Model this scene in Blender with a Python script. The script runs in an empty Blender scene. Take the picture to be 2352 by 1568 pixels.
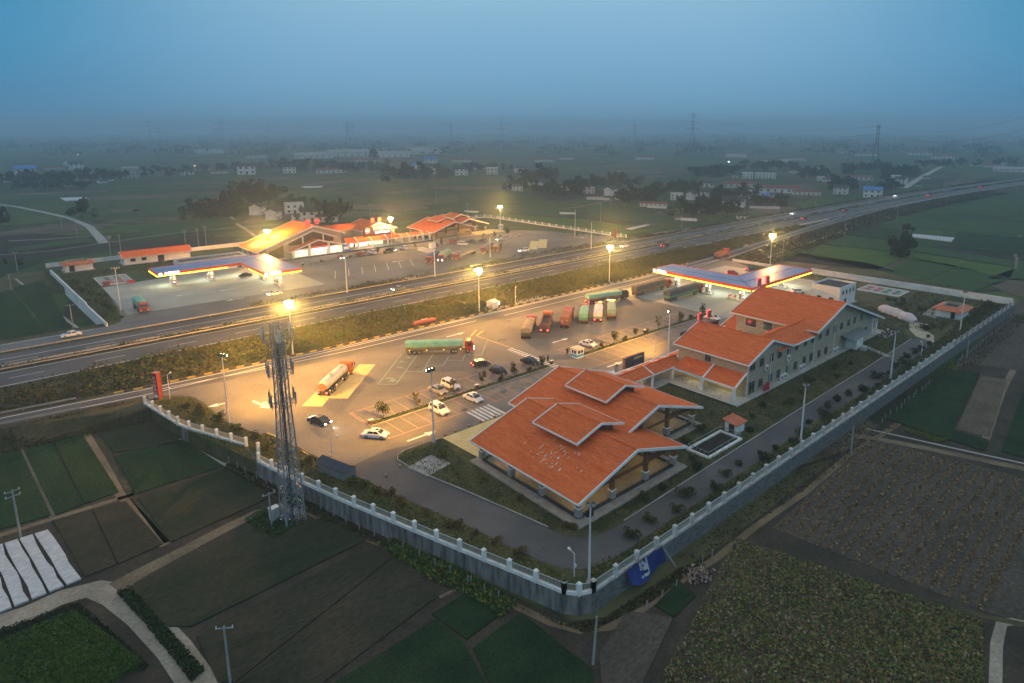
import bpy, math, random
import numpy as np
from mathutils import Vector, Matrix
random.seed(11); rng = np.random.default_rng(11)
sc = bpy.context.scene
C = sc.collection
rad = math.radians
# ------------------------------------------------------------------ camera
# World axes follow the service area: +X along the expressway, +Y across it.  z = 0 is the paved platform.
CAM_H = 50.9; FPX = 1493.0; PITCH = 12.0; ROLL = -0.08; CX, CY = 1230.0, 610.0; YAW = 41.8; W0 = 2351.0; H0 = 1568.0
_p, _r, _a = rad(PITCH), rad(ROLL), rad(YAW)
_M = Matrix(((math.cos(_a), math.sin(_a), 0), (-math.sin(_a), math.cos(_a), 0), (0, 0, 1)))
_f = Vector((0, math.cos(_p), -math.sin(_p))); _rt = Vector((1, 0, 0)); _up = _rt.cross(_f)
FW = _M @ _f; RT = _M @ (_rt * math.cos(_r) + _up * math.sin(_r)); UP = _M @ (_up * math.cos(_r) - _rt * math.sin(_r))
cd = bpy.data.cameras.new('camera'); cam = bpy.data.objects.new('camera', cd); C.objects.link(cam)
cam.matrix_world = Matrix(((RT.x, UP.x, -FW.x, 0), (RT.y, UP.y, -FW.y, 0), (RT.z, UP.z, -FW.z, CAM_H), (0, 0, 0, 1)))
cd.sensor_width = 36; cd.lens = FPX / W0 * 36
cd.shift_x = -(CX - W0 / 2) / W0; cd.shift_y = (CY - H0 / 2) / W0
cd.clip_start = 1; cd.clip_end = 30000
sc.camera = cam
sc.render.resolution_x, sc.render.resolution_y = 1024, 683
# ------------------------------------------------------------------ sky and exposure
SUN_EL, SUN_AZ = 2.0, 215.0
world = bpy.data.worlds.new('World'); sc.world = world; world.use_nodes = True
nt = world.node_tree; nt.nodes.clear()
def nd(t, k, **kw):
    n = t.nodes.new(k)
    for a, v in kw.items(): setattr(n, a, v)
    return n
_o = nd(nt, 'ShaderNodeOutputWorld'); _b = nd(nt, 'ShaderNodeBackground'); _b2 = nd(nt, 'ShaderNodeBackground'); _ad = nd(nt, 'ShaderNodeAddShader')
_sky = nd(nt, 'ShaderNodeTexSky', sky_type='NISHITA'); _sky.sun_disc = False; _sky.sun_elevation = rad(SUN_EL); _sky.sun_rotation = rad(SUN_AZ); _sky.air_density = 1.5; _sky.dust_density = 2; _sky.ozone_density = 4
_b2.inputs[1].default_value = 0.012
_tc = nd(nt, 'ShaderNodeTexCoord'); _sx = nd(nt, 'ShaderNodeSeparateXYZ'); _cr = nd(nt, 'ShaderNodeValToRGB')
_ns = nd(nt, 'ShaderNodeTexNoise'); _ns.inputs['Scale'].default_value = 2.2; _ns.inputs['Detail'].default_value = 5
_mp = nd(nt, 'ShaderNodeMapping'); _mp.inputs['Scale'].default_value = (1, 1, 5)
_mm = nd(nt, 'ShaderNodeMath', operation='MULTIPLY_ADD'); _mm.inputs[1].default_value = 0.05; _mm.inputs[2].default_value = -0.025
_ma = nd(nt, 'ShaderNodeMath', operation='ADD')
L = nt.links.new
L(_tc.outputs['Generated'], _sx.inputs[0]); L(_tc.outputs['Generated'], _mp.inputs[0]); L(_mp.outputs[0], _ns.inputs['Vector'])
L(_ns.outputs[0], _mm.inputs[0]); L(_mm.outputs[0], _ma.inputs[0]); L(_sx.outputs['Z'], _ma.inputs[1]); L(_ma.outputs[0], _cr.inputs[0])
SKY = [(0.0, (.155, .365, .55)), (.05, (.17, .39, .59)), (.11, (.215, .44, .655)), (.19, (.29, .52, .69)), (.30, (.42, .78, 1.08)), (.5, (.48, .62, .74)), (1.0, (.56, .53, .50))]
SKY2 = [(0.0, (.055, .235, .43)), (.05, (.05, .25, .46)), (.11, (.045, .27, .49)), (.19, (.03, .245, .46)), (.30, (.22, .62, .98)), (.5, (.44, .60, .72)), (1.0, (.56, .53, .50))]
def ramp_fill(n, S_):
    e = n.color_ramp.elements; e[0].position, e[1].position = S_[0][0], S_[-1][0]; e[0].color = (*S_[0][1], 1); e[1].color = (*S_[-1][1], 1)
    for p_, c_ in S_[1:-1]: e.new(p_).color = (*c_, 1)
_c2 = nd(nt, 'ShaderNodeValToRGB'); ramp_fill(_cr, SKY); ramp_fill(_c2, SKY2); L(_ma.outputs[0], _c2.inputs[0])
_dt = nd(nt, 'ShaderNodeVectorMath', operation='DOT_PRODUCT'); _fh = Vector((FW.x, FW.y, 0)).normalized(); _dt.inputs[1].default_value = _fh; L(_tc.outputs['Generated'], _dt.inputs[0])
_mr = nd(nt, 'ShaderNodeMapRange'); _mr.interpolation_type = 'SMOOTHSTEP'; _mr.inputs[1].default_value = .74; _mr.inputs[2].default_value = .985; L(_dt.outputs['Value'], _mr.inputs[0])
_mx = nd(nt, 'ShaderNodeMix', data_type='RGBA'); L(_mr.outputs[0], _mx.inputs[0]); L(_c2.outputs[0], _mx.inputs[6]); L(_cr.outputs[0], _mx.inputs[7])
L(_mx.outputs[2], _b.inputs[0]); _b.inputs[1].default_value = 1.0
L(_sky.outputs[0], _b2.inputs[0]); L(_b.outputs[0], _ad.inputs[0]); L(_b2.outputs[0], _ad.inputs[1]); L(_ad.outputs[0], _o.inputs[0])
sl = bpy.data.lights.new('sun', 'SUN'); sl.energy = 0.12; sl.angle = rad(30); sl.color = (1, .93, .85)
so = bpy.data.objects.new('sun', sl); C.objects.link(so)
so.rotation_euler = (rad(90 - 35), 0, rad(-55))
vs = sc.view_settings; vs.view_transform = 'Standard'; vs.look = 'None'; vs.exposure = 0; vs.gamma = 1; vs.use_curve_mapping = False
cy = sc.cycles
cy.max_bounces = 10; cy.diffuse_bounces = 2; cy.glossy_bounces = 2; cy.transmission_bounces = 3; cy.volume_bounces = 8; cy.transparent_max_bounces = 6
cy.use_adaptive_sampling = True; cy.adaptive_threshold = 0.02; cy.use_denoising = True; cy.sample_clamp_indirect = 4; cy.caustics_reflective = False; cy.caustics_refractive = False
LAMP = 120000.0; AWAY = 62000.0          # watts of one lit floodlight mast
HAZE = ((0.00034, 0.05, (.30, .68, 1.0)), (0.00022, 0.93, (1.0, .86, .66)))   # fine blue haze and the larger droplets that make the aureoles
# ------------------------------------------------------------------ helpers
S0 = 3992 / 2351
def ray(x, y): return FW + RT * ((x - CX) / FPX) - UP * ((y - CY) / FPX)
def gp(x, y, z=0.0):
    """point at height z seen at photo pixel (x, y) of the 2351-wide picture"""
    d = ray(x, y); t = (z - CAM_H) / d.z
    return Vector((d.x * t, d.y * t, z))
def Z(x0, y0, k):
    def f(x, y, z=0.0): return gp((x0 + x / k) / S0, (y0 + y / k) / S0, z)
    def onY(x, y, Y):
        d = ray((x0 + x / k) / S0, (y0 + y / k) / S0); t = Y / d.y
        return d.x * t, CAM_H + d.z * t
    def onX(x, y, X):
        d = ray((x0 + x / k) / S0, (y0 + y / k) / S0); t = X / d.x
        return d.y * t, CAM_H + d.z * t
    f.onY = onY; f.onX = onX
    return f
PV = gp
z31, z3, z4, zp, zr = Z(0, 1300, 3.357), Z(1200, 750, 3.357), Z(1800, 800, 3.357), Z(0, 900, 3.357), Z(3200, 900, 2.97)
zr2, zb, zq, zf5, zs = Z(3200, 1100, 2.97), Z(2500, 1050, 2.351), Z(1800, 1950, 2.351), Z(2500, 1500, 2.94), Z(600, 1200, 2.94)
zm, z5, zc, z33, z34 = Z(1700, 1400, 1.96), Z(2500, 900, 3.357), Z(1300, 1450, 2.94), Z(1300, 1200, 3.357), Z(1900, 1150, 3.357)
z01, z02, z03, z04 = Z(0, 400, 2.351), Z(1000, 400, 2.351), Z(2000, 400, 2.351), Z(3000, 400, 2.351)
f1, f2, f6, b1, b2, b3, b4 = Z(0, 1600, 2.94), Z(700, 1500, 2.94), Z(3200, 1500, 2.97), Z(0, 2000, 2.352), Z(900, 1900, 2.351), zq, Z(2700, 1950, 1.8204)
zk, zl, zn, zt = Z(2300, 1250, 4.704), Z(500, 920, 5.8725), Z(900, 820, 4.704), Z(2500, 950, 4.704)
LOW = -2.5
def bend(x):
    if x < 400: return 0.0
    if x < 1000: return -1.35e-4 * (x - 400) ** 2
    return -1.35e-4 * 360000 - 0.162 * (x - 1000)
class MB:
    def __init__(s, off=(0, 0, 0)): s.v = []; s.f = []; s.m = []; s.o = off
    def add(s, vs_, fs, mi=0):
        b = len(s.v); ox, oy, oz = s.o
        s.v += [(p[0] - ox, p[1] - oy, p[2] - oz) for p in vs_]
        s.f += [tuple(b + i for i in f) for f in fs]; s.m += [mi] * len(fs)
        return s
    def box(s, cx, cy_, z, sx, sy, sz, rot=0, mi=0, top=1.0):
        c, n = math.cos(rot), math.sin(rot); V_ = []
        for k, zz in ((1, z), (top, z + sz)):
            for a, b in ((-1, -1), (1, -1), (1, 1), (-1, 1)):
                x, y = a * sx / 2 * k, b * sy / 2 * k
                V_.append((cx + x * c - y * n, cy_ + x * n + y * c, zz))
        return s.add(V_, [(3, 2, 1, 0), (4, 5, 6, 7), (0, 1, 5, 4), (1, 2, 6, 5), (2, 3, 7, 6), (3, 0, 4, 7)], mi)
    def bx(s, x0, x1, y0, y1, z0, z1, mi=0): return s.box((x0 + x1) / 2, (y0 + y1) / 2, z0, x1 - x0, y1 - y0, z1 - z0, 0, mi)
    def prism(s, pts, z0, z1, mi=0, side=None):
        pts = [(p[0], p[1]) for p in pts]
        if sum(a[0] * b[1] - b[0] * a[1] for a, b in zip(pts, pts[1:] + pts[:1])) < 0: pts = pts[::-1]
        n = len(pts)
        s.add([(x, y, z0) for x, y in pts] + [(x, y, z1) for x, y in pts], [tuple(range(n, 2 * n))], mi)
        b = len(s.v) - 2 * n
        for i in range(n):
            j = (i + 1) % n; s.f.append((b + i, b + j, b + n + j, b + n + i)); s.m.append(mi if side is None else side)
        return s
    def sheet(s, pts, z, mi=0):
        pts = [(p[0], p[1]) for p in pts]
        if sum(a[0] * b[1] - b[0] * a[1] for a, b in zip(pts, pts[1:] + pts[:1])) < 0: pts = pts[::-1]
        return s.add([(x, y, z) for x, y in pts], [tuple(range(len(pts)))], mi)
    def tube(s, p, q, r, n=6, r2=None, mi=0, cap=True):
        p, q = Vector(p), Vector(q); d = (q - p).normalized(); a = d.orthogonal().normalized(); b = d.cross(a); r2 = r if r2 is None else r2
        V_ = [tuple(p + (a * math.cos(t) + b * math.sin(t)) * r) for t in [2 * math.pi * i / n for i in range(n)]] + \
             [tuple(q + (a * math.cos(t) + b * math.sin(t)) * r2) for t in [2 * math.pi * i / n for i in range(n)]]
        F_ = [(i, (i + 1) % n, n + (i + 1) % n, n + i) for i in range(n)]
        if cap: F_ += [tuple(range(n))[::-1], tuple(range(n, 2 * n))]
        return s.add(V_, F_, mi)
    def bar(s, p, q, w, h, mi=0):
        """box beam from p to q, w wide (horizontal), h deep below the p-q line"""
        p, q = Vector(p), Vector(q); d = q - p
        sd = Vector((-d.y, d.x, 0))
        sd = sd.normalized() * (w / 2) if sd.length > 1e-6 else Vector((w / 2, 0, 0))
        u = Vector((0, 0, h)) if abs(d.normalized().z) < .97 else Vector((0, h, 0))
        return s.add([tuple(x) for x in (p - sd - u, p + sd - u, q + sd - u, q - sd - u, p - sd, p + sd, q + sd, q - sd)],
                     [(3, 2, 1, 0), (4, 5, 6, 7), (0, 1, 5, 4), (1, 2, 6, 5), (2, 3, 7, 6), (3, 0, 4, 7)], mi)
    def slab(s, q4, t, mi=0, under=None):
        q4 = [tuple(p) for p in q4]; lo = [(p[0], p[1], p[2] - t) for p in q4]
        s.add(q4 + lo, [(0, 1, 2, 3)], mi); b = len(s.v) - 8; u = mi if under is None else under
        for f in [(7, 6, 5, 4), (4, 5, 1, 0), (5, 6, 2, 1), (6, 7, 3, 2), (7, 4, 0, 3)]: s.f.append(tuple(b + i for i in f)); s.m.append(u)
        return s
    def extr(s, prof, axis, a0, a1, mi=0, k=None):
        """extrude closed profile of (u, z) along axis ('x': u is y, 'y': u is x); k scales u of the far end caps (pairs)"""
        n = len(prof); P_ = []
        for a in (a0, a1): P_ += [((a, u, z) if axis == 'x' else (u, a, z)) for u, z in prof]
        return s.add(P_, [tuple(range(n))[::-1], tuple(range(n, 2 * n))] + [(i, (i + 1) % n, n + (i + 1) % n, n + i) for i in range(n)], mi)
    def build(s, name, mats, parent=None, loc=None, rot=0.0, smooth=False):
        me = bpy.data.meshes.new(name); me.from_pydata(s.v, [], s.f)
        if not isinstance(mats, (list, tuple)): mats = [mats]
        for m_ in mats: me.materials.append(m_)
        if len(mats) > 1: me.polygons.foreach_set('material_index', s.m)
        if smooth: me.polygons.foreach_set('use_smooth', [True] * len(me.polygons))
        me.update()
        return link(name, me, parent, loc, rot)
def link(name, me, parent=None, loc=None, rot=0.0):
    o = bpy.data.objects.new(name, me); C.objects.link(o)
    if parent is not None: o.parent = parent
    if loc is not None: o.location = loc
    if rot: o.rotation_euler = (0, 0, rot)
    return o
def tag(o, label=None, cat=None, group=None, kind=None):
    if label: o['label'] = label
    if cat: o['category'] = cat
    if group: o['group'] = group
    if kind: o['kind'] = kind
    return o
def thing(name, label, cat, loc=(0, 0, 0), rot=0.0, group=None):
    return tag(link(name, None, None, loc, rot), label, cat, group)
def struct(name, mb, m_): return tag(mb.build(name, m_), kind='structure')
def stuff(o, label=None): return tag(o, label, kind='stuff')
def dup(root, loc, rot=0.0, label=None, group=None, scale=None):
    r = root.copy(); C.objects.link(r); r.location = loc; r.rotation_euler = (0, 0, rot)
    if label: r['label'] = label
    if group: r['group'] = group
    if scale: r.scale = scale if isinstance(scale, tuple) else (scale,) * 3
    for ch in list(KIDS.get(root.name, root.children)):
        c = ch.copy(); C.objects.link(c); c.parent = r
        for g in ch.children:
            d = g.copy(); C.objects.link(d); d.parent = c
    return r
KIDS = {}
def quads(name, P_, size, mats, parent=None, up=.35, mi=None, loc=None, aspect=1.0):
    """one mesh of many small leaf-like faces centred at the rows of P_"""
    P_ = np.asarray(P_, float); n = len(P_); size = np.broadcast_to(np.asarray(size, float), (n,))
    a = rng.normal(size=(n, 3)); a[:, 2] *= up; a /= np.linalg.norm(a, axis=1)[:, None]
    b = np.cross(a, rng.normal(size=(n, 3))); b /= np.linalg.norm(b, axis=1)[:, None]
    a *= size[:, None] * .5; b *= size[:, None] * .5 * aspect
    V_ = np.stack([P_ - a - b * .5, P_ + a * .3 - b, P_ + a + b * .5, P_ - a * .3 + b], 1).reshape(-1, 3)
    me = bpy.data.meshes.new(name); me.vertices.add(4 * n); me.vertices.foreach_set('co', V_.ravel())
    me.loops.add(4 * n); me.loops.foreach_set('vertex_index', np.arange(4 * n, dtype=np.int32))
    me.polygons.add(n); me.polygons.foreach_set('loop_start', np.arange(0, 4 * n, 4, dtype=np.int32)); me.polygons.foreach_set('loop_total', np.full(n, 4, np.int32))
    if not isinstance(mats, (list, tuple)): mats = [mats]
    for m_ in mats: me.materials.append(m_)
    if len(mats) > 1: me.polygons.foreach_set('material_index', (rng.integers(0, len(mats), n) if mi is None else np.asarray(mi)).astype(np.int32))
    me.update(calc_edges=True); me.validate()
    return link(name, me, parent, loc)
def inpoly(pts, poly):
    poly = np.array([(p[0], p[1]) for p in poly]); x, y = pts[:, 0], pts[:, 1]; r = np.zeros(len(pts), bool); j = len(poly) - 1
    for i in range(len(poly)):
        xi, yi = poly[i]; xj, yj = poly[j]
        with np.errstate(divide='ignore', invalid='ignore'):
            r ^= ((yi > y) != (yj > y)) & (x < (xj - xi) * (y - yi) / (yj - yi + 1e-12) + xi)
        j = i
    return r
def inside(poly, n):
    a = np.array([(p[0], p[1]) for p in poly]); lo, hi = a.min(0), a.max(0); out = []
    got = 0
    while got < n:
        q = lo + rng.random((n * 2, 2)) * (hi - lo); q = q[inpoly(q, poly)]; out.append(q); got += len(q)
    return np.concatenate(out)[:n]
# ------------------------------------------------------------------ materials
MATS = {}
def mat(name, col, col2=None, scale=3.0, rough=.8, bump=0.0, bscale=None, metal=0.0, emit=None, estr=0.0, stretch=(1, 1, 1), ramp=(.38, .62), det=5, rnd=0.0, spec=.3, fine=0.0, fscale=40., tint=0.0):
    if name in MATS: return MATS[name]
    m = bpy.data.materials.new(name); m.use_nodes = True; MATS[name] = m
    t = m.node_tree; b = t.nodes['Principled BSDF']; l = t.links.new
    b.inputs['Roughness'].default_value = rough; b.inputs['Metallic'].default_value = metal; b.inputs['Specular IOR Level'].default_value = spec
    b.inputs['Base Color'].default_value = (*col, 1); m.diffuse_color = (*col, 1)
    src = None
    if col2 or bump or fine:
        tc = nd(t, 'ShaderNodeTexCoord'); mp = nd(t, 'ShaderNodeMapping'); mp.inputs['Scale'].default_value = stretch; l(tc.outputs['Object'], mp.inputs[0])
    if col2:
        n = nd(t, 'ShaderNodeTexNoise'); n.inputs['Scale'].default_value = scale; n.inputs['Detail'].default_value = det; n.inputs['Roughness'].default_value = .62; l(mp.outputs[0], n.inputs['Vector'])
        r = nd(t, 'ShaderNodeValToRGB'); r.color_ramp.elements[0].position, r.color_ramp.elements[1].position = ramp
        r.color_ramp.elements[0].color = (*col, 1); r.color_ramp.elements[1].color = (*col2, 1); l(n.outputs[0], r.inputs[0]); src = r.outputs[0]
    if fine:
        n2 = nd(t, 'ShaderNodeTexNoise'); n2.inputs['Scale'].default_value = fscale; n2.inputs['Detail'].default_value = 3; l(mp.outputs[0], n2.inputs['Vector'])
        mr = nd(t, 'ShaderNodeMapRange'); mr.inputs[1].default_value = .3; mr.inputs[2].default_value = .7; mr.inputs[3].default_value = 1 - fine; mr.inputs[4].default_value = 1 + fine; l(n2.outputs[0], mr.inputs[0])
        hv = nd(t, 'ShaderNodeHueSaturation'); hv.inputs['Color'].default_value = (*col, 1)
        if src: l(src, hv.inputs['Color'])
        l(mr.outputs[0], hv.inputs['Value']); src = hv.outputs[0]
    if rnd:
        oi = nd(t, 'ShaderNodeObjectInfo'); mr = nd(t, 'ShaderNodeMapRange'); mr.inputs[3].default_value = 1 - rnd; mr.inputs[4].default_value = 1 + rnd; l(oi.outputs['Random'], mr.inputs[0])
        hv = nd(t, 'ShaderNodeHueSaturation'); hv.inputs['Color'].default_value = (*col, 1)
        if src: l(src, hv.inputs['Color'])
        l(mr.outputs[0], hv.inputs['Value']); src = hv.outputs[0]
    if src: l(src, b.inputs['Base Color'])
    if bump:
        n3 = nd(t, 'ShaderNodeTexNoise'); n3.inputs['Scale'].default_value = bscale or scale * 4; n3.inputs['Detail'].default_value = 4; l(mp.outputs[0], n3.inputs['Vector'])
        bp = nd(t, 'ShaderNodeBump'); bp.inputs['Strength'].default_value = bump; bp.inputs['Distance'].default_value = .1; l(n3.outputs[0], bp.inputs['Height']); l(bp.outputs[0], b.inputs['Normal'])
    if emit: b.inputs['Emission Color'].default_value = (*emit, 1); b.inputs['Emission Strength'].default_value = estr
    return m
def text_mesh(body, size, depth=.04, center=True):
    c = bpy.data.curves.new('lettering', 'FONT'); c.body = body; c.size = size; c.extrude = depth
    if center: c.align_x = 'CENTER'; c.align_y = 'CENTER'
    o = bpy.data.objects.new('lettering', c); C.objects.link(o)
    dg = bpy.context.evaluated_depsgraph_get(); me = bpy.data.meshes.new_from_object(o.evaluated_get(dg)); bpy.data.objects.remove(o); bpy.data.curves.remove(c)
    return me
def lettering(body, size, m_, parent, loc, rz=0.0, name='lettering', depth=.04, bold=True, rx=90):
    me = text_mesh(body, size, depth); me.materials.clear(); me.materials.append(m_)
    o = link(name, me, parent, loc); o.rotation_euler = (rad(rx), 0, rz); return o
asphalt = mat('asphalt', (.066, .067, .07), (.105, .102, .10), .09, .85, .25, 6, fine=.14, fscale=3)
road_asph = mat('road_asphalt', (.066, .067, .072), (.10, .10, .105), .05, .85, .2, 5, fine=.1, fscale=2.5)
plaza_m = mat('plaza_paving', (.12, .115, .11), (.19, .18, .165), .06, .85, .2, 5, fine=.13, fscale=2.2)
oil_m = mat('dark_asphalt_patch', (.09, .09, .09), (.14, .135, .13), .2, .8, .2, 5, fine=.15, fscale=2.5)
concrete = mat('concrete', (.27, .265, .25), (.38, .37, .35), .25, .9, .2, 8, fine=.1, fscale=4)
pale_conc = mat('pale_concrete', (.34, .33, .31), (.46, .45, .42), .3, .9, .2, 8, fine=.12, fscale=3)
yellow_pave = mat('yellow_paving', (.60, .47, .20), (.70, .56, .27), .5, .85, .15, 8, fine=.1, fscale=5)
line_white = mat('white_line_paint', (.62, .62, .6), (.75, .75, .73), 1.2, .7, fine=.1)
line_red = mat('faded_red_line_paint', (.42, .22, .17), (.50, .30, .24), 1.0, .8, fine=.15, fscale=3)
line_teal = mat('teal_line_paint', (.22, .40, .34), (.3, .46, .38), 1.0, .8, fine=.15, fscale=3)
line_yellow = mat('yellow_line_paint', (.55, .38, .10), (.62, .45, .15), 1.0, .8, fine=.15, fscale=3)
grass_m = mat('dry_grass', (.035, .048, .016), (.095, .085, .034), .22, 1, .5, 3, fine=.35, fscale=2.2)
lawn_m = mat('lawn', (.03, .06, .016), (.075, .085, .03), .18, 1, .5, 3, fine=.35, fscale=2.5)
bank_m = mat('embankment_grass', (.032, .036, .016), (.085, .07, .035), .12, 1, .5, 2, fine=.35, fscale=1.5)
soil_m = mat('soil_path', (.13, .10, .065), (.21, .165, .105), .15, 1, .4, 3, fine=.25, fscale=2)
dirt_road = mat('gravel_road', (.23, .20, .155), (.33, .29, .23), .2, 1, .3, 5, fine=.2, fscale=2.5)
white_p = mat('white_paint', (.70, .69, .66), (.80, .79, .77), .6, .6, fine=.05)
white_old = mat('weathered_white_paint', (.58, .57, .53), (.80, .80, .78), .9, .8, .2, 6, ramp=(.3, .6), fine=.1)
wall_tile = mat('beige_wall_tile', (.34, .285, .20), (.43, .365, .27), 1.2, .75, .3, 9, stretch=(1, 1, 3), fine=.12, fscale=6)
white_wall = mat('white_wall_panel', (.66, .63, .58), (.74, .72, .68), .35, .6, fine=.04)
ret_wall = mat('stained_concrete_wall', (.07, .068, .064), (.26, .25, .23), .9, .95, .4, 7, stretch=(1.6, 1.6, .22), ramp=(.36, .68), fine=.15, fscale=8)
def roof_mat(name, st):
    return mat(name, (.58, .118, .034), (.72, .175, .058), .55, .85, .9, 4.0, stretch=st, fine=.22, fscale=2.6, ramp=(.3, .7), spec=.08)
roofY = roof_mat('orange_roof_tile', (2.8, .35, 2.8)); roofX = roof_mat('orange_roof_tile_cross', (.35, 2.8, 2.8))
soffit_m = mat('tan_soffit', (.36, .25, .12), (.42, .30, .15), 1, .8)
timber = mat('brown_timber', (.13, .055, .025), (.20, .085, .04), 1.5, .7, stretch=(4, 4, .5), bump=.3)
stone_m = mat('grey_stone_plinth', (.24, .225, .20), (.34, .32, .29), .9, .85, .3, 5, fine=.15, fscale=5)
floor_m = mat('warm_floor_tile', (.33, .24, .11), (.42, .31, .15), .5, .5)
dark_kerb = mat('dark_granite_kerb', (.03, .03, .03), (.05, .05, .05), 2, .6)
glass_d = mat('dark_window_glass', (.018, .022, .024), (.04, .045, .045), .7, .12, spec=.7)
frame_g = mat('grey_window_frame', (.20, .21, .20), None, rough=.5)
steel = mat('galvanised_steel', (.22, .26, .28), (.32, .36, .38), 2, .45, metal=.4)
steel_d = mat('dark_steel', (.07, .085, .095), None, rough=.5, metal=.3)
pole_m = mat('white_lamp_pole', (.62, .63, .64), None, rough=.45, metal=.1)
conc_pole = mat('concrete_pole', (.24, .24, .24), (.32, .32, .31), 2, .9)
black_r = mat('black_rubber', (.018, .018, .018), None, rough=.85)
chrome = mat('wheel_rim', (.35, .35, .36), None, rough=.4, metal=.6)
sodium = mat('lit_sodium_lamp', (1, .8, .4), None, emit=(1, .62, .22), estr=160.0)
lamp_off = mat('unlit_lamp_lens', (.35, .37, .38), None, rough=.2)
head_on = mat('lit_headlight', (1, 1, 1), None, emit=(1, .97, .95), estr=25)
head_off = mat('headlight_glass', (.55, .57, .58), None, rough=.15)
tail_on = mat('lit_tail_light', (.6, .02, .02), None, emit=(1, .07, .05), estr=10)
tail_off = mat('tail_light_glass', (.30, .015, .012), None, rough=.25)
amber_on = mat('lit_amber_marker', (1, .5, .1), None, emit=(1, .45, .08), estr=8)
# ------------------------------------------------------------------ terrain
def terrain_mat():
    m = bpy.data.materials.new('farmland'); m.use_nodes = True; t = m.node_tree; b = t.nodes['Principled BSDF']; l = t.links.new
    b.inputs['Roughness'].default_value = 1; b.inputs['Specular IOR Level'].default_value = .1
    tc = nd(t, 'ShaderNodeTexCoord'); mp = nd(t, 'ShaderNodeMapping'); mp.inputs['Rotation'].default_value = (0, 0, rad(12)); mp.inputs['Scale'].default_value = (1 / 58, 1 / 34, 1)
    nz = nd(t, 'ShaderNodeTexNoise'); nz.inputs['Scale'].default_value = .006; nz.inputs['Detail'].default_value = 2
    l(tc.outputs['Object'], nz.inputs['Vector']); mx = nd(t, 'ShaderNodeVectorMath', operation='MULTIPLY_ADD'); mx.inputs[1].default_value = (130, 130, 0); l(nz.outputs['Color'], mx.inputs[0]); l(tc.outputs['Object'], mx.inputs[2])
    l(mx.outputs[0], mp.inputs[0])
    v = nd(t, 'ShaderNodeTexVoronoi', distance='CHEBYCHEV'); v.inputs['Scale'].default_value = 1; v.inputs['Randomness'].default_value = .8; l(mp.outputs[0], v.inputs['Vector'])
    sep = nd(t, 'ShaderNodeSeparateColor'); l(v.outputs['Color'], sep.inputs[0])
    r = nd(t, 'ShaderNodeValToRGB'); r.color_ramp.interpolation = 'CONSTANT'; e = r.color_ramp.elements
    cols = [(0, (.028, .062, .02)), (.16, (.045, .082, .025)), (.32, (.033, .07, .024)), (.46, (.068, .098, .026)), (.56, (.036, .058, .022)), (.66, (.085, .085, .042)), (.74, (.04, .08, .024)), (.86, (.032, .034, .026)), (.93, (.11, .092, .065))]
    e[0].position = 0; e[0].color = (*cols[0][1], 1); e[1].position = cols[1][0]; e[1].color = (*cols[1][1], 1)
    for p_, c_ in cols[2:]: e.new(p_).color = (*c_, 1)
    l(sep.outputs[0], r.inputs[0])
    ve = nd(t, 'ShaderNodeTexVoronoi', distance='CHEBYCHEV', feature='F2'); ve.inputs['Scale'].default_value = 1; ve.inputs['Randomness'].default_value = .8; l(mp.outputs[0], ve.inputs['Vector'])
    df = nd(t, 'ShaderNodeMath', operation='SUBTRACT'); l(ve.outputs['Distance'], df.inputs[0]); l(v.outputs['Distance'], df.inputs[1])
    st = nd(t, 'ShaderNodeMapRange'); st.inputs[1].default_value = .012; st.inputs[2].default_value = .05; l(df.outputs[0], st.inputs[0])
    mixe = nd(t, 'ShaderNodeMix', data_type='RGBA'); mixe.inputs[6].default_value = (.035, .036, .022, 1); l(st.outputs[0], mixe.inputs[0]); l(r.outputs[0], mixe.inputs[7])
    n2 = nd(t, 'ShaderNodeTexNoise'); n2.inputs['Scale'].default_value = .12; n2.inputs['Detail'].default_value = 6; l(tc.outputs['Object'], n2.inputs['Vector'])
    mr = nd(t, 'ShaderNodeMapRange'); mr.inputs[1].default_value = .3; mr.inputs[2].default_value = .7; mr.inputs[3].default_value = .68; mr.inputs[4].default_value = 1.3; l(n2.outputs[0], mr.inputs[0])
    hv = nd(t, 'ShaderNodeHueSaturation'); l(mixe.outputs[2], hv.inputs['Color']); l(mr.outputs[0], hv.inputs['Value']); l(hv.outputs[0], b.inputs['Base Color'])
    bp = nd(t, 'ShaderNodeBump'); bp.inputs['Strength'].default_value = .4; n3 = nd(t, 'ShaderNodeTexNoise'); n3.inputs['Scale'].default_value = 1.5; l(tc.outputs['Object'], n3.inputs['Vector']); l(n3.outputs[0], bp.inputs['Height']); l(bp.outputs[0], b.inputs['Normal'])
    return m
g = MB(); g.add([(-6900, -6900, LOW), (6900, -6900, LOW), (6900, 6900, LOW), (-6900, 6900, LOW)], [(0, 1, 2, 3)])
struct('ground', g, terrain_mat())
# near strip of bare bank soil around the walls and between the nearest plots
g = MB(); g.sheet([PV(-600, 1120, LOW), PV(60, 985, LOW), PV(330, 935, LOW), (21, 134, 0), (44, 44, 0), (50, 40, 0), (228, 41, 0), (232, 20, 0), (150, -40, 0), (60, -60, 0), (-60, -20, 0), (-80, 90, 0)], LOW + .012)
struct('field_soil', g, mat('dark_field_soil', (.032, .027, .018), (.058, .046, .03), .2, 1, .5, 3, fine=.3, fscale=2))
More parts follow.
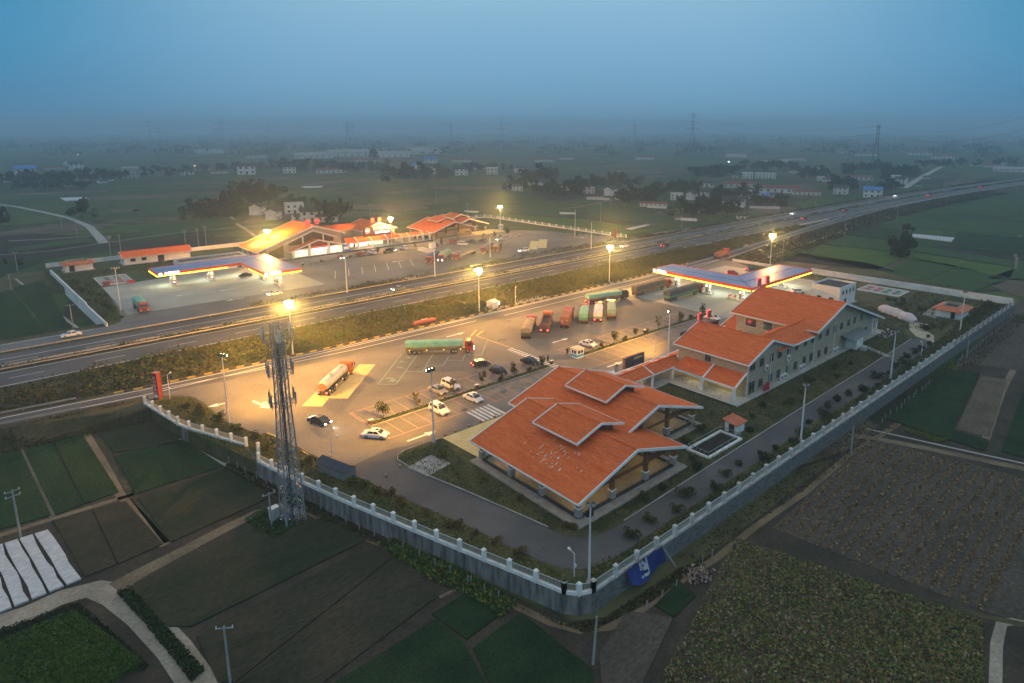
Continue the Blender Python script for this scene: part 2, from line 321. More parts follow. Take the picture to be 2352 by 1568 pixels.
# ------------------------------------------------------------------ platforms and expressway
FL = [(21.4, 134.4), (24.0, 119.0), (29.5, 97.5), (34.5, 78.5), (40.2, 59.5), (44.6, 45.2)]
FR0, FR1 = (47.2, 43.2), (226.2, 43.6)
WF = [(226.2, 43.6), (221.8, 134.0)]
near_pf = [(21.4, 137)] + FL + [(45.4, 43.9), FR0, FR1, (221.8, 134.0), (221.8, 139)]
def ramp_near(x):
    t = [(-160, 161), (-120, 154), (-40, 145.6), (0, 141.2), (22, 138.5), (45, 135.6), (66, 134.0), (100, 133.6), (167, 133.2), (200, 134.4), (227, 137.6), (273, 143.9), (335, 150.6), (447, 159.0), (520, 160)]
    return float(np.interp(x, [a for a, _ in t], [b for _, b in t]))
def ramp_far(x):
    t = [(-160, 166), (-120, 158.6), (-40, 150.2), (0, 145.8), (24, 143.2), (66, 141.1), (100, 140.6), (174, 140.4), (220, 143.4), (273, 149.3), (335, 156.2), (380, 161), (447, 164), (520, 165)]
    return float(np.interp(x, [a for a, _ in t], [b for _, b in t]))
XS = [-420, -300, -200, -160, -120, -80, -40, -20, 0, 22, 45, 66, 100, 140, 174, 200, 227, 250, 273, 305, 335, 380, 420, 447, 520, 600, 700, 800, 900, 1000, 1400, 2200, 3400, 5200]
def strip(y0, y1, z, xs=XS, mb=None, follow=True):
    mb = mb or MB(); f = lambda y, x: (y(x) if callable(y) else y) + (bend(x) if follow else 0)
    P_ = [];
    for x in xs: P_ += [(x, f(y0, x), z), (x, f(y1, x), z)]
    return mb.add(P_, [(2 * i, 2 * i + 2, 2 * i + 3, 2 * i + 1) for i in range(len(xs) - 1)])
# earth bank that carries the expressway (flat top with sloping sides)
def bank_near(x): return ramp_near(x) - 1.2 if (x < 21 or x > 222) else 132.0
def bank_far(x): return 201.0 if x < 250 else float(np.interp(x, [250, 350, 5200], [199, 192, 192]))
em = MB(); P_ = []
for x in XS:
    bn, bf = bank_near(x) + bend(x), bank_far(x) + bend(x); sl_ = 0.2 if 21 <= x <= 222 else 5.0
    P_ += [(x, bn - sl_, LOW - .05), (x, bn, -.05), (x, bf, -.05), (x, bf + 5, LOW - .05)]
em.add(P_, [(4 * i + k, 4 * i + 4 + k, 4 * i + 5 + k, 4 * i + 1 + k) for i in range(len(XS) - 1) for k in range(3)])
struct('embankment', em, bank_m)
pf = MB().prism(near_pf, LOW - .1, -.03); struct('platform_ground', pf, grass_m)
far_pf = [(21.5, 285.5), (25.4, 196), (233.5, 196), (233, 206), (229.3, 299), (220.8, 300.1), (60, 298.5), (21.5, 298.5)]
pf = MB().prism(far_pf, LOW - .1, -.035); struct('platform_lawn', pf, lawn_m)
# carriageways
struct('expressway', strip(162.7, 173.6, .012), road_asph)
struct('expressway_carriageway', strip(177.0, 187.6, .012), road_asph)
struct('ramp', strip(ramp_near, ramp_far, .004), road_asph)
struct('slip_road', strip(189.6, lambda x: float(np.interp(x, [-400, 22, 240, 262, 330, 420], [197, 197.2, 197.4, 197, 193, 189.7])), .006, [x for x in XS if x <= 420]), mat('slip_road_asphalt', (.12, .12, .125), (.165, .165, .165), .05, .85, .2, 5, fine=.1, fscale=2.5))
struct('median_strip', strip(173.9, 176.7, .02), bank_m)
lm = MB(); XL = [x for x in XS if x <= 2200]
for y in (163.35, 172.75, 177.5, 183.3): strip(y, y + .22, .022, XL, lm)
strip(lambda x: ramp_far(x) - 1.0, lambda x: ramp_far(x) - .75, .022, [x for x in XL if x <= 380], lm)
strip(lambda x: ramp_near(x) + .7, lambda x: ramp_near(x) + .95, .022, [x for x in XL if x <= 24 or x >= 222], lm)
strip(lambda x: ramp_near(x) + 2.4 - .9 * (x > 170), lambda x: ramp_near(x) + 2.62 - .9 * (x > 170), .022, [24, 45, 66, 100], lm)
strip(lambda x: ramp_near(x) + 1.4, lambda x: ramp_near(x) + 1.62, .022, [109, 140, 167, 200, 222], lm)
strip(190.4, 190.6, .016, [x for x in XL if x <= 60], lm); strip(196.2, 196.4, .016, [x for x in XL if x <= 30], lm)
for k in range(-12, 62):                                                # broken lane lines
    for y in (168.05, 180.4):
        x = 18.2 + 15 * k
        lm.add([(x, y + bend(x), .022), (x + 6, y + bend(x + 6), .022), (x + 6, y + .17 + bend(x + 6), .022), (x, y + .17 + bend(x), .022)], [(0, 1, 2, 3)])
for k in range(34):                                                     # chevrons and blocks of the merge nose
    x = 300 + k * 2.0; w = .9; y0 = 151.4 + (x - 300) * .098; y1 = 162.9
    if x > 318: lm.add([(x, max(y0 + .6, y1 - 2.2 + (x - 318) * .01), .023), (x + w, max(y0 + .6, y1 - 2.2), .023), (x + w + .7, y1, .023), (x + .7, y1, .023)], [(0, 1, 2, 3)])
for k in range(14):
    x = 372 + k * 6; lm.add([(x, 163.2 + bend(x), .0235), (x + 3, 163.2 + bend(x), .0235), (x + 3, 163.6 + bend(x), .0235), (x, 163.6 + bend(x), .0235)], [(0, 1, 2, 3)])
struct('road_markings', lm, line_white)
# ------------------------------------------------------------------ near lot
plaza = [(22.5, 138.6), (22.6, 136.2), zs(80, 1012), zs(250, 1005), zs(420, 1012), zs(560, 1080), zs(700, 1190), zs(860, 1300), zs(960, 1350), zs(1200, 1450), f2(1000, 545), f2(1190, 625), f2(1500, 790),
         (38.0, 90.0), (40.3, 87.2), (46.3, 88.0), (55.4, 85.6), (66.5, 85.6), (91, 85.6), (128, 85.0), (170, 85.0), (186, 85.5), (214, 86.0), (214, 118), (221.0, 131.5), (221.5, 137), (200, 134.6), (167, 133.3), (100, 133.7), (66, 134.1), (45, 135.7)]
struct('plaza', MB().sheet(plaza, .0), plaza_m)
struct('fuel_forecourt', MB().sheet([(152, 86), (205, 86), (213, 97), (213, 131), (152, 132.2)], .006), mat('forecourt_concrete', (.30, .30, .27), (.39, .38, .33), .08, .85, .15, 6, fine=.08, fscale=3))
loop = [(46.2, 87.9), (40.3, 87.2), (37.6, 90.5), (36.4, 97), (35.0, 103.5)]
side = [(38.0, 90.0), (38.8, 84.5), (42.4, 69.0), (43.9, 63.5), (45.4, 55.6), (46.4, 51.2), (47.4, 48.5), (48.6, 47.0), (50.2, 46.1), (54, 45.5), (110, 46.6), (140, 46.2), (168, 46.7), (173, 47.6), (174.5, 50.4), (170, 52.0), (140, 51.2), (112, 50.8), (75, 50.0), (60, 49.5), (55.4, 49.7), (53.3, 50.7), (52.0, 52.8), (51.4, 55.4), (50.6, 59.5), (48.5, 69.6), (46.8, 77), (46, 81.1), (45.8, 84.0), (46.6, 85.4), (48.2, 86), (52, 86), (55.4, 85.6), (46.3, 88.0), (40.3, 87.2)]
struct('side_road', MB().sheet(side, .004), asphalt)
struct('gravel_patch', MB().sheet([(171.5, 47.6), (177, 49.2), (182, 53.5), (188, 56.8), (192, 58), (189.5, 59.6), (184, 57.4), (178, 55.2), (173.5, 52.2)], .006), mat('pale_gravel', (.36, .31, .22), (.48, .42, .31), .5, 1, .4, 6, fine=.2, fscale=3))
struct('pavement', MB().sheet([(55.4, 85.5), (79, 85.5), (79, 82.6), (67, 82.6), (67, 76.4), (55.9, 76.2)], .008), yellow_pave)
cp = MB(); cp.sheet([(45.9, 81.0), (50.9, 82.0), (51.6, 77.5), (46.8, 76.7)], .009); cp.sheet([zb(2010, 700), zb(2040, 690), zb(2300, 800), zb(2240, 800)], .009); cp.sheet([zr2(1170, 370), zr2(1260, 310), zr2(1400, 340), zr2(1330, 420)], .009)
cp.sheet([(118.4, 141.6), (131.4, 141.2), (131.2, 144.9), (122, 144.8)], .012); cp.sheet([(108.5, 141.4), (115.5, 141.5), (116, 143.5), (113, 145.5), (108.4, 144.8)], .010)
struct('concrete_pad', cp, concrete)
mk = MB()
def seg(mb, a, b, w, z=.013):
    a, b = Vector((a[0], a[1], 0)), Vector((b[0], b[1], 0)); d = (b - a).normalized(); n = Vector((-d.y, d.x, 0)) * w / 2
    mb.add([(p.x, p.y, z) for p in (a - n, b - n, b + n, a + n)], [(0, 1, 2, 3)])
for i in range(6): x = 64.3 + i * .93; mk.add([(x, 85.9, .013), (x + .5, 85.9, .013), (x + .5, 91, .013), (x, 91, .013)], [(0, 1, 2, 3)])
for i in range(17): y = 96.0 + i * 1.0; mk.add([(91.4, y, .013), (93.4, y, .013), (93.4, y + .5, .013), (91.4, y + .5, .013)], [(0, 1, 2, 3)])
def arrow(mb, x, y, ang, L_=5.6, z=.014, kinds=('s',), w=.2, hd=.75):
    c, s_ = math.cos(ang), math.sin(ang); T = lambda u, v: (x + u * c - v * s_, y + u * s_ + v * c, z)
    mb.add([T(0, -w), T(L_ - 1.9, -w), T(L_ - 1.9, w), T(0, w)], [(0, 1, 2, 3)])
    if 's' in kinds: mb.add([T(L_ - 1.9, -hd), T(L_, 0), T(L_ - 1.9, hd)], [(0, 1, 2)])
    if 'l' in kinds: mb.add([T(L_ - 3.2, w), T(L_ - 2.0, w + .9), T(L_ - 2.2, w + 1.7), T(L_ - 3.6, w + .8)], [(0, 1, 2, 3)]); mb.add([T(L_ - 2.9, w + .6), T(L_ - 1.2, w + 1.6), T(L_ - 2.9, w + 2.2)], [(0, 1, 2)])
arrow(mk, 50.4, 88.4, 0, 5.6); arrow(mk, 86.4, 129.9, 0, 5.5); arrow(mk, 102.9, 109.0, 0, 5.4); arrow(mk, 37.0, 122.3, rad(-78), 5.6, kinds=('s', 'l'), w=.28, hd=.9); arrow(mk, 32.8, 124.8, rad(174), 3.2); arrow(mk, 176, 103, 0, 4); arrow(mk, 168, 100, rad(-90), 4.5); arrow(mk, 158, 121, 0, 4); arrow(mk, 100.5, 89.2, 0, 5)
struct('plaza_markings', mk, line_white)
bay = MB()
seg(bay, (48.3, 91.3), (149, 91.1), .16); seg(bay, (48.2, 105.0), (90.2, 104.7), .16); seg(bay, (100.4, 104.6), (150, 104.3), .16); seg(bay, (48.2, 105), (48.3, 98.6), .16); seg(bay, (100.4, 104.6), (101.6, 98.2), .16)
for i in range(36):
    x = 48.6 + i * 2.82
    if x < 88 or x > 101.5: seg(bay, (x, 97.4), (x + .15, 91.3), .14)
    if x < 90 or x > 101.5: seg(bay, (x, 104.9), (x + .1, 98.7), .14)
struct('parking_bay_markings', bay, line_red)
te = MB(); P4 = [(z33(585, 1000), z33(890, 605)), (z33(820, 1000), z33(1085, 630)), (z33(1165, 835), z33(1300, 610)), (z33(1430, 760), z33(1510, 630)), (z33(1690, 690), z33(1725, 610)), (z33(1935, 620), z33(2015, 425)), (z33(585, 1000), z33(820, 1000)), (z33(950, 835), z33(1165, 835)), (z33(1215, 760), z33(1430, 760)), (z33(1480, 687), z33(1690, 690)), (z33(1725, 617), z33(1935, 618))]
for a, b in P4: seg(te, a, b, .16)
for a, b in ((700, 935), (730, 970), (745, 940), (770, 960), (840, 790), (870, 795), (880, 715), (950, 655), (975, 665)): q = z33(a, b); seg(te, q, q + Vector((1.0, .5, 0)), .18); seg(te, q + Vector((.2, .9, 0)), q + Vector((.9, -.6, 0)), .18)
struct('lorry_bay_markings', te, line_teal)
ye = MB(); seg(ye, z33(1880, 370), z33(2350, 530), .3); seg(ye, z33(1870, 365), z33(1960, 300), .5); seg(ye, z34(1000, 0) if False else z33(1800, 370), z33(1870, 290), .5); seg(ye, f2(1000, 548), f2(1190, 625), .3); seg(ye, f2(1380, 745), f2(1480, 800), .25)
struct('yellow_marking', ye, line_yellow)
wp = MB(); wp.sheet([zs(1695, 1125), zs(1925, 1130), zs(2280, 720), zs(2130, 700)], .012); wp.sheet([zs(2010, 1035), zs(2220, 1040), z33(550, 740), z33(335, 740)], .015)
struct('weighing_pad', wp, yellow_pave)
st_ = MB()
for _ in range(46):                                                     # old oil and repair stains
    x, y = random.uniform(50, 150), random.choice([random.uniform(99.5, 104), random.uniform(92, 97), random.uniform(108, 131)]); r = random.uniform(.5, 1.6)
    st_.sheet([(x + r * random.uniform(.6, 1.4) * math.cos(t), y + .7 * r * random.uniform(.6, 1.3) * math.sin(t)) for t in [k * .52 for k in range(12)]], .009 + _ * 1e-5)
struct('oil_stain', st_, oil_m)
pt = MB(); pt.sheet([zs(100, 955), zs(1400, 640) if False else (60, 133.4), (128, 133.0), (128, 135.2), (60, 136.6), (24, 139)], .007)
struct('dark_lane', MB().sheet([(24, 138.2), (45, 135.0), (70, 132.4), (110, 131.6), (150, 131.9), (150, 133.2), (100, 133.8), (66, 134.4), (45, 136)], .0055), oil_m)
# kerbed planting strips in the near car park
def median(name, x0, x1, y0, y1, label):
    t = thing(name, label, 'planter', ((x0 + x1) / 2, (y0 + y1) / 2, 0), group='kerbed planting strips in the car parks')
    m = MB(); w = (x1 - x0) / 2; h = (y1 - y0) / 2
    for a in ((-w, w, -h, -h + .16), (-w, w, h - .16, h), (-w, -w + .16, -h + .16, h - .16), (w - .16, w, -h + .16, h - .16)): m.bx(*a, 0, .17)
    m.build('kerb', concrete, t); MB().bx(-w + .16, w - .16, -h + .16, h - .16, 0, .12).build('grass', lawn_m, t)
    n = int((x1 - x0) * 26); q = np.c_[rng.uniform(-w + .2, w - .2, n), rng.uniform(-h + .2, h - .2, n), rng.uniform(.14, .34, n)]
    quads('grass_tuft', q, rng.uniform(.12, .3, n), [lawn_m, grass_m], t)
    return t
median('planting_strip', 48.4, 91.6, 97.3, 98.9, 'kerbed grass strip with young trees left of the near zebra crossing')
median('planting_strip', 101.2, 150.6, 97.3, 98.9, 'kerbed grass strip with round bushes right of the near blue and white kiosk')
# kerbs: black and yellow on the ramp, plain round the lawn
kb = MB(); xs_ = np.arange(18, 205, 1.6)
for i, x in enumerate(xs_): kb.bar((x, ramp_far(x) + .1, .3), (x + 1.6, ramp_far(x + 1.6) + .1, .3), .3, .32, i % 2)
t_ = kb.build('kerb_barrier', [mat('yellow_kerb_paint', (.50, .33, .06), (.58, .40, .10), 2), mat('black_kerb_paint', (.05, .045, .035), (.09, .08, .05), 2)]); tag(t_, 'low yellow and black striped concrete kerb along the scrub side of the near ramp', 'kerb')
kb = MB(); lp = [(51.6, 55.4), (50.8, 59.5), (48.7, 69.6), (47.0, 76.7)]; lq = [(46.8, 76.9), (46.2, 81), (46, 84), (46.8, 85.3), (48.3, 85.9), (52, 85.9), (55.3, 85.5)]
for pl in (lp, lq, [(75, 50.1), (112, 50.95), (140, 51.35), (170, 52.1)], [(60, 49.7), (75, 50.1)]):
    for a, b in zip(pl, pl[1:]): kb.bar((*a, .14), (*b, .14), .15, .14)
tag(kb.build('lawn_kerb', concrete), 'thin pale concrete kerb edging the lawn along the side road round the open hall', 'kerb')
# ------------------------------------------------------------------ far lot
far_lot = [(25.5, 197.3), (27.5, 198.2), (29, 200.2), (29.6, 205), (30.6, 213), (31.6, 230), (32, 249), (42, 249.5), (60, 252), (86, 252.4), (94, 253.8), (164, 254.2), (200, 251), (208, 250), (213, 247), (221, 232), (232, 204), (236, 197.4)]
struct('far_plaza', MB().sheet(far_lot, .0), plaza_m)
struct('far_forecourt', MB().sheet([(31.5, 206), (62, 204.5), (88, 203.5), (88, 249), (60, 250.5), (42, 249.4), (32, 248)], .006), MATS['forecourt_concrete'])
struct('far_pavement', MB().sheet([(160, 252), (204, 250.5), (206, 257), (200, 263), (186, 258), (164, 256)], .008), yellow_pave)
fp = MB(); fp.sheet([z4(875, 578), z4(990, 580), z4(1012, 470), z4(905, 465)], .012); fp.sheet([z4(1000, 560), z4(1108, 560), z4(1122, 447), z4(1015, 447)], .015)
struct('far_weighing_pad', fp, yellow_pave)
fm = MB()
for i in range(7): seg(fm, (94 + i * 5.2, 209), (99.5 + i * 5.2, 220.5), .18)
for i in range(14): x = 143.5 + i * 1.0; fm.add([(x, y_, .013) for x, y_ in ((x, 240), (x + .5, 240), (x + .5, 228), (x, 228))], [(0, 1, 2, 3)]) if i < 3 else None
for i in range(12): y = 226 + i * 1.3; fm.add([(146.4, y, .013), (149.4, y, .013), (149.4, y + .6, .013), (146.4, y + .6, .013)], [(0, 1, 2, 3)])
for x, y, a in ((52, 219.5, 180), (64, 217.5, 180), (74, 208.5, 180), (62, 203.4, 180), (215, 213, -20), (128, 221, 180), (156, 221.5, 180), (90, 226, 180)): arrow(fm, x, y, rad(a), 5.5)
struct('far_plaza_markings', fm, line_white)
median('planting_strip', 97, 145, 237.2, 238.4, 'long narrow kerbed grass strip with small trees in front of the far restaurant building')
median('planting_strip', 152, 196, 236.6, 237.8, 'narrow kerbed grass strip with small trees in front of the far open hall')
# ------------------------------------------------------------------ field plots (sheets of crop standing a little proud of the soil)
def crop(name, c1, c2, **k):
    f_ = k.pop('dim', .8); c1, c2 = tuple(v * f_ for v in c1), tuple(v * f_ for v in c2)
    return mat(name, c1, c2, k.pop('scale', .25), 1, k.pop('bump', .6), k.pop('bscale', 3.5), stretch=k.pop('stretch', (1, 1, 1)), fine=k.pop('fine', .35), fscale=k.pop('fscale', 3.0), spec=.15, **k)
wheat = crop('wheat_crop', (.016, .040, .013), (.030, .062, .020), stretch=(1, .35, 1))
wheat2 = crop('dense_green_crop', (.013, .034, .012), (.026, .052, .016))
stub = crop('weedy_stubble', (.030, .036, .018), (.070, .058, .036), stretch=(.4, 1, 1), ramp=(.32, .68))
stubg = crop('green_stubble', (.022, .038, .016), (.052, .052, .028), stretch=(.4, 1, 1))
grey_f = crop('raked_field', (.075, .064, .050), (.115, .096, .074), dim=.8, stretch=(.5, 1, 1), ramp=(.3, .7))
litter = crop('leaf_litter_field', (.055, .048, .034), (.105, .085, .055))
rape = crop('rape_crop', (.030, .066, .010), (.062, .098, .014), stretch=(2, .6, 1), fscale=4, dim=.9)
veg = crop('vegetable_bed', (.022, .060, .013), (.045, .09, .018), fscale=4)
bright = crop('bright_green_crop', (.050, .10, .018), (.080, .125, .024), dim=1)
midg = crop('mid_green_crop', (.034, .074, .024), (.05, .092, .027), dim=.9)
black_f = crop('black_net_plot', (.018, .020, .022), (.03, .032, .032))
brown_f = crop('bare_brown_plot', (.11, .088, .062), (.155, .125, .09), dim=.8)
plastic = mat('white_plastic_mulch', (.40, .40, .41), (.58, .58, .59), 1.5, .45, .4, 6, stretch=(1, 3, 1))
def plot(pts, m_, h=.16, name='crop_field', f=PV):
    q = [f(x, y, LOW) for x, y in pts]; struct(name, MB().prism(q, LOW - .02, LOW + h), m_); return q
ROWS = {}
plot([(-40, 1050), (46, 1032), (117, 1184), (-40, 1228)], wheat)
plot([(53, 1030), (118, 1013), (190, 1160), (128, 1184)], wheat); plot([(123, 1011), (182, 987), (273, 1130), (195, 1158)], wheat)
plot([(214, 977), (316, 958), (403, 1020), (263, 1040)], stubg); plot([(322, 957), (349, 953), (414, 1004), (408, 1017)], stub)
plot([(264, 1049), (420, 1010), (513, 1071), (312, 1135)], wheat); plot([(318, 1146), (520, 1077), (622, 1143), (392, 1246)], stubg)
plot([(122, 1196), (210, 1172), (268, 1297), (196, 1325)], stub); plot([(214, 1171), (288, 1152), (374, 1250), (272, 1296)], stub)
plot([(272, 1362), (600, 1207), (700, 1195), (780, 1190), (842, 1240), (440, 1440), (388, 1440)], stubg)
plot([(452, 1462), (850, 1252), (900, 1282), (540, 1568), (500, 1568)], stub); plot([(905, 1285), (960, 1322), (1003, 1372), (700, 1600), (550, 1568)], stub)
plot([(992, 1412), (1085, 1352), (1178, 1390), (1072, 1470)], wheat2); plot([(1000, 1424), (1065, 1478), (1130, 1600), (720, 1600)], wheat2); plot([(1086, 1490), (1196, 1408), (1360, 1540), (1370, 1610), (1140, 1610)], wheat2)
plot([(1375, 1502), (1440, 1404), (1545, 1420), (1462, 1600), (1385, 1600)], grey_f); plot([(1502, 1392), (1560, 1335), (1597, 1370), (1548, 1418)], wheat2)
q_lit = plot([(1692, 1236), (2255, 1424), (2262, 1610), (1490, 1610), (1598, 1400)], litter, .06)
q_gry = plot([(1772, 1212), (2004, 1010), (2420, 1116), (2420, 1440), (2268, 1408)], grey_f, .06)
plot([(2026, 960), (2182, 850), (2248, 858), (2186, 990), (2270, 1012), (2260, 1038)], wheat2, .25); plot([(2196, 985), (2252, 862), (2312, 872), (2272, 1005)], brown_f, .05)
plot([(2298, 1038), (2352, 892), (2420, 905), (2420, 1070)], wheat2); plot([(2196, 832), (2298, 728), (2420, 745), (2420, 862)], grey_f, .05); plot([(2306, 720), (2345, 688), (2420, 700), (2420, 735)], grey_f, .05)
q_rape = [(5, 1478), (175, 1407), (323, 1527), (180, 1640), (-60, 1640), (-60, 1500)]
for k in range(6):                                                       # rape bed in five strips
    def lerp(a, b, t): return (a[0] + (b[0] - a[0]) * t, a[1] + (b[1] - a[1]) * t)
    A_, B_ = (-75, 1512), (175, 1407); C_, D_ = (110, 1660), (330, 1527); t0, t1 = k / 6 + .008, (k + 1) / 6 - .008
    q = [PV(*p, LOW) for p in (lerp(A_, B_, t0), lerp(A_, B_, t1), lerp(C_, D_, t1), lerp(C_, D_, t0))]
    struct('crop_field', MB().prism(q, LOW, LOW + .5), rape)
    s_ = inside(q, 2600); stuff(quads('rape_plant', np.c_[s_, rng.uniform(LOW + .42, LOW + .72, len(s_))], rng.uniform(.1, .26, len(s_)), [rape, bright]), 'rows of yellow-green rape plants in the bottom left bed')
for k in range(5):                                                       # strips of plastic mulch
    a = k / 5 * 1.0; A_, B_ = (-60, 1272), (112, 1218); C_, D_ = (-10, 1412), (190, 1330)
    q = [PV(*p, LOW) for p in (lerp(A_, B_, a + .012), lerp(A_, B_, a + .188), lerp(C_, D_, a + .185), lerp(C_, D_, a + .02))]
    wob = [q[0], q[1]] + [q[1].lerp(q[2], t) + Vector((random.uniform(-.25, .1), random.uniform(-.2, .2), 0)) for t in (.2, .4, .55, .7, .85)] + [q[2], q[3]] + [q[3].lerp(q[0], t) + Vector((random.uniform(-.1, .25), random.uniform(-.2, .2), 0)) for t in (.2, .5, .8)]
    tag(MB().prism(wob, LOW, LOW + .22).build('plastic_mulch_strip', plastic), ['pale plastic mulch strip running off the left edge of the picture', 'second pale plastic mulch strip in from the left edge', 'middle one of the five pale plastic mulch strips at lower left', 'pale plastic mulch strip next to the last one by the bare stubble', 'last pale plastic mulch strip, the one beside the weedy stubble plot'][k], 'plastic mulch', 'plastic mulch strips at lower left')
# leaf litter lying in rows
def litter_rows(q, n_rows, along, n, name, mats, jit, lab, sz=(.12, .34)):
    P_ = []
    for k in range(n_rows):
        t = (k + .5) / n_rows
        if along: a, b = q[0].lerp(q[1], t), q[-1].lerp(q[2], t)
        else: a, b = q[0].lerp(q[-1], t), q[1].lerp(q[2], t)
        w = rng.random(n); w = w[(np.sin(w * 37 + k * 5) + rng.normal(size=n) * .9) > -.9]
        P_.append(np.outer(1 - w, a) + np.outer(w, b) + rng.normal(size=(len(w), 3)) * [jit, jit, 0])
    P_ = np.concatenate(P_); P_ = P_[inpoly(P_, q)]; P_[:, 2] = LOW + .07 + rng.uniform(.0, .14, len(P_))
    stuff(quads(name, P_, rng.uniform(*sz, len(P_)), mats, up=1.5), lab)
leaf_o = mat('dry_orange_leaf', (.16, .085, .035), (.26, .15, .06), 2); leaf_p = mat('pale_dry_leaf', (.20, .16, .085), (.30, .24, .13), 2); leaf_g = mat('withered_green_leaf', (.08, .12, .025), (.15, .19, .045), 2)
litter_rows(q_gry, 15, False, 900, 'fallen_leaves', [leaf_o, leaf_o, leaf_p], .2, 'rows of orange fallen leaves on the raked grey field')
litter_rows([q_lit[0], q_lit[1], q_lit[2], q_lit[3]], 11, False, 2600, 'withered_leaves', [leaf_p, leaf_g, leaf_o, leaf_g], .75, 'scattered withered cabbage leaves on the brown field', (.14, .36))
# paths, tracks and banks
def path(pts, w, m_, name, z=LOW + .03, f=PV):
    P_ = [f(x, y, LOW) for x, y in pts]; mb = MB(); V_ = []
    ws = w if isinstance(w, (list, tuple)) else [w] * len(P_)
    for i, p in enumerate(P_):
        d = (P_[min(i + 1, len(P_) - 1)] - P_[max(i - 1, 0)]).normalized(); n = Vector((-d.y, d.x, 0)) * ws[i] / 2
        V_ += [(p.x - n.x, p.y - n.y, z), (p.x + n.x, p.y + n.y, z)]
    mb.add(V_, [(2 * i, 2 * i + 1, 2 * i + 3, 2 * i + 2) for i in range(len(P_) - 1)]); return struct(name, mb, m_)
path([(-60, 1450), (60, 1410), (140, 1372), (215, 1352), (270, 1365), (330, 1415), (400, 1490), (460, 1575), (490, 1640)], [3.2, 3.2, 3, 3, 3.6, 3.3, 3.2, 3.2, 3.2], dirt_road, 'dirt_road')
path([(262, 1350), (330, 1312), (420, 1265), (520, 1212), (590, 1178), (640, 1160), (700, 1185)], [2.6, 2.2, 1.9, 1.8, 1.7, 1.7, 2.2], soil_path_m if False else soil_m, 'track', LOW + .034)
path([(190, 985), (235, 1060), (275, 1135), (330, 1195), (380, 1252)], 1.3, soil_m, 'footpath'); path([(214, 985), (262, 1052), (302, 1138), (385, 1245)], .9, bank_m, 'ditch_bank')
path([(50, 1028), (122, 1186)], .8, soil_m, 'footpath'); path([(-20, 1236), (118, 1192), (290, 1140), (395, 1100), (530, 1062)], 1.0, soil_m, 'footpath')
path([(60, 1020), (160, 990), (318, 952), (345, 946)], .5, concrete, 'irrigation_channel', LOW + .06)
path([(322, 955), (400, 1003), (470, 1044), (545, 1082), (640, 1130), (705, 1170)], .55, concrete, 'irrigation_channel', LOW + .06)
path([(700, 1170), (760, 1205), (850, 1240), (930, 1270), (1010, 1305), (1090, 1345), (1180, 1390), (1260, 1428), (1330, 1448), (1400, 1440), (1470, 1402), (1560, 1335), (1650, 1278), (1740, 1205), (1850, 1130), (1950, 1045), (2060, 975), (2160, 880), (2240, 800), (2330, 715)], 1.0, mat('trodden_track', (.13, .095, .055), (.19, .14, .085), .3, 1, .3, 4, fine=.2), 'footpath', LOW + .035)
path([(1010, 1372), (1090, 1330), (1080, 1330)], .5, soil_m, 'footpath'); path([(1950, 1000), (2005, 1006), (2130, 1030), (2280, 1062), (2420, 1090)], 1.6, soil_m, 'track'); path([(1990, 985), (2080, 1005), (2200, 1032), (2420, 1080)], .5, concrete, 'irrigation_channel', LOW + .07)
path([(1640, 1230), (1760, 1262), (1980, 1340), (2262, 1416), (2420, 1450)], .9, bank_m, 'ditch_bank', LOW + .05); path([(2285, 1580), (2288, 1480), (2300, 1430), (2420, 1420)], 1.1, dirt_road, 'footpath', LOW + .045)
path([(2262, 1012), (2300, 900), (2352, 800)], 1.2, soil_m, 'footpath', LOW + .04)
# upper right fields
UR = [([(1800, 598), (2062, 626), (2000, 606), (1835, 582)], black_f), ([(1850, 592), (1882, 563), (2085, 585), (2010, 622)], bright), ([(1790, 588), (1862, 562), (1880, 566), (1850, 590)], midg), ([(1890, 560), (1950, 545), (2088, 560), (2088, 582)], midg), ([(1945, 540), (2010, 518), (2085, 532), (2088, 556)], wheat),
      ([(2092, 562), (2330, 600), (2330, 614), (2092, 576)], midg), ([(2092, 579), (2330, 617), (2318, 640), (2080, 592)], bright), ([(2030, 625), (2100, 594), (2200, 612), (2120, 648)], midg), ([(2125, 650), (2205, 614), (2316, 644), (2240, 668)], midg), ([(2030, 490), (2190, 512), (2175, 528), (2000, 512)], midg), ([(2205, 500), (2420, 520), (2420, 545), (2195, 530)], midg), ([(2198, 534), (2420, 552), (2420, 590), (2205, 572)], wheat), ([(2270, 655), (2330, 640), (2420, 655), (2420, 690), (2330, 680)], brown_f), ([(2265, 640), (2352, 610), (2420, 620), (2420, 650)], midg)]
for p_, m_ in UR: plot(p_, m_, .2)
path([(1720, 608), (1790, 580), (1860, 556), (1940, 528), (2030, 490), (2110, 470)], 1.4, dirt_road, 'footpath'); path([(2330, 590), (2342, 540), (2370, 500)], 1.2, soil_m, 'footpath'); path([(2295, 650), (2330, 620), (2335, 590)], 1.0, soil_m, 'footpath')
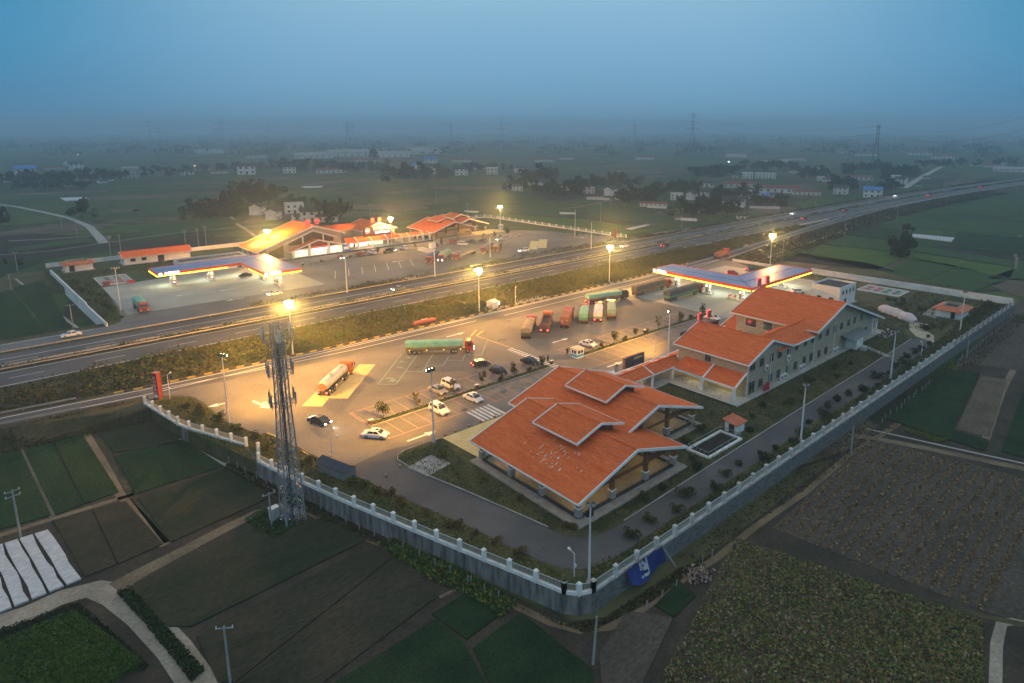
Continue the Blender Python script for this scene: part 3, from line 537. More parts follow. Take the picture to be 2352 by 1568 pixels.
# mulch in strips and white crop covers far off
def cover(pts, strips=1, label='', name='crop_cover'):
    q = [PV(x, y, LOW) for x, y in pts]; mb = MB()
    for k in range(strips):
        a, b = (k + .04) / strips, (k + .93) / strips
        if strips == 1: a, b = 0, 1
        mb.prism([q[0].lerp(q[1], a), q[0].lerp(q[1], b), q[3].lerp(q[2], b), q[3].lerp(q[2], a)], LOW, LOW + .35)
    return tag(mb.build(name, plastic), label, 'crop cover', 'white plastic crop covers on the fields')
cover([(2085, 537), (2192, 547), (2184, 556), (2098, 545)], 13, 'striped white plastic crop cover on the green fields at right')
cover([(690, 429), (742, 427), (736, 431), (700, 432)], 1, 'white plastic crop cover on the meadow behind the far restaurant')
cover([(138, 455), (196, 453), (205, 458), (150, 462)], 1, 'white plastic crop cover on the meadow at far left, by a lone tree'); cover([(1437, 526), (1480, 517), (1492, 517), (1450, 528)], 1, 'narrow white crop cover on the meadow beyond the red sign pillar of the far lot')
cover([(1284, 488), (1320, 489), (1322, 492), (1288, 492)], 1, 'small pale crop cover in the green field left of the village'); cover([(1065, 484), (1100, 486), (1095, 489), (1070, 487)], 1, 'small pale crop cover behind the far open hall'); cover([(236, 415), (262, 413), (262, 415), (240, 417)], 1, 'thin pale crop cover near the distant trees at left'); cover([(800, 500) , (801, 500), (801, 500.4), (800, 500.4)], 1, 'tiny pale crop cover on the meadow') if False else None
for p_, m_ in [([(470, 436), (560, 430), (600, 434), (500, 441)], black_f), ([(800, 448), (880, 443), (925, 447), (850, 453)], black_f), ([(870, 474), (960, 466), (985, 478), (900, 490)], brown_f), ([(250, 480), (310, 478), (330, 484), (265, 488)], brown_f), ([(700, 520), (780, 515), (800, 520), (720, 527)], midg), ([(20, 570), (200, 545), (215, 553), (20, 580)], midg), ([(860, 500), (960, 488), (1010, 496), (880, 512)], stubg), ([(1180, 470), (1330, 482), (1300, 500), (1160, 485)], midg), ([(1340, 470), (1560, 500), (1600, 520), (1360, 500)], midg), ([(1160, 492), (1360, 505), (1500, 530), (1420, 540), (1200, 505)], bright), ([(320, 520), (520, 500), (560, 510), (330, 545)], midg), ([(300, 480), (430, 470), (440, 480), (320, 500)], midg)]: plot(p_, m_, .06)
for p_, m_ in [([(30, 660), (100, 645), (165, 762), (120, 770)], wheat), ([(-40, 690), (26, 664), (110, 772), (-40, 795)], wheat), ([(-30, 605), (90, 590), (100, 600), (-30, 650)], wheat)]: plot(p_, m_, .15)
path([(-30, 465), (40, 475), (100, 487), (160, 501), (205, 520), (228, 545), (238, 558)], [3, 3, 3, 3.2, 3.6, 4, 4], concrete, 'lane', LOW + .05); path([(20, 553), (120, 549), (214, 541)], 1.2, pale_conc, 'irrigation_channel', LOW + .06); path([(-30, 588), (120, 576), (240, 558), (380, 538), (520, 524), (640, 515)], .9, concrete, 'footpath', LOW + .055); path([(36, 640), (120, 710), (190, 762), (215, 772)], .8, concrete, 'irrigation_channel', LOW + .06)
path([(530, 497), (545, 515), (570, 530), (590, 545)], 2, dirt_road, 'track', LOW + .05); path([(1230, 487), (1330, 475), (1390, 463), (1440, 458)], 1.4, dirt_road, 'track', LOW + .05); path([(2076, 432), (2110, 410), (2170, 378)], [6, 6, 6], concrete, 'lane', LOW + .2)
# ------------------------------------------------------------------ gabled roofs
def gable_Y(mb, tr, x0, z0, xr, zr_, x1, z1, y0, y1, t=.22, verge=.42, ridge=True):
    """roof with its ridge along Y: tiles into mb (0 tile, 1 soffit), white verges and eaves trim into tr"""
    mb.slab([(x0, y0, z0), (xr, y0, zr_), (xr, y1, zr_), (x0, y1, z0)], t, 0, 1); mb.slab([(xr, y0, zr_), (x1, y0, z1), (x1, y1, z1), (xr, y1, zr_)], t, 0, 1)
    for y in (y0 - .09, y1 + .09):
        tr.bar((x0 - .1, y, z0 + .06), (xr, y, zr_ + .09), .18, verge); tr.bar((xr, y, zr_ + .09), (x1 + .1, y, z1 + .06), .18, verge)
    tr.bar((x0 - .06, y0, z0 - .02), (x0 - .06, y1, z0 - .02), .12, .24); tr.bar((x1 + .06, y0, z1 - .02), (x1 + .06, y1, z1 - .02), .12, .24)
    if ridge: mb.bar((xr, y0 + .02, zr_ + .1), (xr, y1 - .02, zr_ + .1), .34, .16, 0)
roof_mats = [roofY, soffit_m]
# ------------------------------------------------------------------ open hall
HO = (73.0, 67.3, 0)
def make_hall():
    t = thing('open_hall', 'large open-sided hall under two stepped orange gable roofs, nearest the front corner of the wall', 'hall', HO)
    m = MB(HO); m.prism([(54.1, 52.3), (77.9, 52.3), (77.9, 59.0), (92.0, 59.0), (92.0, 82.4), (67.2, 82.4), (67.2, 76.0), (54.1, 76.0)], 0, .22); m.build('plinth', stone_m, t)
    m = MB(HO); m.prism([(55.9, 54.0), (76.2, 54.0), (76.2, 60.7), (90.4, 60.7), (90.4, 81), (68.6, 81), (68.6, 74.6), (55.9, 74.6)], .22, .34); m.build('floor', floor_m, t)
    k = MB(HO)
    for a, b in (((55.7, 53.9), (76.3, 53.9)), ((55.7, 53.9), (55.7, 74.8)), ((76.3, 53.9), (76.3, 60.6)), ((76.3, 60.5), (90.5, 60.5)), ((90.5, 60.5), (90.5, 81)), ((55.7, 74.8), (68.5, 74.8))): k.bar((*a, .62), (*b, .62), .3, .42)
    k.build('floor_kerb', dark_kerb, t)
    rail = MB(HO)
    for a, b in (((56.2, 53.9), (75.9, 53.9)), ((55.7, 54.4), (55.7, 74.4)), ((76.8, 60.5), (90.1, 60.5)), ((90.5, 61), (90.5, 80.6))):
        rail.bar((*a, 1.5), (*b, 1.5), .06, .06); n = int((Vector(a) - Vector(b)).length / 1.2)
        for i in range(n + 1): q = Vector(a).lerp(Vector(b), i / n); rail.bx(q.x - .025, q.x + .025, q.y - .025, q.y + .025, .62, 1.46)
    rail.build('handrail', steel, t)
    posts = [(55.7, 53.9, 3.85), (62.3, 53.9, 5.6), (69.6, 53.9, 5.7), (76.3, 53.9, 3.75), (55.7, 60.9, 3.85), (55.7, 67.8, 3.85), (55.7, 74.8, 3.85), (62.3, 74.8, 5.6), (76.6, 60.5, 6.2), (83.4, 60.5, 5.9), (90.5, 60.5, 3.65), (90.5, 67.3, 3.65), (90.5, 74.1, 3.65), (90.5, 80.9, 3.65), (83.4, 80.9, 5.9), (76.4, 80.9, 6.2), (69, 80.9, 4.2)]
    for x, y, h in posts:
        p = MB(HO).box(x, y, 1.75, .56, .56, h - 1.75).build('post', timber, t)
        q = MB(HO); q.box(x, y, .62, .82, .82, 1.15, mi=0); q.box(x, y, 1.77, .9, .9, .12, mi=1); q.build('post_base', [stone_m, white_p], p)
    br = MB(HO)
    for a, b in (((62.3, 53.9, 4.2), (55.9, 53.9, 3.6)), ((62.3, 53.9, 4.3), (66, 53.9, 6.6)), ((69.6, 53.9, 4.3), (66, 53.9, 6.6)), ((69.6, 53.9, 4.2), (76.2, 53.9, 3.5)), ((83.4, 60.5, 4.4), (79.3, 60.5, 6.7)), ((83.4, 60.5, 4.2), (90.4, 60.5, 3.4)), ((55.7, 54, 3.75), (55.7, 74.8, 3.75)), ((90.5, 60.5, 3.6), (90.5, 81, 3.6)), ((56, 53.9, 3.5), (76, 53.9, 3.5)), ((76.5, 60.5, 3.5), (90.3, 60.5, 3.5)), ((69, 80.9, 3.9), (90, 80.9, 3.5))): br.bar(a, b, .26, .36)
    br.build('roof_brace', timber, t)
    c = MB(HO); c.bx(63, 73, 63, 73.6, .34, 4.3); c.bx(74.5, 86, 66.5, 78, .34, 4.2); c.build('core_wall', wall_tile, t)
    for x in (64.6, 67.5, 70.4): MB(HO).bx(x, x + 1.5, 62.93, 62.995, .6, 3.0).build('core_window', glass_d, t)
    for y in (64.5, 67.8, 71): MB(HO).bx(62.93, 62.995, y, y + 1.5, .6, 3.0).build('core_window', glass_d, t)
    for args in ((54.3, 3.5, 66.0, 7.05, 77.7, 3.5, 52.6, 76.0, 'lower_roof'), (67.3, 3.85, 79.25, 7.45, 91.6, 3.5, 59.2, 82.3, 'upper_roof')):
        m, tr = MB(HO), MB(HO); gable_Y(m, tr, *args[:-1]); r = m.build('roof', roof_mats, t); tr.build('white_verge', white_p, r)
    for args in ((61.0, 7.0, 66.05, 8.5, 71.0, 7.0, 59.5, 68.8), (74.5, 7.2, 79.25, 8.75, 84.0, 7.2, 66.2, 75.5)):
        m, tr = MB(HO), MB(HO); gable_Y(m, tr, *args, t=.16, verge=.34); r = m.build('monitor_roof', roof_mats, t); tr.build('white_verge', white_p, r)
        x0, _, xr, _, x1, _, y0, y1 = args; cw = MB(HO)
        cw.bx(x0 + 1.3, x1 - 1.3, y0 + .9, y1 - .9, 5.0, args[1] + .02); cw.build('louvre_wall', timber, t)
    sp = MB(HO)                                                        # bird droppings below the monitor roof
    for _ in range(60):
        x = random.uniform(57.2, 61.5); y = random.gauss(61.5, 2.2); w = random.uniform(.05, .16); l_ = random.uniform(.1, .5)
        zz = lambda x: 3.5 + (x - 54.3) / 11.7 * 3.55 + .006
        sp.add([(x, y, zz(x)), (x - l_, y, zz(x - l_)), (x - l_, y + w, zz(x - l_)), (x, y + w, zz(x))], [(0, 1, 2, 3)])
    sp.build('white_roof_stain', mat('lime_stain', (.62, .58, .54), (.7, .66, .62), 3), t)
    return t
hall = make_hall()
for x, y, z, e_ in ((58.5, 56.5, 3.2, 260), (64, 57.5, 4.2, 240), (73, 57, 3.2, 220), (58.5, 69, 3.2, 240), (86.5, 63.5, 3.4, 240), (88, 72, 3.2, 200)):
    for k, (px, py, rz) in enumerate(((x, y, 0), (254 - x, 335 - y, 0))):
        l_ = bpy.data.lights.new('hall_ceiling_lamp', 'POINT'); l_.energy = e_ * (.42 if k == 0 else .8); l_.color = (1, .78, .42); l_.shadow_soft_size = .25
        o = bpy.data.objects.new('hall_ceiling_lamp', l_); C.objects.link(o); o.location = (px, py, z)
# black tables with pots inside the hall
t = thing('bench_set', 'black bench with white bowls under the nearer orange hall roof', 'bench', (68.5, 58.4, .34))
MB().box(0, 0, .55, 3.6, .7, .12, rad(8)).build('bench_top', dark_kerb, t)
for k in range(4): MB().box(-1.5 + k, -.2 + k * .14, 0, .5, .5, .55).build('leg', dark_kerb, t)
for k in range(3): MB().box(-1.2 + 1.1 * k, -.15 + .15 * k, .67, .36, .36, .12, 0, 0, .7).build('bowl', white_p, t)
tag(MB().box(0, 0, 0, .9, .7, .8, .3, 0, .8).tube((0, 0, .8), (0, 0, .95), .25, 8).build('rubbish_bin', black_r, None, (57.3, 53.3, .22)), 'black rubbish bin by the front corner post of the open hall', 'bin')
# ------------------------------------------------------------------ long service building
BO = (138.0, 70.0, 0)
def window(t, face, a, z, w, h, pos, glass=None, bars=True, fr=None):
    """window on a wall: face 'Y-' 'Y+' 'X-' 'X+', a = centre along the wall, z = sill"""
    s_ = 1 if face[1] == '+' else -1; f = MB(BO); p = MB(BO)
    def put(mb, a0, a1, z0, z1, d0, d1):
        lo, hi = sorted((pos + s_ * d0, pos + s_ * d1))
        if face[0] == 'Y': mb.bx(a0, a1, lo, hi, z0, z1)
        else: mb.bx(lo, hi, a0, a1, z0, z1)
    a0, a1, z0, z1 = a - w / 2, a + w / 2, z, z + h
    put(f, a0 - .08, a0, z0 - .08, z1 + .08, -.05, .07); put(f, a1, a1 + .08, z0 - .08, z1 + .08, -.05, .07); put(f, a0, a1, z0 - .08, z0, -.05, .09); put(f, a0, a1, z1, z1 + .08, -.05, .07)
    if bars: put(f, a - .03, a + .03, z0, z1, .03, .06); put(f, a0, a - .03, z1 - .45, z1 - .40, .03, .06); put(f, a + .03, a1, z1 - .45, z1 - .40, .03, .06)
    o = f.build('window', fr or frame_g, t); put(p, a0, a1, z0, z1, -.04, .02); p.build('pane', glass or glass_d, o)
lit_shop = mat('lit_shop_interior', (.7, .72, .6), (.9, .85, .6), 1.1, .5, stretch=(1, 1, 2.2), emit=(.95, 1.0, .72), estr=.85)
lit_warm = mat('lit_warm_window', (.6, .45, .2), None, emit=(1, .72, .3), estr=.9)
red_led = mat('red_neon', (.8, .05, .05), None, emit=(1, .05, .04), estr=3.2); white_led = mat('white_neon', (1, 1, 1), None, emit=(1, .93, .95), estr=6); blue_led = mat('blue_white_neon', (.8, .85, 1), None, emit=(.62, .62, 1), estr=7)
red_sign = mat('red_sign_face', (.62, .05, .04), None, rough=.5, emit=(1, .06, .05), estr=1.2)
def make_service():
    t = thing('service_building', 'long two-storey beige brick building with orange gable roofs behind the near car park', 'building', BO)
    # walls
    w = MB(BO); w.extr([(60.3, 0), (60.3, 6.75), (60.3, 6.75), (76.2, 6.75), (76.2, 0)], 'x', 108.1, 124.0)
    w.extr([(108.1, 6.75), (115.9, 9.7), (124.0, 6.75)], 'y', 60.3, 76.2)
    w.bx(124.0, 135.0, 60.303, 67.6, 0, 6.7)
    w.extr([(135, 0), (135, 8.0), (146.9, 11.75), (166.5, 4.95), (166.5, 0)], 'y', 60.306, 79.2)
    w.extr([(124, 6.7), (124, 6.8), (135, 6.8), (135, 6.7)], 'y', 60.4, 67.6)
    w.build('wall', wall_tile, t)
    b = MB(BO); b.bx(102.7, 109, 59.1, 74.6, 0, .2); b.bx(109, 172, 59.1, 60.3, 0, .16); b.bx(166.5, 172, 60.3, 80, 0, .16); b.bx(91.5, 108.1, 74.6, 82, 0, .3); b.bx(108.1, 166.5, 76.2, 83.6, 0, .3); b.build('apron', pale_conc, t)
    k = MB(BO); k.bx(91.5, 166.5, 83.6, 83.75, 0, .5); k.bx(102.55, 102.7, 59.1, 74.6, 0, .3); k.build('apron_kerb', dark_kerb, t)
    # roofs
    m, tr = MB(BO), MB(BO); gable_Y(m, tr, 107.2, 7.0, 115.9, 10.05, 124.6, 7.0, 59.7, 76.9); r = m.build('roof', roof_mats, t); tr.build('white_verge', white_p, r)
    m, tr = MB(BO), MB(BO); gable_Y(m, tr, 133.8, 7.95, 146.9, 12.05, 170.6, 3.9, 59.0, 80.2, verge=.5); r = m.build('roof', roof_mats, t); tr.build('white_verge', white_p, r)
    sk = MB(BO)
    for y in (73.0, 70.6, 68.2, 65.6):
        f = lambda x: 12.05 - (x - 146.9) / 23.7 * 8.15 + .012
        sk.add([(163, y, f(163)), (168.6, y, f(168.6)), (168.6, y + 1.0, f(168.6)), (163, y + 1.0, f(163))], [(0, 1, 2, 3)])
    sk.build('skylight', mat('pale_skylight', (.42, .46, .44), None, rough=.2), t)
    m = MB(BO); yr, zr_, ze = 63.9, 9.0, 6.95
    m.slab([(119.0, 59.7, ze), (137.0, 59.7, ze), (139.0, yr, zr_), (117.0, yr, zr_)], .2, 0, 1); m.slab([(117.0, yr, zr_), (139, yr, zr_), (137, 68.2, ze), (119, 68.2, ze)], .2, 0, 1); m.bar((117, yr, zr_ + .1), (139, yr, zr_ + .1), .3, .15)
    r = m.build('roof', [roofX, soffit_m], t); tr = MB(BO); tr.bar((124.7, 59.62, ze), (133.7, 59.62, ze), .16, .26); tr.build('gutter', white_p, r)
    # veranda on the end wall and arcade toward the car park
    m, tr = MB(BO), MB(BO); m.slab([(104.3, 60.5, 2.95), (108.09, 60.5, 4.75), (108.09, 74.6, 4.75), (104.3, 74.6, 2.95)], .15, 0, 1); r = m.build('veranda_roof', roof_mats, t)
    for y in (60.5, 67.6): tr.bar((104.2, y, 3.1), (108.09, y, 4.98), .3, .3)
    tr.bar((104.4, 60.4, 3.0), (104.4, 75.5, 3.0), .3, .42); tr.build('white_beam', white_p, r)
    for y in (61.0, 68.2, 75.3): MB(BO).box(104.8, y, .2, .55, .55, 2.55).build('post', white_p, t)
    MB(BO).bx(108.02, 108.095, 61.2, 75.6, .2, 3.4).build('veranda_back_wall', mat('warm_back_wall', (.40, .31, .13), (.46, .36, .17), .6), t)
    rl = MB(BO); rl.bar((104.8, 61.3, 1.1), (104.8, 75.1, 1.1), .05, .05)
    for i in range(13): rl.bx(104.78, 104.82, 61.5 + i * 1.12, 61.54 + i * 1.12, .2, 1.06)
    rl.build('handrail', steel, t)
    m, tr = MB(BO), MB(BO); m.slab([(90.6, 75.0, 2.95), (107.6, 75.0, 2.95), (108.9, 77.6, 4.0), (90.6, 77.6, 4.0)], .15, 0, 1); m.slab([(90.6, 77.6, 4.0), (108.9, 77.6, 4.0), (108.9, 80.4, 2.9), (90.6, 80.4, 2.9)], .15, 0, 1); m.bar((90.6, 77.6, 4.1), (108.2, 77.6, 4.1), .26, .14)
    m.slab([(108.0, 80.4, 2.9), (108.0, 76.22, 4.75), (132.9, 76.22, 4.75), (132.9, 80.4, 2.9)], .15, 0, 1)
    r = m.build('arcade_roof', [roofX, soffit_m], t)
    for x in (92.2, 95.6, 103, 106.7, 113.8, 121.3, 127.9):
        z1_ = 4.2 if x < 108 else 4.95
        tr.bar((x, 77.6 if x < 108 else 76.3, z1_), (x, 80.6, 3.1), .34, .32)
    tr.bar((98.4, 77.7, 4.15), (98.4, 74.9, 3.1), .22, .25); tr.bar((90.7, 74.95, 3.0), (107.5, 74.95, 3.0), .12, .22); tr.bar((90.7, 80.5, 3.0), (132.8, 80.5, 3.0), .3, .4); tr.build('white_beam', white_p, r)
    for x in (92.2, 95.6, 103, 106.7, 113.8, 121.3, 127.9): MB(BO).box(x, 80.2, .3, .6, .6, 2.4).build('post', white_p, t)
    for x, y in ((98.4, 75.3), (96.5, 76.4), (93.2, 75.3)): MB(BO).box(x, y, .2, .4, .4, 2.7).build('post', white_p, t)
    cwall = MB(BO); cwall.bx(98.8, 104.2, 77.3, 77.5, .3, 2.8); cwall.build('corridor_wall', wall_tile, t)
    # car-park side: shop fronts, lit restaurant porch, sign board
    for x0, x1, g_ in ((121.7, 127.5, lit_shop), (114.2, 120.9, lit_shop), (128.3, 132.6, lit_warm)): MB(BO).bx(x0, x1, 76.25, 76.33, .4, 2.75).build('shop_front', g_, t)
    fr = MB(BO)
    for x in (123.6, 125.6, 116.4, 118.6): fr.bx(x - .06, x + .06, 76.34, 76.42, .3, 2.8)
    fr.build('shop_mullion', frame_g, t)
    ls = MB(BO).bx(121.7, 127.6, 80.68, 80.86, 2.75, 3.12).build('light_strip', red_led, t); MB(BO).bx(121.8, 127.5, 80.87, 80.93, 2.5, 2.74).build('white_tube', white_led, ls)
    sb = MB(BO).bx(109.8, 123.8, 77.0, 77.3, 4.4, 8.7).build('sign_board', mat('maroon_sign_board', (.06, .026, .022), (.085, .04, .035), .8, .5), t)
    lt = lettering('彭州服务区', 1.75, mat('silver_letter', (.75, .73, .68), None, emit=(1, .95, .85), estr=.35), sb, (114.9 - BO[0], 77.36 - BO[1], 7.6), math.pi, 'sign_lettering', .06)
    lc = MB(BO); lc.bx(111.4, 118.2, 77.32, 77.42, 5.55, 6.2); lc.build('light_strip', blue_led, t)
    disc = MB(BO); disc.tube((121.9, 77.31, 7.0), (121.9, 77.4, 7.0), 1.22, 28); disc.build('sign_disc', mat('blue_sign_disc', (.03, .12, .40), None, emit=(.1, .35, 1), estr=.25), sb)
    rg = MB(BO)
    for i in range(28):
        a, b_ = 2 * math.pi * i / 28, 2 * math.pi * (i + 1) / 28
        rg.add([(121.9 + r_ * math.cos(q), 77.43, 7 + r_ * math.sin(q)) for r_, q in ((1.18, a), (1.18, b_), (1.05, b_), (1.05, a))], [(0, 1, 2, 3)])
    rg.add([(121.9 + u, 77.44, 7 + v) for u, v in ((.9, -.05), (.55, .35), (.2, .3), (-.05, .62), (-.4, .3), (-.85, .1), (-.6, -.25), (0, -.42), (.6, -.3))], [tuple(range(9))]); rg.build('sign_emblem', mat('white_emblem', (.8, .8, .8), None, emit=(1, 1, 1), estr=.3), sb)
    # restaurant gable
    wn = MB(BO)
    for pts in ([(138.6, 4.9), (138.6, 6.3), (142.6, 7.9), (142.6, 4.9)], [(143.2, 4.9), (143.2, 8.1), (147.2, 9.5), (151.2, 8.1), (151.2, 4.9)], [(151.8, 4.9), (151.8, 7.9), (157.4, 5.9), (157.4, 4.9)], [(159.5, .4), (159.5, 5.2), (165.2, 3.3), (165.2, .4)]): wn.extr(pts, 'y', 79.21, 79.27)
    wn.build('gable_glazing', mat('dark_amber_glass', (.05, .035, .012), (.10, .07, .02), .8, .2, spec=.6), t)
    tr = MB(BO); tr.bar((137.2, 79.6, 6.6), (147.2, 79.6, 10.3), .7, .45); tr.bar((147.2, 79.6, 10.3), (159.4, 79.6, 5.8), .7, .45)
    for x in (142.9, 151.5): tr.bx(x - .25, x + .25, 79.2, 79.45, 4.6, 8.0)
    tr.build('gable_chevron', white_p, t)
    m, tr = MB(BO), MB(BO); gable_Y(m, tr, 133.6, 3.0, 146.9, 6.75, 158.4, 3.1, 79.25, 83.5, verge=.45); r = m.build('porch_roof', roof_mats, t); tr.build('white_verge', white_p, r)
    pc = MB(BO); pc.bx(135.0, 157.0, 82.3, 82.75, 3.1, 3.6)
    pc.build('porch_beam', white_p, t)
    for x in (135.2, 142.2, 150.3, 156.9): MB(BO).bx(x - .4, x + .4, 82.2, 82.85, .3, 3.1 if x in (135.2, 156.9) else 5.4).build('post', white_p, t)
    MB(BO).extr([(138.5, 3.62), (146.9, 6.15), (154.5, 3.62)], 'y', 82.3, 82.4).build('porch_gable', mat('red_brown_gable_panel', (.16, .055, .03), None), t)
    for x0, x1 in ((136.0, 141.7), (142.7, 149.8), (150.8, 156.4)): MB(BO).bx(x0, x1, 81.6, 81.7, .35, 2.9).build('shop_front', lit_shop, t)
    fr = MB(BO)
    for x in (138.2, 144.2, 146.2, 148.2, 152.8, 154.6): fr.bx(x - .06, x + .06, 81.71, 81.8, .3, 2.9)
    fr.build('shop_mullion', mat('red_door_frame', (.35, .04, .03)), t)
    s = MB(BO).bx(142.9, 149.6, 82.86, 82.98, 2.7, 3.9).build('fascia_sign', red_sign, t); MB(BO).bx(143.1, 149.4, 82.99, 83.05, 2.72, 3.2).build('white_tube', white_led, s)
    s = MB(BO).bx(133.4, 136.4, 83.0, 83.1, .5, 3.4).build('notice_panel', mat('blue_notice_panel', (.03, .035, .16), None, emit=(.1, .1, .5), estr=.3), t); MB(BO).bx(133.7, 136.1, 83.11, 83.14, 1.2, 2.5).build('notice_sheet', mat('pale_notice_sheet', (.6, .58, .5), None, emit=(1, .9, .7), estr=.4), s)
    MB(BO).tube((132.4, 83.1, 2.9), (132.4, 83.3, 2.9), .5, 14).build('round_light_sign', mat('round_sign_light', (.7, .85, 1), None, emit=(.75, .9, 1), estr=5), t)
    # rooftop letters of the restaurant and the shop, on little frames
    for txt, x, y, z, sz in (('餐厅', 147.1, 79.6, 13.4, 2.2), ('超市', 117.0, 76.3, 11.2, 1.8)):
        for k, ch in enumerate(txt):
            o = lettering(ch, sz, red_led, t, (x - BO[0] - (k - .5) * sz * 1.85, y - BO[1], z), math.pi, 'roof_letter', .1)
            fr = MB(BO); xx = x - (k - .5) * sz * 1.85
            for dx in (-.6, .6): fr.bar((xx + dx, y - .15, z - sz * .9), (xx + dx, y - .15, z + sz * .45), .07, .07); fr.bar((xx + dx, y - 1.2, z - sz * .9), (xx + dx, y - .15, z), .06, .06)
            for dz in (-.5, 0, .45): fr.bar((xx - .7, y - .12, z + dz * sz), (xx + .7, y - .12, z + dz * sz), .06, .06)
            MB(BO).bx(xx - .62 * sz / 1.8, xx + .62 * sz / 1.8, y - .11, y - .07, z - sz * .42, z + sz * .46).build('letter_glow_shield', mat('glow_shield_plate', (.30, .10, .08), (.36, .15, .12), 1), t)  # plate added behind each letter to block its glow from the back
            fr.build('letter_frame', mat('letter_frame_paint', (.40, .13, .10)), t)
    # windows of the field side
    up = [(1020, 875, 1.7), (1105, 830, 1.5), (1197, 790, 1.2), (1270, 760, 1.4), (1355, 725, 1.4), (1425, 700, 1.2), (1505, 665, 1.2), (1570, 640, 1.2), (1640, 600, 1.2), (1708, 567, 1.3), (1775, 535, 1.3), (1835, 510, 1.3), (1900, 480, 1.3), (1955, 458, 1.3), (2018, 440, 1.0)]
    for x, y, w_ in up:
        a, z = zb.onY(x, y, 60.3); window(t, 'Y-', a, max(4.4, min(z - .75, 5.2)) if a > 108 else 4.6, w_, 1.55 if a < 165 else 1.2, 60.3)
    for x, y, w_, h_ in [(1010, 1065, 2.0, 2.3), (1090, 1025, 1.4, 1.6), (1180, 985, 1.3, 1.6), (1255, 945, 1.3, 1.6), (1340, 905, 1.3, 1.6), (1410, 870, 1.3, 1.6), (1490, 835, 1.3, 1.8), (1555, 805, 1.5, 1.8), (1627, 770, 1.3, 1.6), (1690, 742, 1.3, 1.6), (2000, 590, 1.3, 1.6), (2055, 565, 1.3, 1.7)]:
        a, z = zb.onY(x, y, 60.3); window(t, 'Y-', a, .95 if h_ < 2.2 else .5, w_, h_, 60.3, lit_warm if False else None)
    a, z = zb.onY(1940, 655, 60.3); MB(BO).bx(a - .8, a + .8, 60.2, 60.29, .16, 2.5).build('door', glass_d, t)
    a, z = zb.onX(612, 795, 108.1); window(t, 'X-', a, 5.0, 1.2, 1.4, 108.1)
    for y0, y1 in ((70.0, 72.4), (74.0, 76.8)): window(t, 'X-', (y0 + y1) / 2, 5.2, y1 - y0, 1.9, 135.0, bars=False, fr=white_p)
    for x, z0_, z1_ in ((108.0, 0, 6.7), (116.6, 0, 6.7), (124.1, 0, 6.7), (135.2, 0, 7.8), (145, 0, 9)):
        MB(BO).tube((x if x > 108.05 else 107.98, 60.2, z0_ + .16), (x if x > 108.05 else 107.98, 60.2, z1_), .07, 6).build('downpipe', white_p, t)
    for x, z in ((121.0, .3), (122.3, .3), (129.0, .3), (130.3, .3), (145.4, .3), (146.7, .3), (114.6, 4.0), (123.3, 3.9)):
        u = MB(BO).bx(x - .45, x + .45, 59.75, 60.15, z, z + 1.1).build('air_conditioner', white_old, t); MB(BO).tube((x - .1, 59.74, z + .55), (x - .1, 59.70, z + .55), .3, 12).build('fan_grille', steel_d, u)
    aw = MB(BO); aw.slab([(148.6, 57.2, 3.0), (158.6, 57.2, 3.0), (158.6, 60.29, 3.7), (148.6, 60.29, 3.7)], .06)
    for i in range(9): aw.bar((148.8 + i * 1.2, 57.2, 3.12), (148.8 + i * 1.2, 60.28, 3.82), .1, .1)
    aw.build('awning', steel, t)
    MB(BO).bx(151.5, 155.0, 57.6, 60.2, .16, 2.9).build('store_cabin', white_old, t); MB(BO).box(153.2, 56.6, .0, 1.8, 1.1, .9).build('water_tub', concrete, t)
    po = MB(BO); po.bx(166.5, 166.9, 60.0, 60.6, .1, 4.6); po.bx(168.9, 169.3, 59.9, 60.4, .1, 3.9); po.bx(166.9, 168.9, 59.95, 60.35, 3.6, 4.0); po.build('porch_frame', white_p, t)
    for y in (60.2, 66, 72, 78.6): MB(BO).box(169.1, y, .16, .5, .5, 4.0).build('post', white_p, t)
    return t
service = make_service()
for x, y, z, e_, c_ in ((106.4, 64.5, 2.5, 110, (1, .85, .45)), (106.4, 71.5, 2.5, 110, (1, .85, .45)), (101.5, 78.8, 2.5, 90, (1, .85, .45)), (124.6, 78.5, 2.5, 160, (1, .85, .6)), (117.5, 78.5, 2.5, 160, (1, .9, .6)), (146.2, 82.1, 2.6, 250, (1, .92, .7)), (139, 82.0, 2.6, 140, (1, .92, .7)), (153.6, 82.0, 2.6, 140, (1, .92, .7)), (124.6, 81.6, 2.9, 90, (1, .12, .1)), (146.2, 83.9, 3.2, 120, (1, .25, .22))):
    for k in (0, 1):
        l_ = bpy.data.lights.new('arcade_lamp', 'POINT'); l_.energy = e_ * (1, 1.6)[k]; l_.color = c_; l_.shadow_soft_size = .2
        o = bpy.data.objects.new('arcade_lamp', l_); C.objects.link(o); o.location = (x, y, z) if k == 0 else (254 - x, 335 - y, z)
far_hall = dup(hall, (254 - HO[0], 335 - HO[1], 0), math.pi, 'open hall with two stepped orange roofs right of the far restaurant building')
far_service = dup(service, (254 - BO[0], 335 - BO[1], 0), math.pi, 'long lit restaurant building with orange gables and a dark sign board across the expressway')
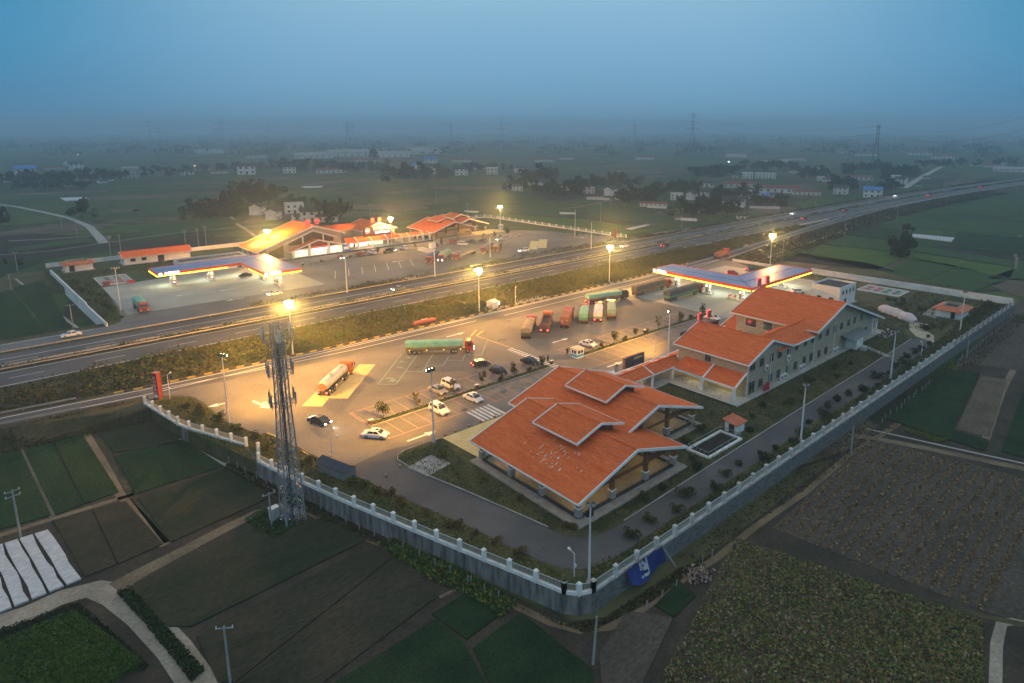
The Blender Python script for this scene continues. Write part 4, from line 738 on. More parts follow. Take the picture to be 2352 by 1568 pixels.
# things leaning on the near building
t = thing('crate_pile', 'stack of red plastic crates against the brick wall by the white veranda', 'crates', (113.6, 59.5, .16))
for dx, dz in ((0, 0), (.7, 0), (.35, .55), (1.2, 0), (1.0, .5), (1.1, 1.0)): MB().box(dx, 0, dz, .62, .5, .5, .1).build('crate', mat('red_plastic', (.45, .03, .05)), t)
t = thing('scrap_pile', 'heap of dark scrap on a slab at the right end of the brick building', 'scrap heap', (169.5, 57.4, 0))
MB().box(0, 0, 0, 6.5, 2, .15).build('slab', concrete, t); q = np.c_[rng.normal(0, 2.0, 160).clip(-3, 3), rng.normal(0, .5, 160).clip(-.9, .9), rng.uniform(.2, .8, 160)]; quads('scrap', q, rng.uniform(.2, .6, 160), [steel_d, black_r, white_old, timber], t, 1.0)
# ------------------------------------------------------------------ fuel canopies
blue_roof = mat('blue_canopy_roof', (.12, .20, .42), (.17, .25, .46), .3, .45, stretch=(.25, 1.6, 1), fine=.06); red_f = mat('red_canopy_fascia', (.55, .045, .02), None, rough=.4, emit=(1, .12, .03), estr=.12); yel_led = mat('yellow_light_strip', (1, .85, .05), None, emit=(1, .80, .05), estr=5.5)
can_under = mat('white_canopy_ceiling', (.75, .76, .72), (.8, .8, .78), .5, .6); logo_on = mat('lit_white_letter', (1, 1, 1), None, emit=(1, .93, .88), estr=5); down_l = mat('canopy_downlight', (1, 1, 1), None, emit=(.92, 1, .82), estr=22)
def pump(parent, x, y, off):
    o = MB(off).bx(x - .45, x + .45, y - .25, y + .25, .28, 1.75).build('fuel_pump', mat('pump_white', (.6, .6, .58)), parent)
    MB(off).bx(x - .46, x + .46, y - .26, y + .26, .9, 1.3).build('pump_panel', mat('pump_red', (.5, .05, .04)), o)
def canopy(name, label, outline, z0, z1, cols, strips, logos, ridge, lights, hips=()):
    ox, oy = outline[0]; off = (ox, oy, 0); t = thing(name, label, 'fuel canopy', off)
    r = MB(off); r.prism(outline, z0 + .1, z1 - .04, 0); r.build('canopy_deck', can_under, t)
    n = len(outline); r = MB(off)
    pts = [Vector((p[0], p[1], 0)) for p in outline]
    r.sheet([(p.x, p.y) for p in pts], z1 + .004); r.build('canopy_roof', blue_roof, t)
    sm = MB(off)
    for a, b in ridge: sm.bar((*a, z1 + .06), (*b, z1 + .06), .16, .05)
    sm.build('roof_seam', mat('dark_seam', (.07, .08, .12)), t)
    f, y = MB(off), MB(off)
    for i in range(n):
        a, b = pts[i], pts[(i + 1) % n]; d = (b - a).normalized(); nn = Vector((d.y, -d.x, 0)) * .08
        f.bar(a + nn - d * .08 + Vector((0, 0, z1 + .1)), b + nn + d * .08 + Vector((0, 0, z1 + .1)), .16, z1 - z0 - .12, 0)
        if i in strips:
            s0, s1 = strips[i]; p, q = a.lerp(b, s0), a.lerp(b, s1); y.bar(p + nn * 1.5 + Vector((0, 0, z0 + .2)), q + nn * 1.5 + Vector((0, 0, z0 + .2)), .24, .24)
    f.build('fascia', red_f, t); y.build('light_strip', yel_led, t)
    for (x, y_, rz, s_) in logos:
        o = lettering('中国石油', .95 * s_, logo_on, t, (x - ox, y_ - oy, (z0 + z1) / 2 + .12), rz, 'fascia_letter', .05)
        d = Vector((math.cos(rz), math.sin(rz), 0)); q = Vector((x - ox, y_ - oy, (z0 + z1) / 2 + .12)) - d * 2.9 * s_; nn = Vector((math.sin(rz), -math.cos(rz), 0)) * .06
        MB().tube(q - nn, q + nn, .42 * s_, 14).build('logo_disc', logo_on, t)
    for x, y_ in cols:
        c = MB(off).box(x, y_, .25, 1.5, 1.1, z0 - .1).build('column', mat('canopy_column', (.62, .60, .52), (.7, .68, .6), 1, .5), t)
        b_ = MB(off).box(x - .72 + .0, y_ + .0, .6, .14, .7, 2.6); b_.box(x, y_ - .58, .6, .8, .1, 2.6); b_.build('price_panel', mat('column_panel', (.25, .24, .22)), c)
        g_ = MB(off).box(x - .8, y_, 2.55, .08, .5, .45); g_.box(x, y_ - .64, 2.55, .55, .06, .45); g_.build('panel_light', logo_on, c)
        g_ = MB(off).box(x, y_ - .64, 2.05, .7, .06, .22); g_.build('panel_orange_light', amber_on, c)
        g_ = MB(off).box(x, y_ - .64, 1.1, .4, .06, .3); g_.build('panel_blue_light', blue_led, c)
        MB(off).box(x, y_ + 1.2, 0, 1.7, 6.5, .26, 0, 0, .97).build('pump_island', pale_conc, t); pump(t, x, y_ + 2.2, off); pump(t, x, y_ + 3.8, off)
        bl = MB(off)
        for dy in (-1.9, 4.4): bl.tube((x, y_ + dy, .2), (x, y_ + dy, 1.0), .09, 8)
        bl.build('bollard', mat('bollard_paint', (.45, .1, .06)), t)
    for x, y_ in lights:
        MB(off).box(x, y_, z0 + .02, .7, .7, .07).build('downlight', down_l, t)
    for x, y_ in lights[::2]:
        l_ = bpy.data.lights.new('canopy_lamp', 'AREA'); l_.energy = CAN_W; l_.shape = 'RECTANGLE'; l_.size = 4; l_.size_y = 4; l_.color = (.92, 1, .80)
        o = bpy.data.objects.new('canopy_lamp', l_); C.objects.link(o); o.parent = t; o.location = (x - ox, y_ - oy, z0 - .05)
    return t
CAN_W = 520
near_can = canopy('fuel_canopy', 'L-shaped blue-roofed fuel station canopy behind the near brick building', [(168.2, 94.5), (205.2, 94.5), (205.2, 105.6), (179.0, 105.6), (179.0, 130.2), (168.2, 130.2)], 4.35, 5.35,
    [(171.4, 99.4), (171.2, 110.9), (171.2, 122.6), (184, 99.8), (196.2, 99.8)], {5: (.02, .99), 0: (.02, .99)}, [(168.02, 126.6, rad(-90), 1.0)], [((173.5, 130.2), (173.5, 100.0)), ((173.5, 100.0), (205.2, 100.0)), ((173.5, 100), (168.3, 94.6)), ((173.5, 100), (178.9, 105.5))],
    [(173.5, 98), (173.5, 104), (173.5, 109), (173.5, 114), (173.5, 119), (173.5, 124), (178, 99.5), (184, 99.5), (190, 99.5), (195, 99.5), (200, 99.5), (173.5, 128)])
far_can = canopy('fuel_canopy', 'L-shaped blue-roofed fuel station canopy across the expressway at left', [(45.0, 232.0), (70.8, 232.0), (70.8, 209.4), (82.6, 209.4), (82.6, 243.0), (45.0, 243.0)], 4.3, 5.3,
    [(50.2, 235.4), (61.6, 234.6), (75.4, 223.6), (76.0, 211.4)], {0: (0, .82), 1: (.35, 1), 2: (0, 1), 5: (0, 1)}, [(49.2, 231.8, 0, 1.15), (74.0, 209.2, 0, 1.0)], [((45, 237.6), (76.7, 237.6)), ((76.7, 237.6), (76.7, 209.4)), ((76.7, 237.6), (82.5, 242.9)), ((76.7, 237.6), (70.9, 232.1))],
    [(48.5, 237), (54, 237), (60, 237), (65, 237), (71, 237), (76.5, 234), (76.5, 229), (76.5, 224), (76.5, 219), (76.5, 213)])
# ------------------------------------------------------------------ small buildings
def small_house(name, label, cat, x0, x1, y0, y1, h, roof, wins=(), doors=(), rh=.9, over=.5, wallm=None, rot=0):
    off = ((x0 + x1) / 2, (y0 + y1) / 2, 0); t = thing(name, label, cat, off)
    w = MB(off).bx(x0, x1, y0, y1, 0, h)
    if roof == 'gableX': w.extr([(y0, h), ((y0 + y1) / 2, h + rh), (y1, h)], 'x', x0, x1)
    w.build('wall', wallm or white_wall, t)
    if roof == 'gableX':
        yc = (y0 + y1) / 2; s_ = rh / (yc - y0); m = MB(off)
        m.slab([(x0 - over, y0 - over, h - s_ * over + .12), (x1 + over, y0 - over, h - s_ * over + .12), (x1 + over, yc, h + rh + .12), (x0 - over, yc, h + rh + .12)], .12); m.slab([(x0 - over, yc, h + rh + .12), (x1 + over, yc, h + rh + .12), (x1 + over, y1 + over, h - s_ * over + .12), (x0 - over, y1 + over, h - s_ * over + .12)], .12)
        r = m.build('roof', roofX, t); tr = MB(off)
        for x in (x0 - over, x1 + over): tr.bar((x, y0 - over, h - s_ * over + .16), (x, yc, h + rh + .18), .12, .26); tr.bar((x, yc, h + rh + .18), (x, y1 + over, h - s_ * over + .16), .12, .26)
        tr.bar((x0 - over, y0 - over, h - s_ * over + .12), (x1 + over, y0 - over, h - s_ * over + .12), .1, .2); tr.build('white_verge', white_p, r)
    elif roof == 'flat':
        m = MB(off)
        for a in ((x0, x1, y0, y0 + .25), (x0, x1, y1 - .25, y1), (x0, x0 + .25, y0 + .25, y1 - .25), (x1 - .25, x1, y0 + .25, y1 - .25)): m.bx(*a, h + .004, h + .6)
        m.build('parapet', wallm or white_wall, t); MB(off).bx(x0 + .25, x1 - .25, y0 + .25, y1 - .25, h + .004, h + .06).build('roof', mat('dark_roof_felt', (.035, .036, .035), (.09, .088, .08), .8, .9), t)
        q = np.c_[rng.uniform(x0 + 1 - off[0], x1 - 1 - off[0], 40), rng.uniform(y0 + 1 - off[1], y1 - 1 - off[1], 40), rng.uniform(h + .1, h + .3, 40)]; quads('roof_litter', q, .3, [steel_d, concrete], t)
    elif roof == 'skirt':
        o_ = 1.0; i_ = .9; m = MB(off); R = [(x0 - o_, y0 - o_), (x1 + o_, y0 - o_), (x1 + o_, y1 + o_), (x0 - o_, y1 + o_)]; I = [(x0 + i_, y0 + i_), (x1 - i_, y0 + i_), (x1 - i_, y1 - i_), (x0 + i_, y1 - i_)]
        for k in range(4):
            a, b, c_, d = R[k], R[(k + 1) % 4], I[(k + 1) % 4], I[k]; m.slab([(*a, h - .1), (*b, h - .1), (*c_, h + .75), (*d, h + .75)], .1)
        r = m.build('roof', mat('small_house_orange_tile', (.44, .11, .04), (.56, .17, .075), .6, .6, .5, 5), t)
        k2 = MB(off); k2.bx(x0 + i_ + .02, x1 - i_ - .02, y0 + i_ + .02, y1 - i_ - .02, h + .004, h + .15); k2.build('flat_roof', mat('dark_roof_felt', (.035, .036, .035)), r)
        p_ = MB(off)
        for a in ((x0 + i_, x1 - i_, y0 + i_ + .0, y0 + i_ + .2), (x0 + i_, x1 - i_, y1 - i_ - .2, y1 - i_), (x0 + i_, x0 + i_ + .2, y0 + i_ + .2, y1 - i_ - .2), (x1 - i_ - .2, x1 - i_, y0 + i_ + .2, y1 - i_ - .2)): p_.bx(*a, h + .16, h + .85)
        p_.build('parapet', mat('tan_parapet', (.38, .32, .22)), r)
    for face, a, z, w_, h_ in wins:
        pos = {'Y-': y0, 'X-': x0, 'Y+': y1, 'X+': x1}[face]; s_ = 1 if face[1] == '+' else -1; mb = MB(off)
        lo, hi = sorted((pos - .02, pos + s_ * .04))
        if face[0] == 'Y': mb.bx(a - w_ / 2, a + w_ / 2, lo, hi, z, z + h_)
        else: mb.bx(lo, hi, a - w_ / 2, a + w_ / 2, z, z + h_)
        mb.build('door' if z < .3 else 'window', glass_d, t)
    MB(off).bx(x0 - .7, x1 + .7, y0 - .7, y1 + .7, 0, .08).build('apron', concrete, t)
    return t
small_house('fuel_office', 'white flat-roofed office block behind the near brick building, beside the fuel canopy', 'building', 185.6, 196.2, 76.6, 85.0, 5.2, 'flat', [('Y-', 187.6 + i * 2.3, 3.4, .9, 1.2) for i in range(4)] + [('X-', 79, 1, 1.3, 1.5), ('X-', 82.5, 1, 1.3, 1.5), ('Y-', 189.5, .1, 1.1, 2.0)])
small_house('fuel_office', 'white flat-roofed office with wide windows behind the far fuel canopy', 'building', 55.8, 78.6, 250.5, 258.6, 4.0, 'flat', [('Y-', 63.4, .9, 3.0, 1.9), ('Y-', 67.6, .9, 3.0, 1.9), ('Y-', 71.8, .9, 3.0, 1.9), ('Y-', 75.8, .1, 1.6, 2.7)])
small_house('plant_room', 'long low white house with an orange roof at the back left of the far lot', 'house', 44.5, 67.5, 283.4, 290.5, 3.1, 'gableX', [('Y-', 47.5, 1.1, 1.7, 1.2), ('Y-', 51.2, 1.1, 1.7, 1.2), ('Y-', 57, .1, 2.2, 2.3), ('X-', 286, 1, 1.2, 1.2)], rh=1.6, over=.7)
small_house('pump_house', 'small white orange-roofed house in the back left corner of the far lot', 'house', 26.2, 34.6, 283.2, 290, 2.7, 'skirt', [('Y-', 28.2, .1, 1.6, 2.1)])
small_house('pump_house', 'small white house with an orange skirt roof in the right corner of the near lot', 'house', 197.0, 204.8, 49.4, 55.2, 2.3, 'skirt', [('Y-', 203.4, 1.0, .9, .9), ('X-', 51, .1, 1.0, 1.9)])
# little brick hut with mono-pitch roof and open pit
t = thing('tool_hut', 'tiny white hut with a flat orange roof on the lawn between hall and side road', 'hut', (94.2, 54.3, 0))
MB().bx(-1.3, 1.3, -1.1, 1.1, 0, 1.75).build('wall', white_old, t); MB().slab([(-1.7, -1.45, 1.8), (1.7, -1.45, 1.8), (1.7, 1.45, 2.25), (-1.7, 1.45, 2.25)], .12).build('roof', mat('small_house_orange_tile', (.44, .11, .04)), t); MB().bx(-1.34, -1.305, -.75, .3, .1, 1.6).build('doorway', dark_kerb, t); MB().bx(-1.42, -1.345, .32, .95, .1, 1.65).build('door', white_p, t)
t = thing('railed_pit', 'open rectangular concrete pit with a pipe railing on the lawn beside the tiny hut', 'pit', (87.2, 53.6, 0))
m = MB()
for a in ((-4.9, 4.9, -2.1, -1.75), (-4.9, 4.9, 1.75, 2.1), (-4.9, -4.55, -1.75, 1.75), (4.55, 4.9, -1.75, 1.75)): m.bx(*a, 0, .35)
m.build('pit_wall', white_old, t); MB().bx(-4.55, 4.55, -1.75, 1.75, .01, .05).build('pit_floor', mat('pit_depth_shade', (.012, .010, .008), (.04, .028, .018), .8), t)  # near-black floor colour stands in for the shade of a sunken pit
m = MB(); co = [(-4.72, -1.92), (4.72, -1.92), (4.72, 1.92), (-4.72, 1.92)]
for k in range(4):
    a, b = co[k], co[(k + 1) % 4]; m.bar((*a, 1.15), (*b, 1.15), .07, .07)
    for i in range(5): q = Vector(a).lerp(Vector(b), i / 5); m.bx(q.x - .03, q.x + .03, q.y - .03, q.y + .03, .35, 1.08)
m.build('railing', steel, t)
# low metal shed by the fence, kiosks, booths
t = thing('store_shed', 'low dark shed with a blue-black sheet roof squeezed against the left wall', 'shed', (37.2, 86.6, 0), rad(-74))
MB().bx(-2.9, 2.9, -1.1, 1.1, 0, 1.5).extr([(-1.1, 1.5), (0, 2.1), (1.1, 1.5)], 'x', -2.9, 2.9).build('wall', mat('grey_shed_wall', (.14, .15, .15), (.2, .2, .2), 1), t)
r_ = MB(); r_.slab([(-3.1, -1.35, 1.45), (3.1, -1.35, 1.45), (3.1, 0, 2.2), (-3.1, 0, 2.2)], .05); r_.slab([(-3.1, 0, 2.2), (3.1, 0, 2.2), (3.1, 1.35, 1.45), (-3.1, 1.35, 1.45)], .05); r_.build('roof', mat('blue_black_sheet_roof', (.028, .034, .055), (.05, .055, .08), .8, .5, stretch=(8, .5, 1)), t)
def booth(x, y, rot, label, name='kiosk'):
    t = thing(name, label, 'kiosk', (x, y, 0), rot, 'small blue and white kiosks')
    MB().bx(-1.1, 1.1, -1.0, 1.0, 0, 2.0).build('wall', white_p, t); MB().box(0, 0, 2.01, 2.5, 2.3, .22, 0, 0, .96).build('roof', mat('cream_roof', (.55, .52, .42)), t)
    b_ = MB()
    for a in ((-1.13, 1.13, -1.03, -1.005), (-1.13, -1.105, -1.005, 1.0)): b_.bx(*a, .25, .85)
    b_.build('blue_band', mat('sky_blue_panel', (.06, .32, .62)), t)
    for a in ((-.8, -.1, -1.03, -1.002), (.15, .8, -1.03, -1.002)): MB().bx(*a, 1.05, 1.75).build('window', glass_d, t)
    for a in ((-1.13, -1.102, -.7, -.05), (-1.13, -1.102, .15, .7)): MB().bx(*a, 1.05, 1.75).build('window', glass_d, t)
    return t
booth(100.4, 98.2, 0, 'blue and white kiosk at the end of the planting strip by the zebra crossing'); booth(151.0, 235.8, math.pi, 'small blue and white kiosk in the far car park'); booth(207.3, 258.6, rad(-40), 'blue stall with a dark roof by the far lamp mast')
t = thing('site_cabin', 'small white cabin with a lit sign at the edge of the near ramp', 'cabin', (111.4, 143.4, 0), rad(12))
MB().bx(-1.1, 1.1, -1.3, 1.3, 0, 2.0).extr([(-1.3, 2.0), (0, 2.35), (1.3, 2.0)], 'x', -1.1, 1.1).build('wall', white_p, t); r_ = MB(); r_.slab([(-1.25, -1.45, 1.98), (1.25, -1.45, 1.98), (1.25, 0, 2.45), (-1.25, 0, 2.45)], .06); r_.slab([(-1.25, 0, 2.45), (1.25, 0, 2.45), (1.25, 1.45, 1.98), (-1.25, 1.45, 1.98)], .06); r_.build('roof', white_old, t)
MB().bx(1.12, 1.75, -1.35, -1.25, .9, 1.75).build('lit_sign', mat('cabin_lit_sign', (.9, .75, .8), None, emit=(1, .78, .85), estr=3), t)
# freestanding sign wall of the near lot, seen from behind, and small signs
t = thing('sign_wall', 'dark grey freestanding sign wall with brown edge behind the near arcade', 'sign', (104.2, 84.9, 0))
m = MB(); m.bx(-3.0, 3.2, -.22, .22, 0, 3.0); m.bx(-.6, 3.2, -.30, -.225, 0, 1.9); m.build('panel', mat('dark_slate_panel', (.035, .042, .052), (.06, .065, .075), .9, .5), t)
MB().bx(-3.3, -3.0, -.3, .3, 0, 3.02).build('side_panel', mat('brown_sign_edge', (.22, .08, .05)), t); MB().bx(-3.3, 3.25, -.3, .3, 3.02, 3.1).build('cap', mat('brown_sign_cap', (.25, .15, .12)), t); MB().bx(-.7, 2.7, -.26, -.225, 2.05, 2.6).build('slot', mat('pale_sign_slot', (.10, .07, .05)), t)
lettering('彭州服务区', .56, mat('cream_letter', (.75, .66, .45)), t, (1.0, -.30, 2.33), math.pi, 'sign_lettering', .02)
t = thing('info_sign', 'small framed information sign beside the dark sign wall', 'sign', (99.2, 85.4, 0)); MB().bx(-.55, .55, -.06, .06, .7, 1.9).build('frame', mat('brown_sign_edge', (.22, .08, .05)), t); MB().bx(-.46, .46, -.075, -.062, .8, 1.6).build('sheet', mat('grey_notice', (.4, .42, .44)), t); MB().bx(-.4, .4, .062, .08, .9, 1.5).build('lit_face', mat('lit_notice', (.8, .95, 1), None, emit=(.8, .97, 1), estr=4), t); MB().bx(-.5, -.42, -.04, .04, 0, .7).build('leg', steel, t); MB().bx(.42, .5, -.04, .04, 0, .7).build('leg', steel, t)
l_ = bpy.data.lights.new('notice_lamp', 'POINT'); l_.energy = 120; l_.color = (.8, .97, 1); l_.shadow_soft_size = .2; o = bpy.data.objects.new('notice_lamp', l_); C.objects.link(o); o.location = (99.2, 86.3, 1.3)
def pylon_sign(x, y, h, rot, label):
    t = thing('sign_pillar', label, 'sign', (x, y, 0), rot, 'tall red sign pillars at the lot entrances')
    MB().bx(-.55, .55, -.5, .5, 0, h).build('pillar', mat('dark_red_pillar', (.24, .03, .02), (.33, .05, .03), .9, .5), t); MB().bx(-.56, .56, -.51, .51, h + .003, h + .06).build('cap', mat('pink_cap', (.4, .2, .2)), t)
    MB().bx(-.42, .42, -.545, -.505, .4, h - .5).build('face_panel', mat('grey_red_face', (.2, .05, .05)), t)
    for k, ch in enumerate('彭州服务区'): lettering(ch, .72, mat('pale_pink_letter', (.6, .45, .42)), t, (0, -.56, h - 1.0 - k * .78), 0, 'pillar_letter', .02)
    MB().bx(-.4, .4, -.57, -.546, .3, .9).build('white_plate', white_p, t)
    return t
pylon_sign(24.0, 135.9, 5.2, rad(-55), 'tall dark red sign pillar at the left tip of the near lot'); pylon_sign(229.6, 200.6, 4.6, rad(125), 'tall red sign pillar at the right tip of the far lot')
# tank farms
def tank_pad(x0, x1, y0, y1, label, flip):
    off = ((x0 + x1) / 2, (y0 + y1) / 2, 0); t = thing('tank_pad', label, 'tank pad', off); MB(off).bx(x0, x1, y0, y1, 0, .16).build('slab', concrete, t); e_ = MB(off)
    for a in ((x0 - .15, x1 + .15, y0 - .15, y0), (x0 - .15, x1 + .15, y1, y1 + .15), (x0 - .15, x0, y0, y1), (x1, x1 + .15, y0, y1)): e_.bx(*a, 0, .3)
    e_.build('kerb', white_p, t)
    for k in range(4):
        for j, fr in ((0, .33), (1, .66)):
            if (x1 - x0) > (y1 - y0): x, y = x0 + (k + .7) * (x1 - x0) / 4.4, y0 + fr * (y1 - y0)
            else: x, y = x0 + fr * (x1 - x0), y0 + (k + .7) * (y1 - y0) / 4.4
            red = (k >= 2) != flip; MB(off).bx(x - .7, x + .7, y - .5, y + .5, .16, .42).build('hatch', mat('red_hatch', (.5, .12, .1)) if red else mat('green_hatch', (.06, .20, .15)), t)
    return t
tank_pad(211, 220, 69.8, 81.8, 'fuel tank pad with red and green lids on the near right lawn', False); tank_pad(32.2, 41.3, 250.4, 265.0, 'fuel tank pad with coloured hatch lids at the left of the far lot', True)
t = thing('red_cabinet', 'small red fire cabinet frame at the corner of the far tank pad', 'cabinet', (33.4, 250.0, 0)); MB().bx(-1, 1, -.3, .3, .05, 1.5).build('box', mat('pump_red', (.5, .05, .04)), t); MB().bx(-.85, .85, -.33, -.305, .3, 1.3).build('door', steel_d, t)
t = thing('sand_box', 'low red fire sand box at the right corner of the far tank pad', 'box', (40.4, 249.4, 0)); MB().bx(-1.1, 1.1, -.4, .4, 0, .8).build('box', mat('pump_red', (.5, .05, .04)), t); MB().bx(-1.15, 1.15, -.45, .45, .805, .9).build('lid', mat('red_plastic', (.45, .03, .05)), t)
# covered heap
t = thing('covered_heap', 'long rounded heap under pinkish white striped sheeting on the near right lawn', 'covered heap', (189.6, 62.4, 0), math.atan2(-11, -6.6))
m = MB(); V_, F_ = [], []; N, K = 26, 11
for i in range(N):
    u = i / (N - 1); x = -6.9 + 13.8 * u; env = min(1, (min(u, 1 - u) * 5 + .12) ** .5); w = 1.45 * env * (1 + .1 * math.sin(u * 9)); h = 1.8 * env * (1 + .08 * math.sin(u * 17))
    for k in range(K):
        a = math.pi * k / (K - 1); fl = 1.0 + .12 * (abs(math.cos(a)) ** 6) * math.sin(u * 40 + k); V_.append((x, w * 1.15 * math.cos(a) * fl, max(0, h * math.sin(a) ** .8 + random.uniform(-.05, .05)) if 0 < k < K - 1 else 0))
F_ = [(i * K + k, (i + 1) * K + k, (i + 1) * K + k + 1, i * K + k + 1) for i in range(N - 1) for k in range(K - 1)]; m.add(V_, F_); m.build('sheeting', mat('pink_striped_sheeting', (.50, .40, .40), (.66, .58, .58), 1.2, .6, .5, 5, stretch=(2.4, .6, .6)), t, smooth=True)
m = MB(); m.bar((6.5, -.4, .1), (9.4, 1.6, .06), .5, .05); m.build('loose_flap', mat('pink_striped_sheeting', (.5, .4, .4)), t)
# red bulk tank lying on the verge
t = thing('bulk_tank', 'dull red cylindrical tank lying on the verge beside the striped kerb', 'tank', (88.2, 142.8, 0), rad(-2)); m = MB(); m.tube((-2.9, 0, .75), (2.9, 0, .75), .62, 16); m.tube((-3.2, 0, .75), (-2.9, 0, .75), .3, 16, .62); m.tube((2.9, 0, .75), (3.2, 0, .75), .62, 16, .3); m.build('shell', mat('dull_red_tank', (.34, .085, .06), (.42, .12, .085), 1, .6), t, smooth=False)
MB().bx(-.9, .9, -.45, .45, 1.34, 1.375).build('pale_band', mat('pink_letter_band', (.5, .3, .27)), t)
for x in (-2, 2): MB().bx(x - .2, x + .2, -.5, .5, 0, .3).build('saddle', concrete, t)
# ------------------------------------------------------------------ perimeter walls and fences
def copy_part(o, parent, loc=None, rot=None, scale=None):
    c = o.copy(); C.objects.link(c); c.parent = parent
    if loc is not None: c.location = loc
    if rot is not None: c.rotation_euler = (0, 0, rot)
    if scale: c.scale = scale
    for g in o.children: d = g.copy(); C.objects.link(d); d.parent = c
    return c
def along(pts, step):
    P_ = [Vector((p[0], p[1], 0)) for p in pts]; Ls = [(b - a).length for a, b in zip(P_, P_[1:])]; T = sum(Ls); n = max(1, round(T / step)); out = []
    for i in range(n + 1):
        d = T * i / n; k = 0
        while k < len(Ls) - 1 and d > Ls[k] + 1e-9: d -= Ls[k]; k += 1
        out.append(P_[k].lerp(P_[k + 1], min(1, d / Ls[k])))
    return out
def post_fence(name, label, pts, step=3.65, ph=1.5, base=.42, bm=white_old, vis=True, infill='bars'):
    q = along(pts, step); t = thing(name, label, 'fence', tuple(q[0]), group='white pillared boundary fences'); o = q[0]
    for i, p in enumerate(q):
        l_ = p - o; m = MB(); m.box(l_.x, l_.y, 0, .46, .46, ph, 0); m.box(l_.x, l_.y, ph, .56, .56, .12, 0, 0, .6); m.build('post', bm, t)
    for a, b in zip(q, q[1:]):
        a, b = a - o, b - o; d = (b - a).normalized(); a2, b2 = a + d * .24, b - d * .24; m = MB()
        m.bar((*a2.xy, base), (*b2.xy, base), .34, base); m.build('base_wall', bm, t)
        r = MB(); r.bar((*a2.xy, ph - .15), (*b2.xy, ph - .15), .05, .06); r.bar((*a2.xy, base + .12), (*b2.xy, base + .12), .05, .05)
        if infill == 'bars':
            n = int((b2 - a2).length / .17)
            for k in range(1, n): p = a2.lerp(b2, k / n); r.bx(p.x - .017, p.x + .017, p.y - .017, p.y + .017, base + .005, ph - .21)
        else:
            for k in range(9): zz = base + .16 + k * (ph - base - .35) / 9; r.bar((*a2.xy, zz), (*b2.xy, zz), .02, .03)
            n = 5
            for k in range(1, n): p = a2.lerp(b2, k / n); r.bx(p.x - .03, p.x + .03, p.y - .03, p.y + .03, base + .005, ph - .15)
        r.build('railing_panel', mat('pale_grey_railing', (.50, .52, .50), None, rough=.5), t)
    return t
gA, gB = z31 if False else f2(765, 705), f2(905, 765)
post_fence('boundary_fence', 'white pillared fence between the left red sign pillar and the collapsed gap', [FL[0], FL[1], (gA.x, gA.y)], base=.4)
post_fence('boundary_fence', 'white pillared fence from the collapsed gap down to the front corner', [(gB.x, gB.y), FL[2], FL[3], FL[4], FL[5]], base=.42)
post_fence('boundary_fence', 'short rounded corner section of the white fence at the front corner', [FL[5], (45.6, 43.9), FR0], 1.9)
weath = mat('grey_weathered_fence', (.42, .38, .34), (.62, .60, .57), .9, .85, .2, 6, fine=.12)
post_fence('boundary_fence', 'long grey-white pillared fence along the right front wall beside the side road', [FR0, (171.5, 43.45)], 3.75, 1.55, .32, weath)
mf = post_fence('boundary_fence', 'brownish mesh fence on top of the right front wall near the corner', [(172.5, 43.45), FR1], 4.6, 1.5, .12, mat('brown_grey_fence', (.22, .19, .17), (.3, .27, .25), .9), infill='mesh')
far_f = post_fence('boundary_fence', 'white pillared fence beyond the far car park, running to its red pillar', [(206.5, 300.6), (220.8, 299.6), (228.6, 298.2), (230.5, 268), (232, 230), (232.8, 206.5)], 5.2, 1.6, .35)
post_fence('boundary_fence', 'two short bays of white fence right of the far red sign pillar', [(232.6, 203.0), (233.2, 197.0)], 3.0, 1.6, .35)
def wall_along(name, label, pts, z0, z1, th, m_, cat='wall'):
    mb = MB(); P_ = [Vector((p[0], p[1], 0)) for p in pts]; o = P_[0]; nn = []
    for i in range(len(P_)):
        d = (P_[min(i + 1, len(P_) - 1)] - P_[max(i - 1, 0)]).normalized(); nn.append(Vector((-d.y, d.x, 0)))
    A_ = [p - o + n * th / 2 for p, n in zip(P_, nn)]; B_ = [p - o - n * th / 2 for p, n in zip(P_, nn)]; n = len(P_); V_ = []
    for a, b in zip(A_, B_): V_ += [(a.x, a.y, z0), (b.x, b.y, z0), (b.x, b.y, z1), (a.x, a.y, z1)]
    F_ = [(4 * i + k, 4 * i + 4 + k, 4 * i + 4 + (k + 1) % 4, 4 * i + (k + 1) % 4) for i in range(n - 1) for k in range(4)] + [(3, 2, 1, 0), (4 * n - 4, 4 * n - 3, 4 * n - 2, 4 * n - 1)]
    mb.add(V_, F_); return tag(mb.build(name, m_, None, tuple(o)), label, cat)
wall_along('retaining_wall', 'stained concrete retaining wall under the white fence on the left front side', [FL[1], (gA.x, gA.y), FL[2], FL[3], FL[4], FL[5], (45.6, 43.9), FR0], LOW - .1, -.02, .42, ret_wall)
blk = mat('grey_block_wall', (.10, .10, .10), (.17, .168, .16), .8, .95, .5, 4, stretch=(1, 1, 2.5), fine=.2, fscale=3)
wall_along('retaining_wall', 'grey block retaining wall under the fence on the right front side', [(46.9, 43.2), (100, 43.25), FR1], LOW - .1, -.025, .40, blk)
far_white = mat('pale_rendered_wall', (.60, .58, .55), (.74, .72, .70), .25, .8, .2, 4, fine=.08)
wall_along('boundary_wall', 'tall pale rendered wall with a stepped end, right of the near fuel canopy', [(226.2, 44.0), (224.9, 70), (223.4, 103)], -2.4, 1.9, .35, far_white)
wall_along('boundary_wall', 'lower end of the pale wall behind the lamp mast by the near fuel canopy', [(223.35, 103.4), (221.9, 133.5)], -2.4, 1.0, .35, far_white)
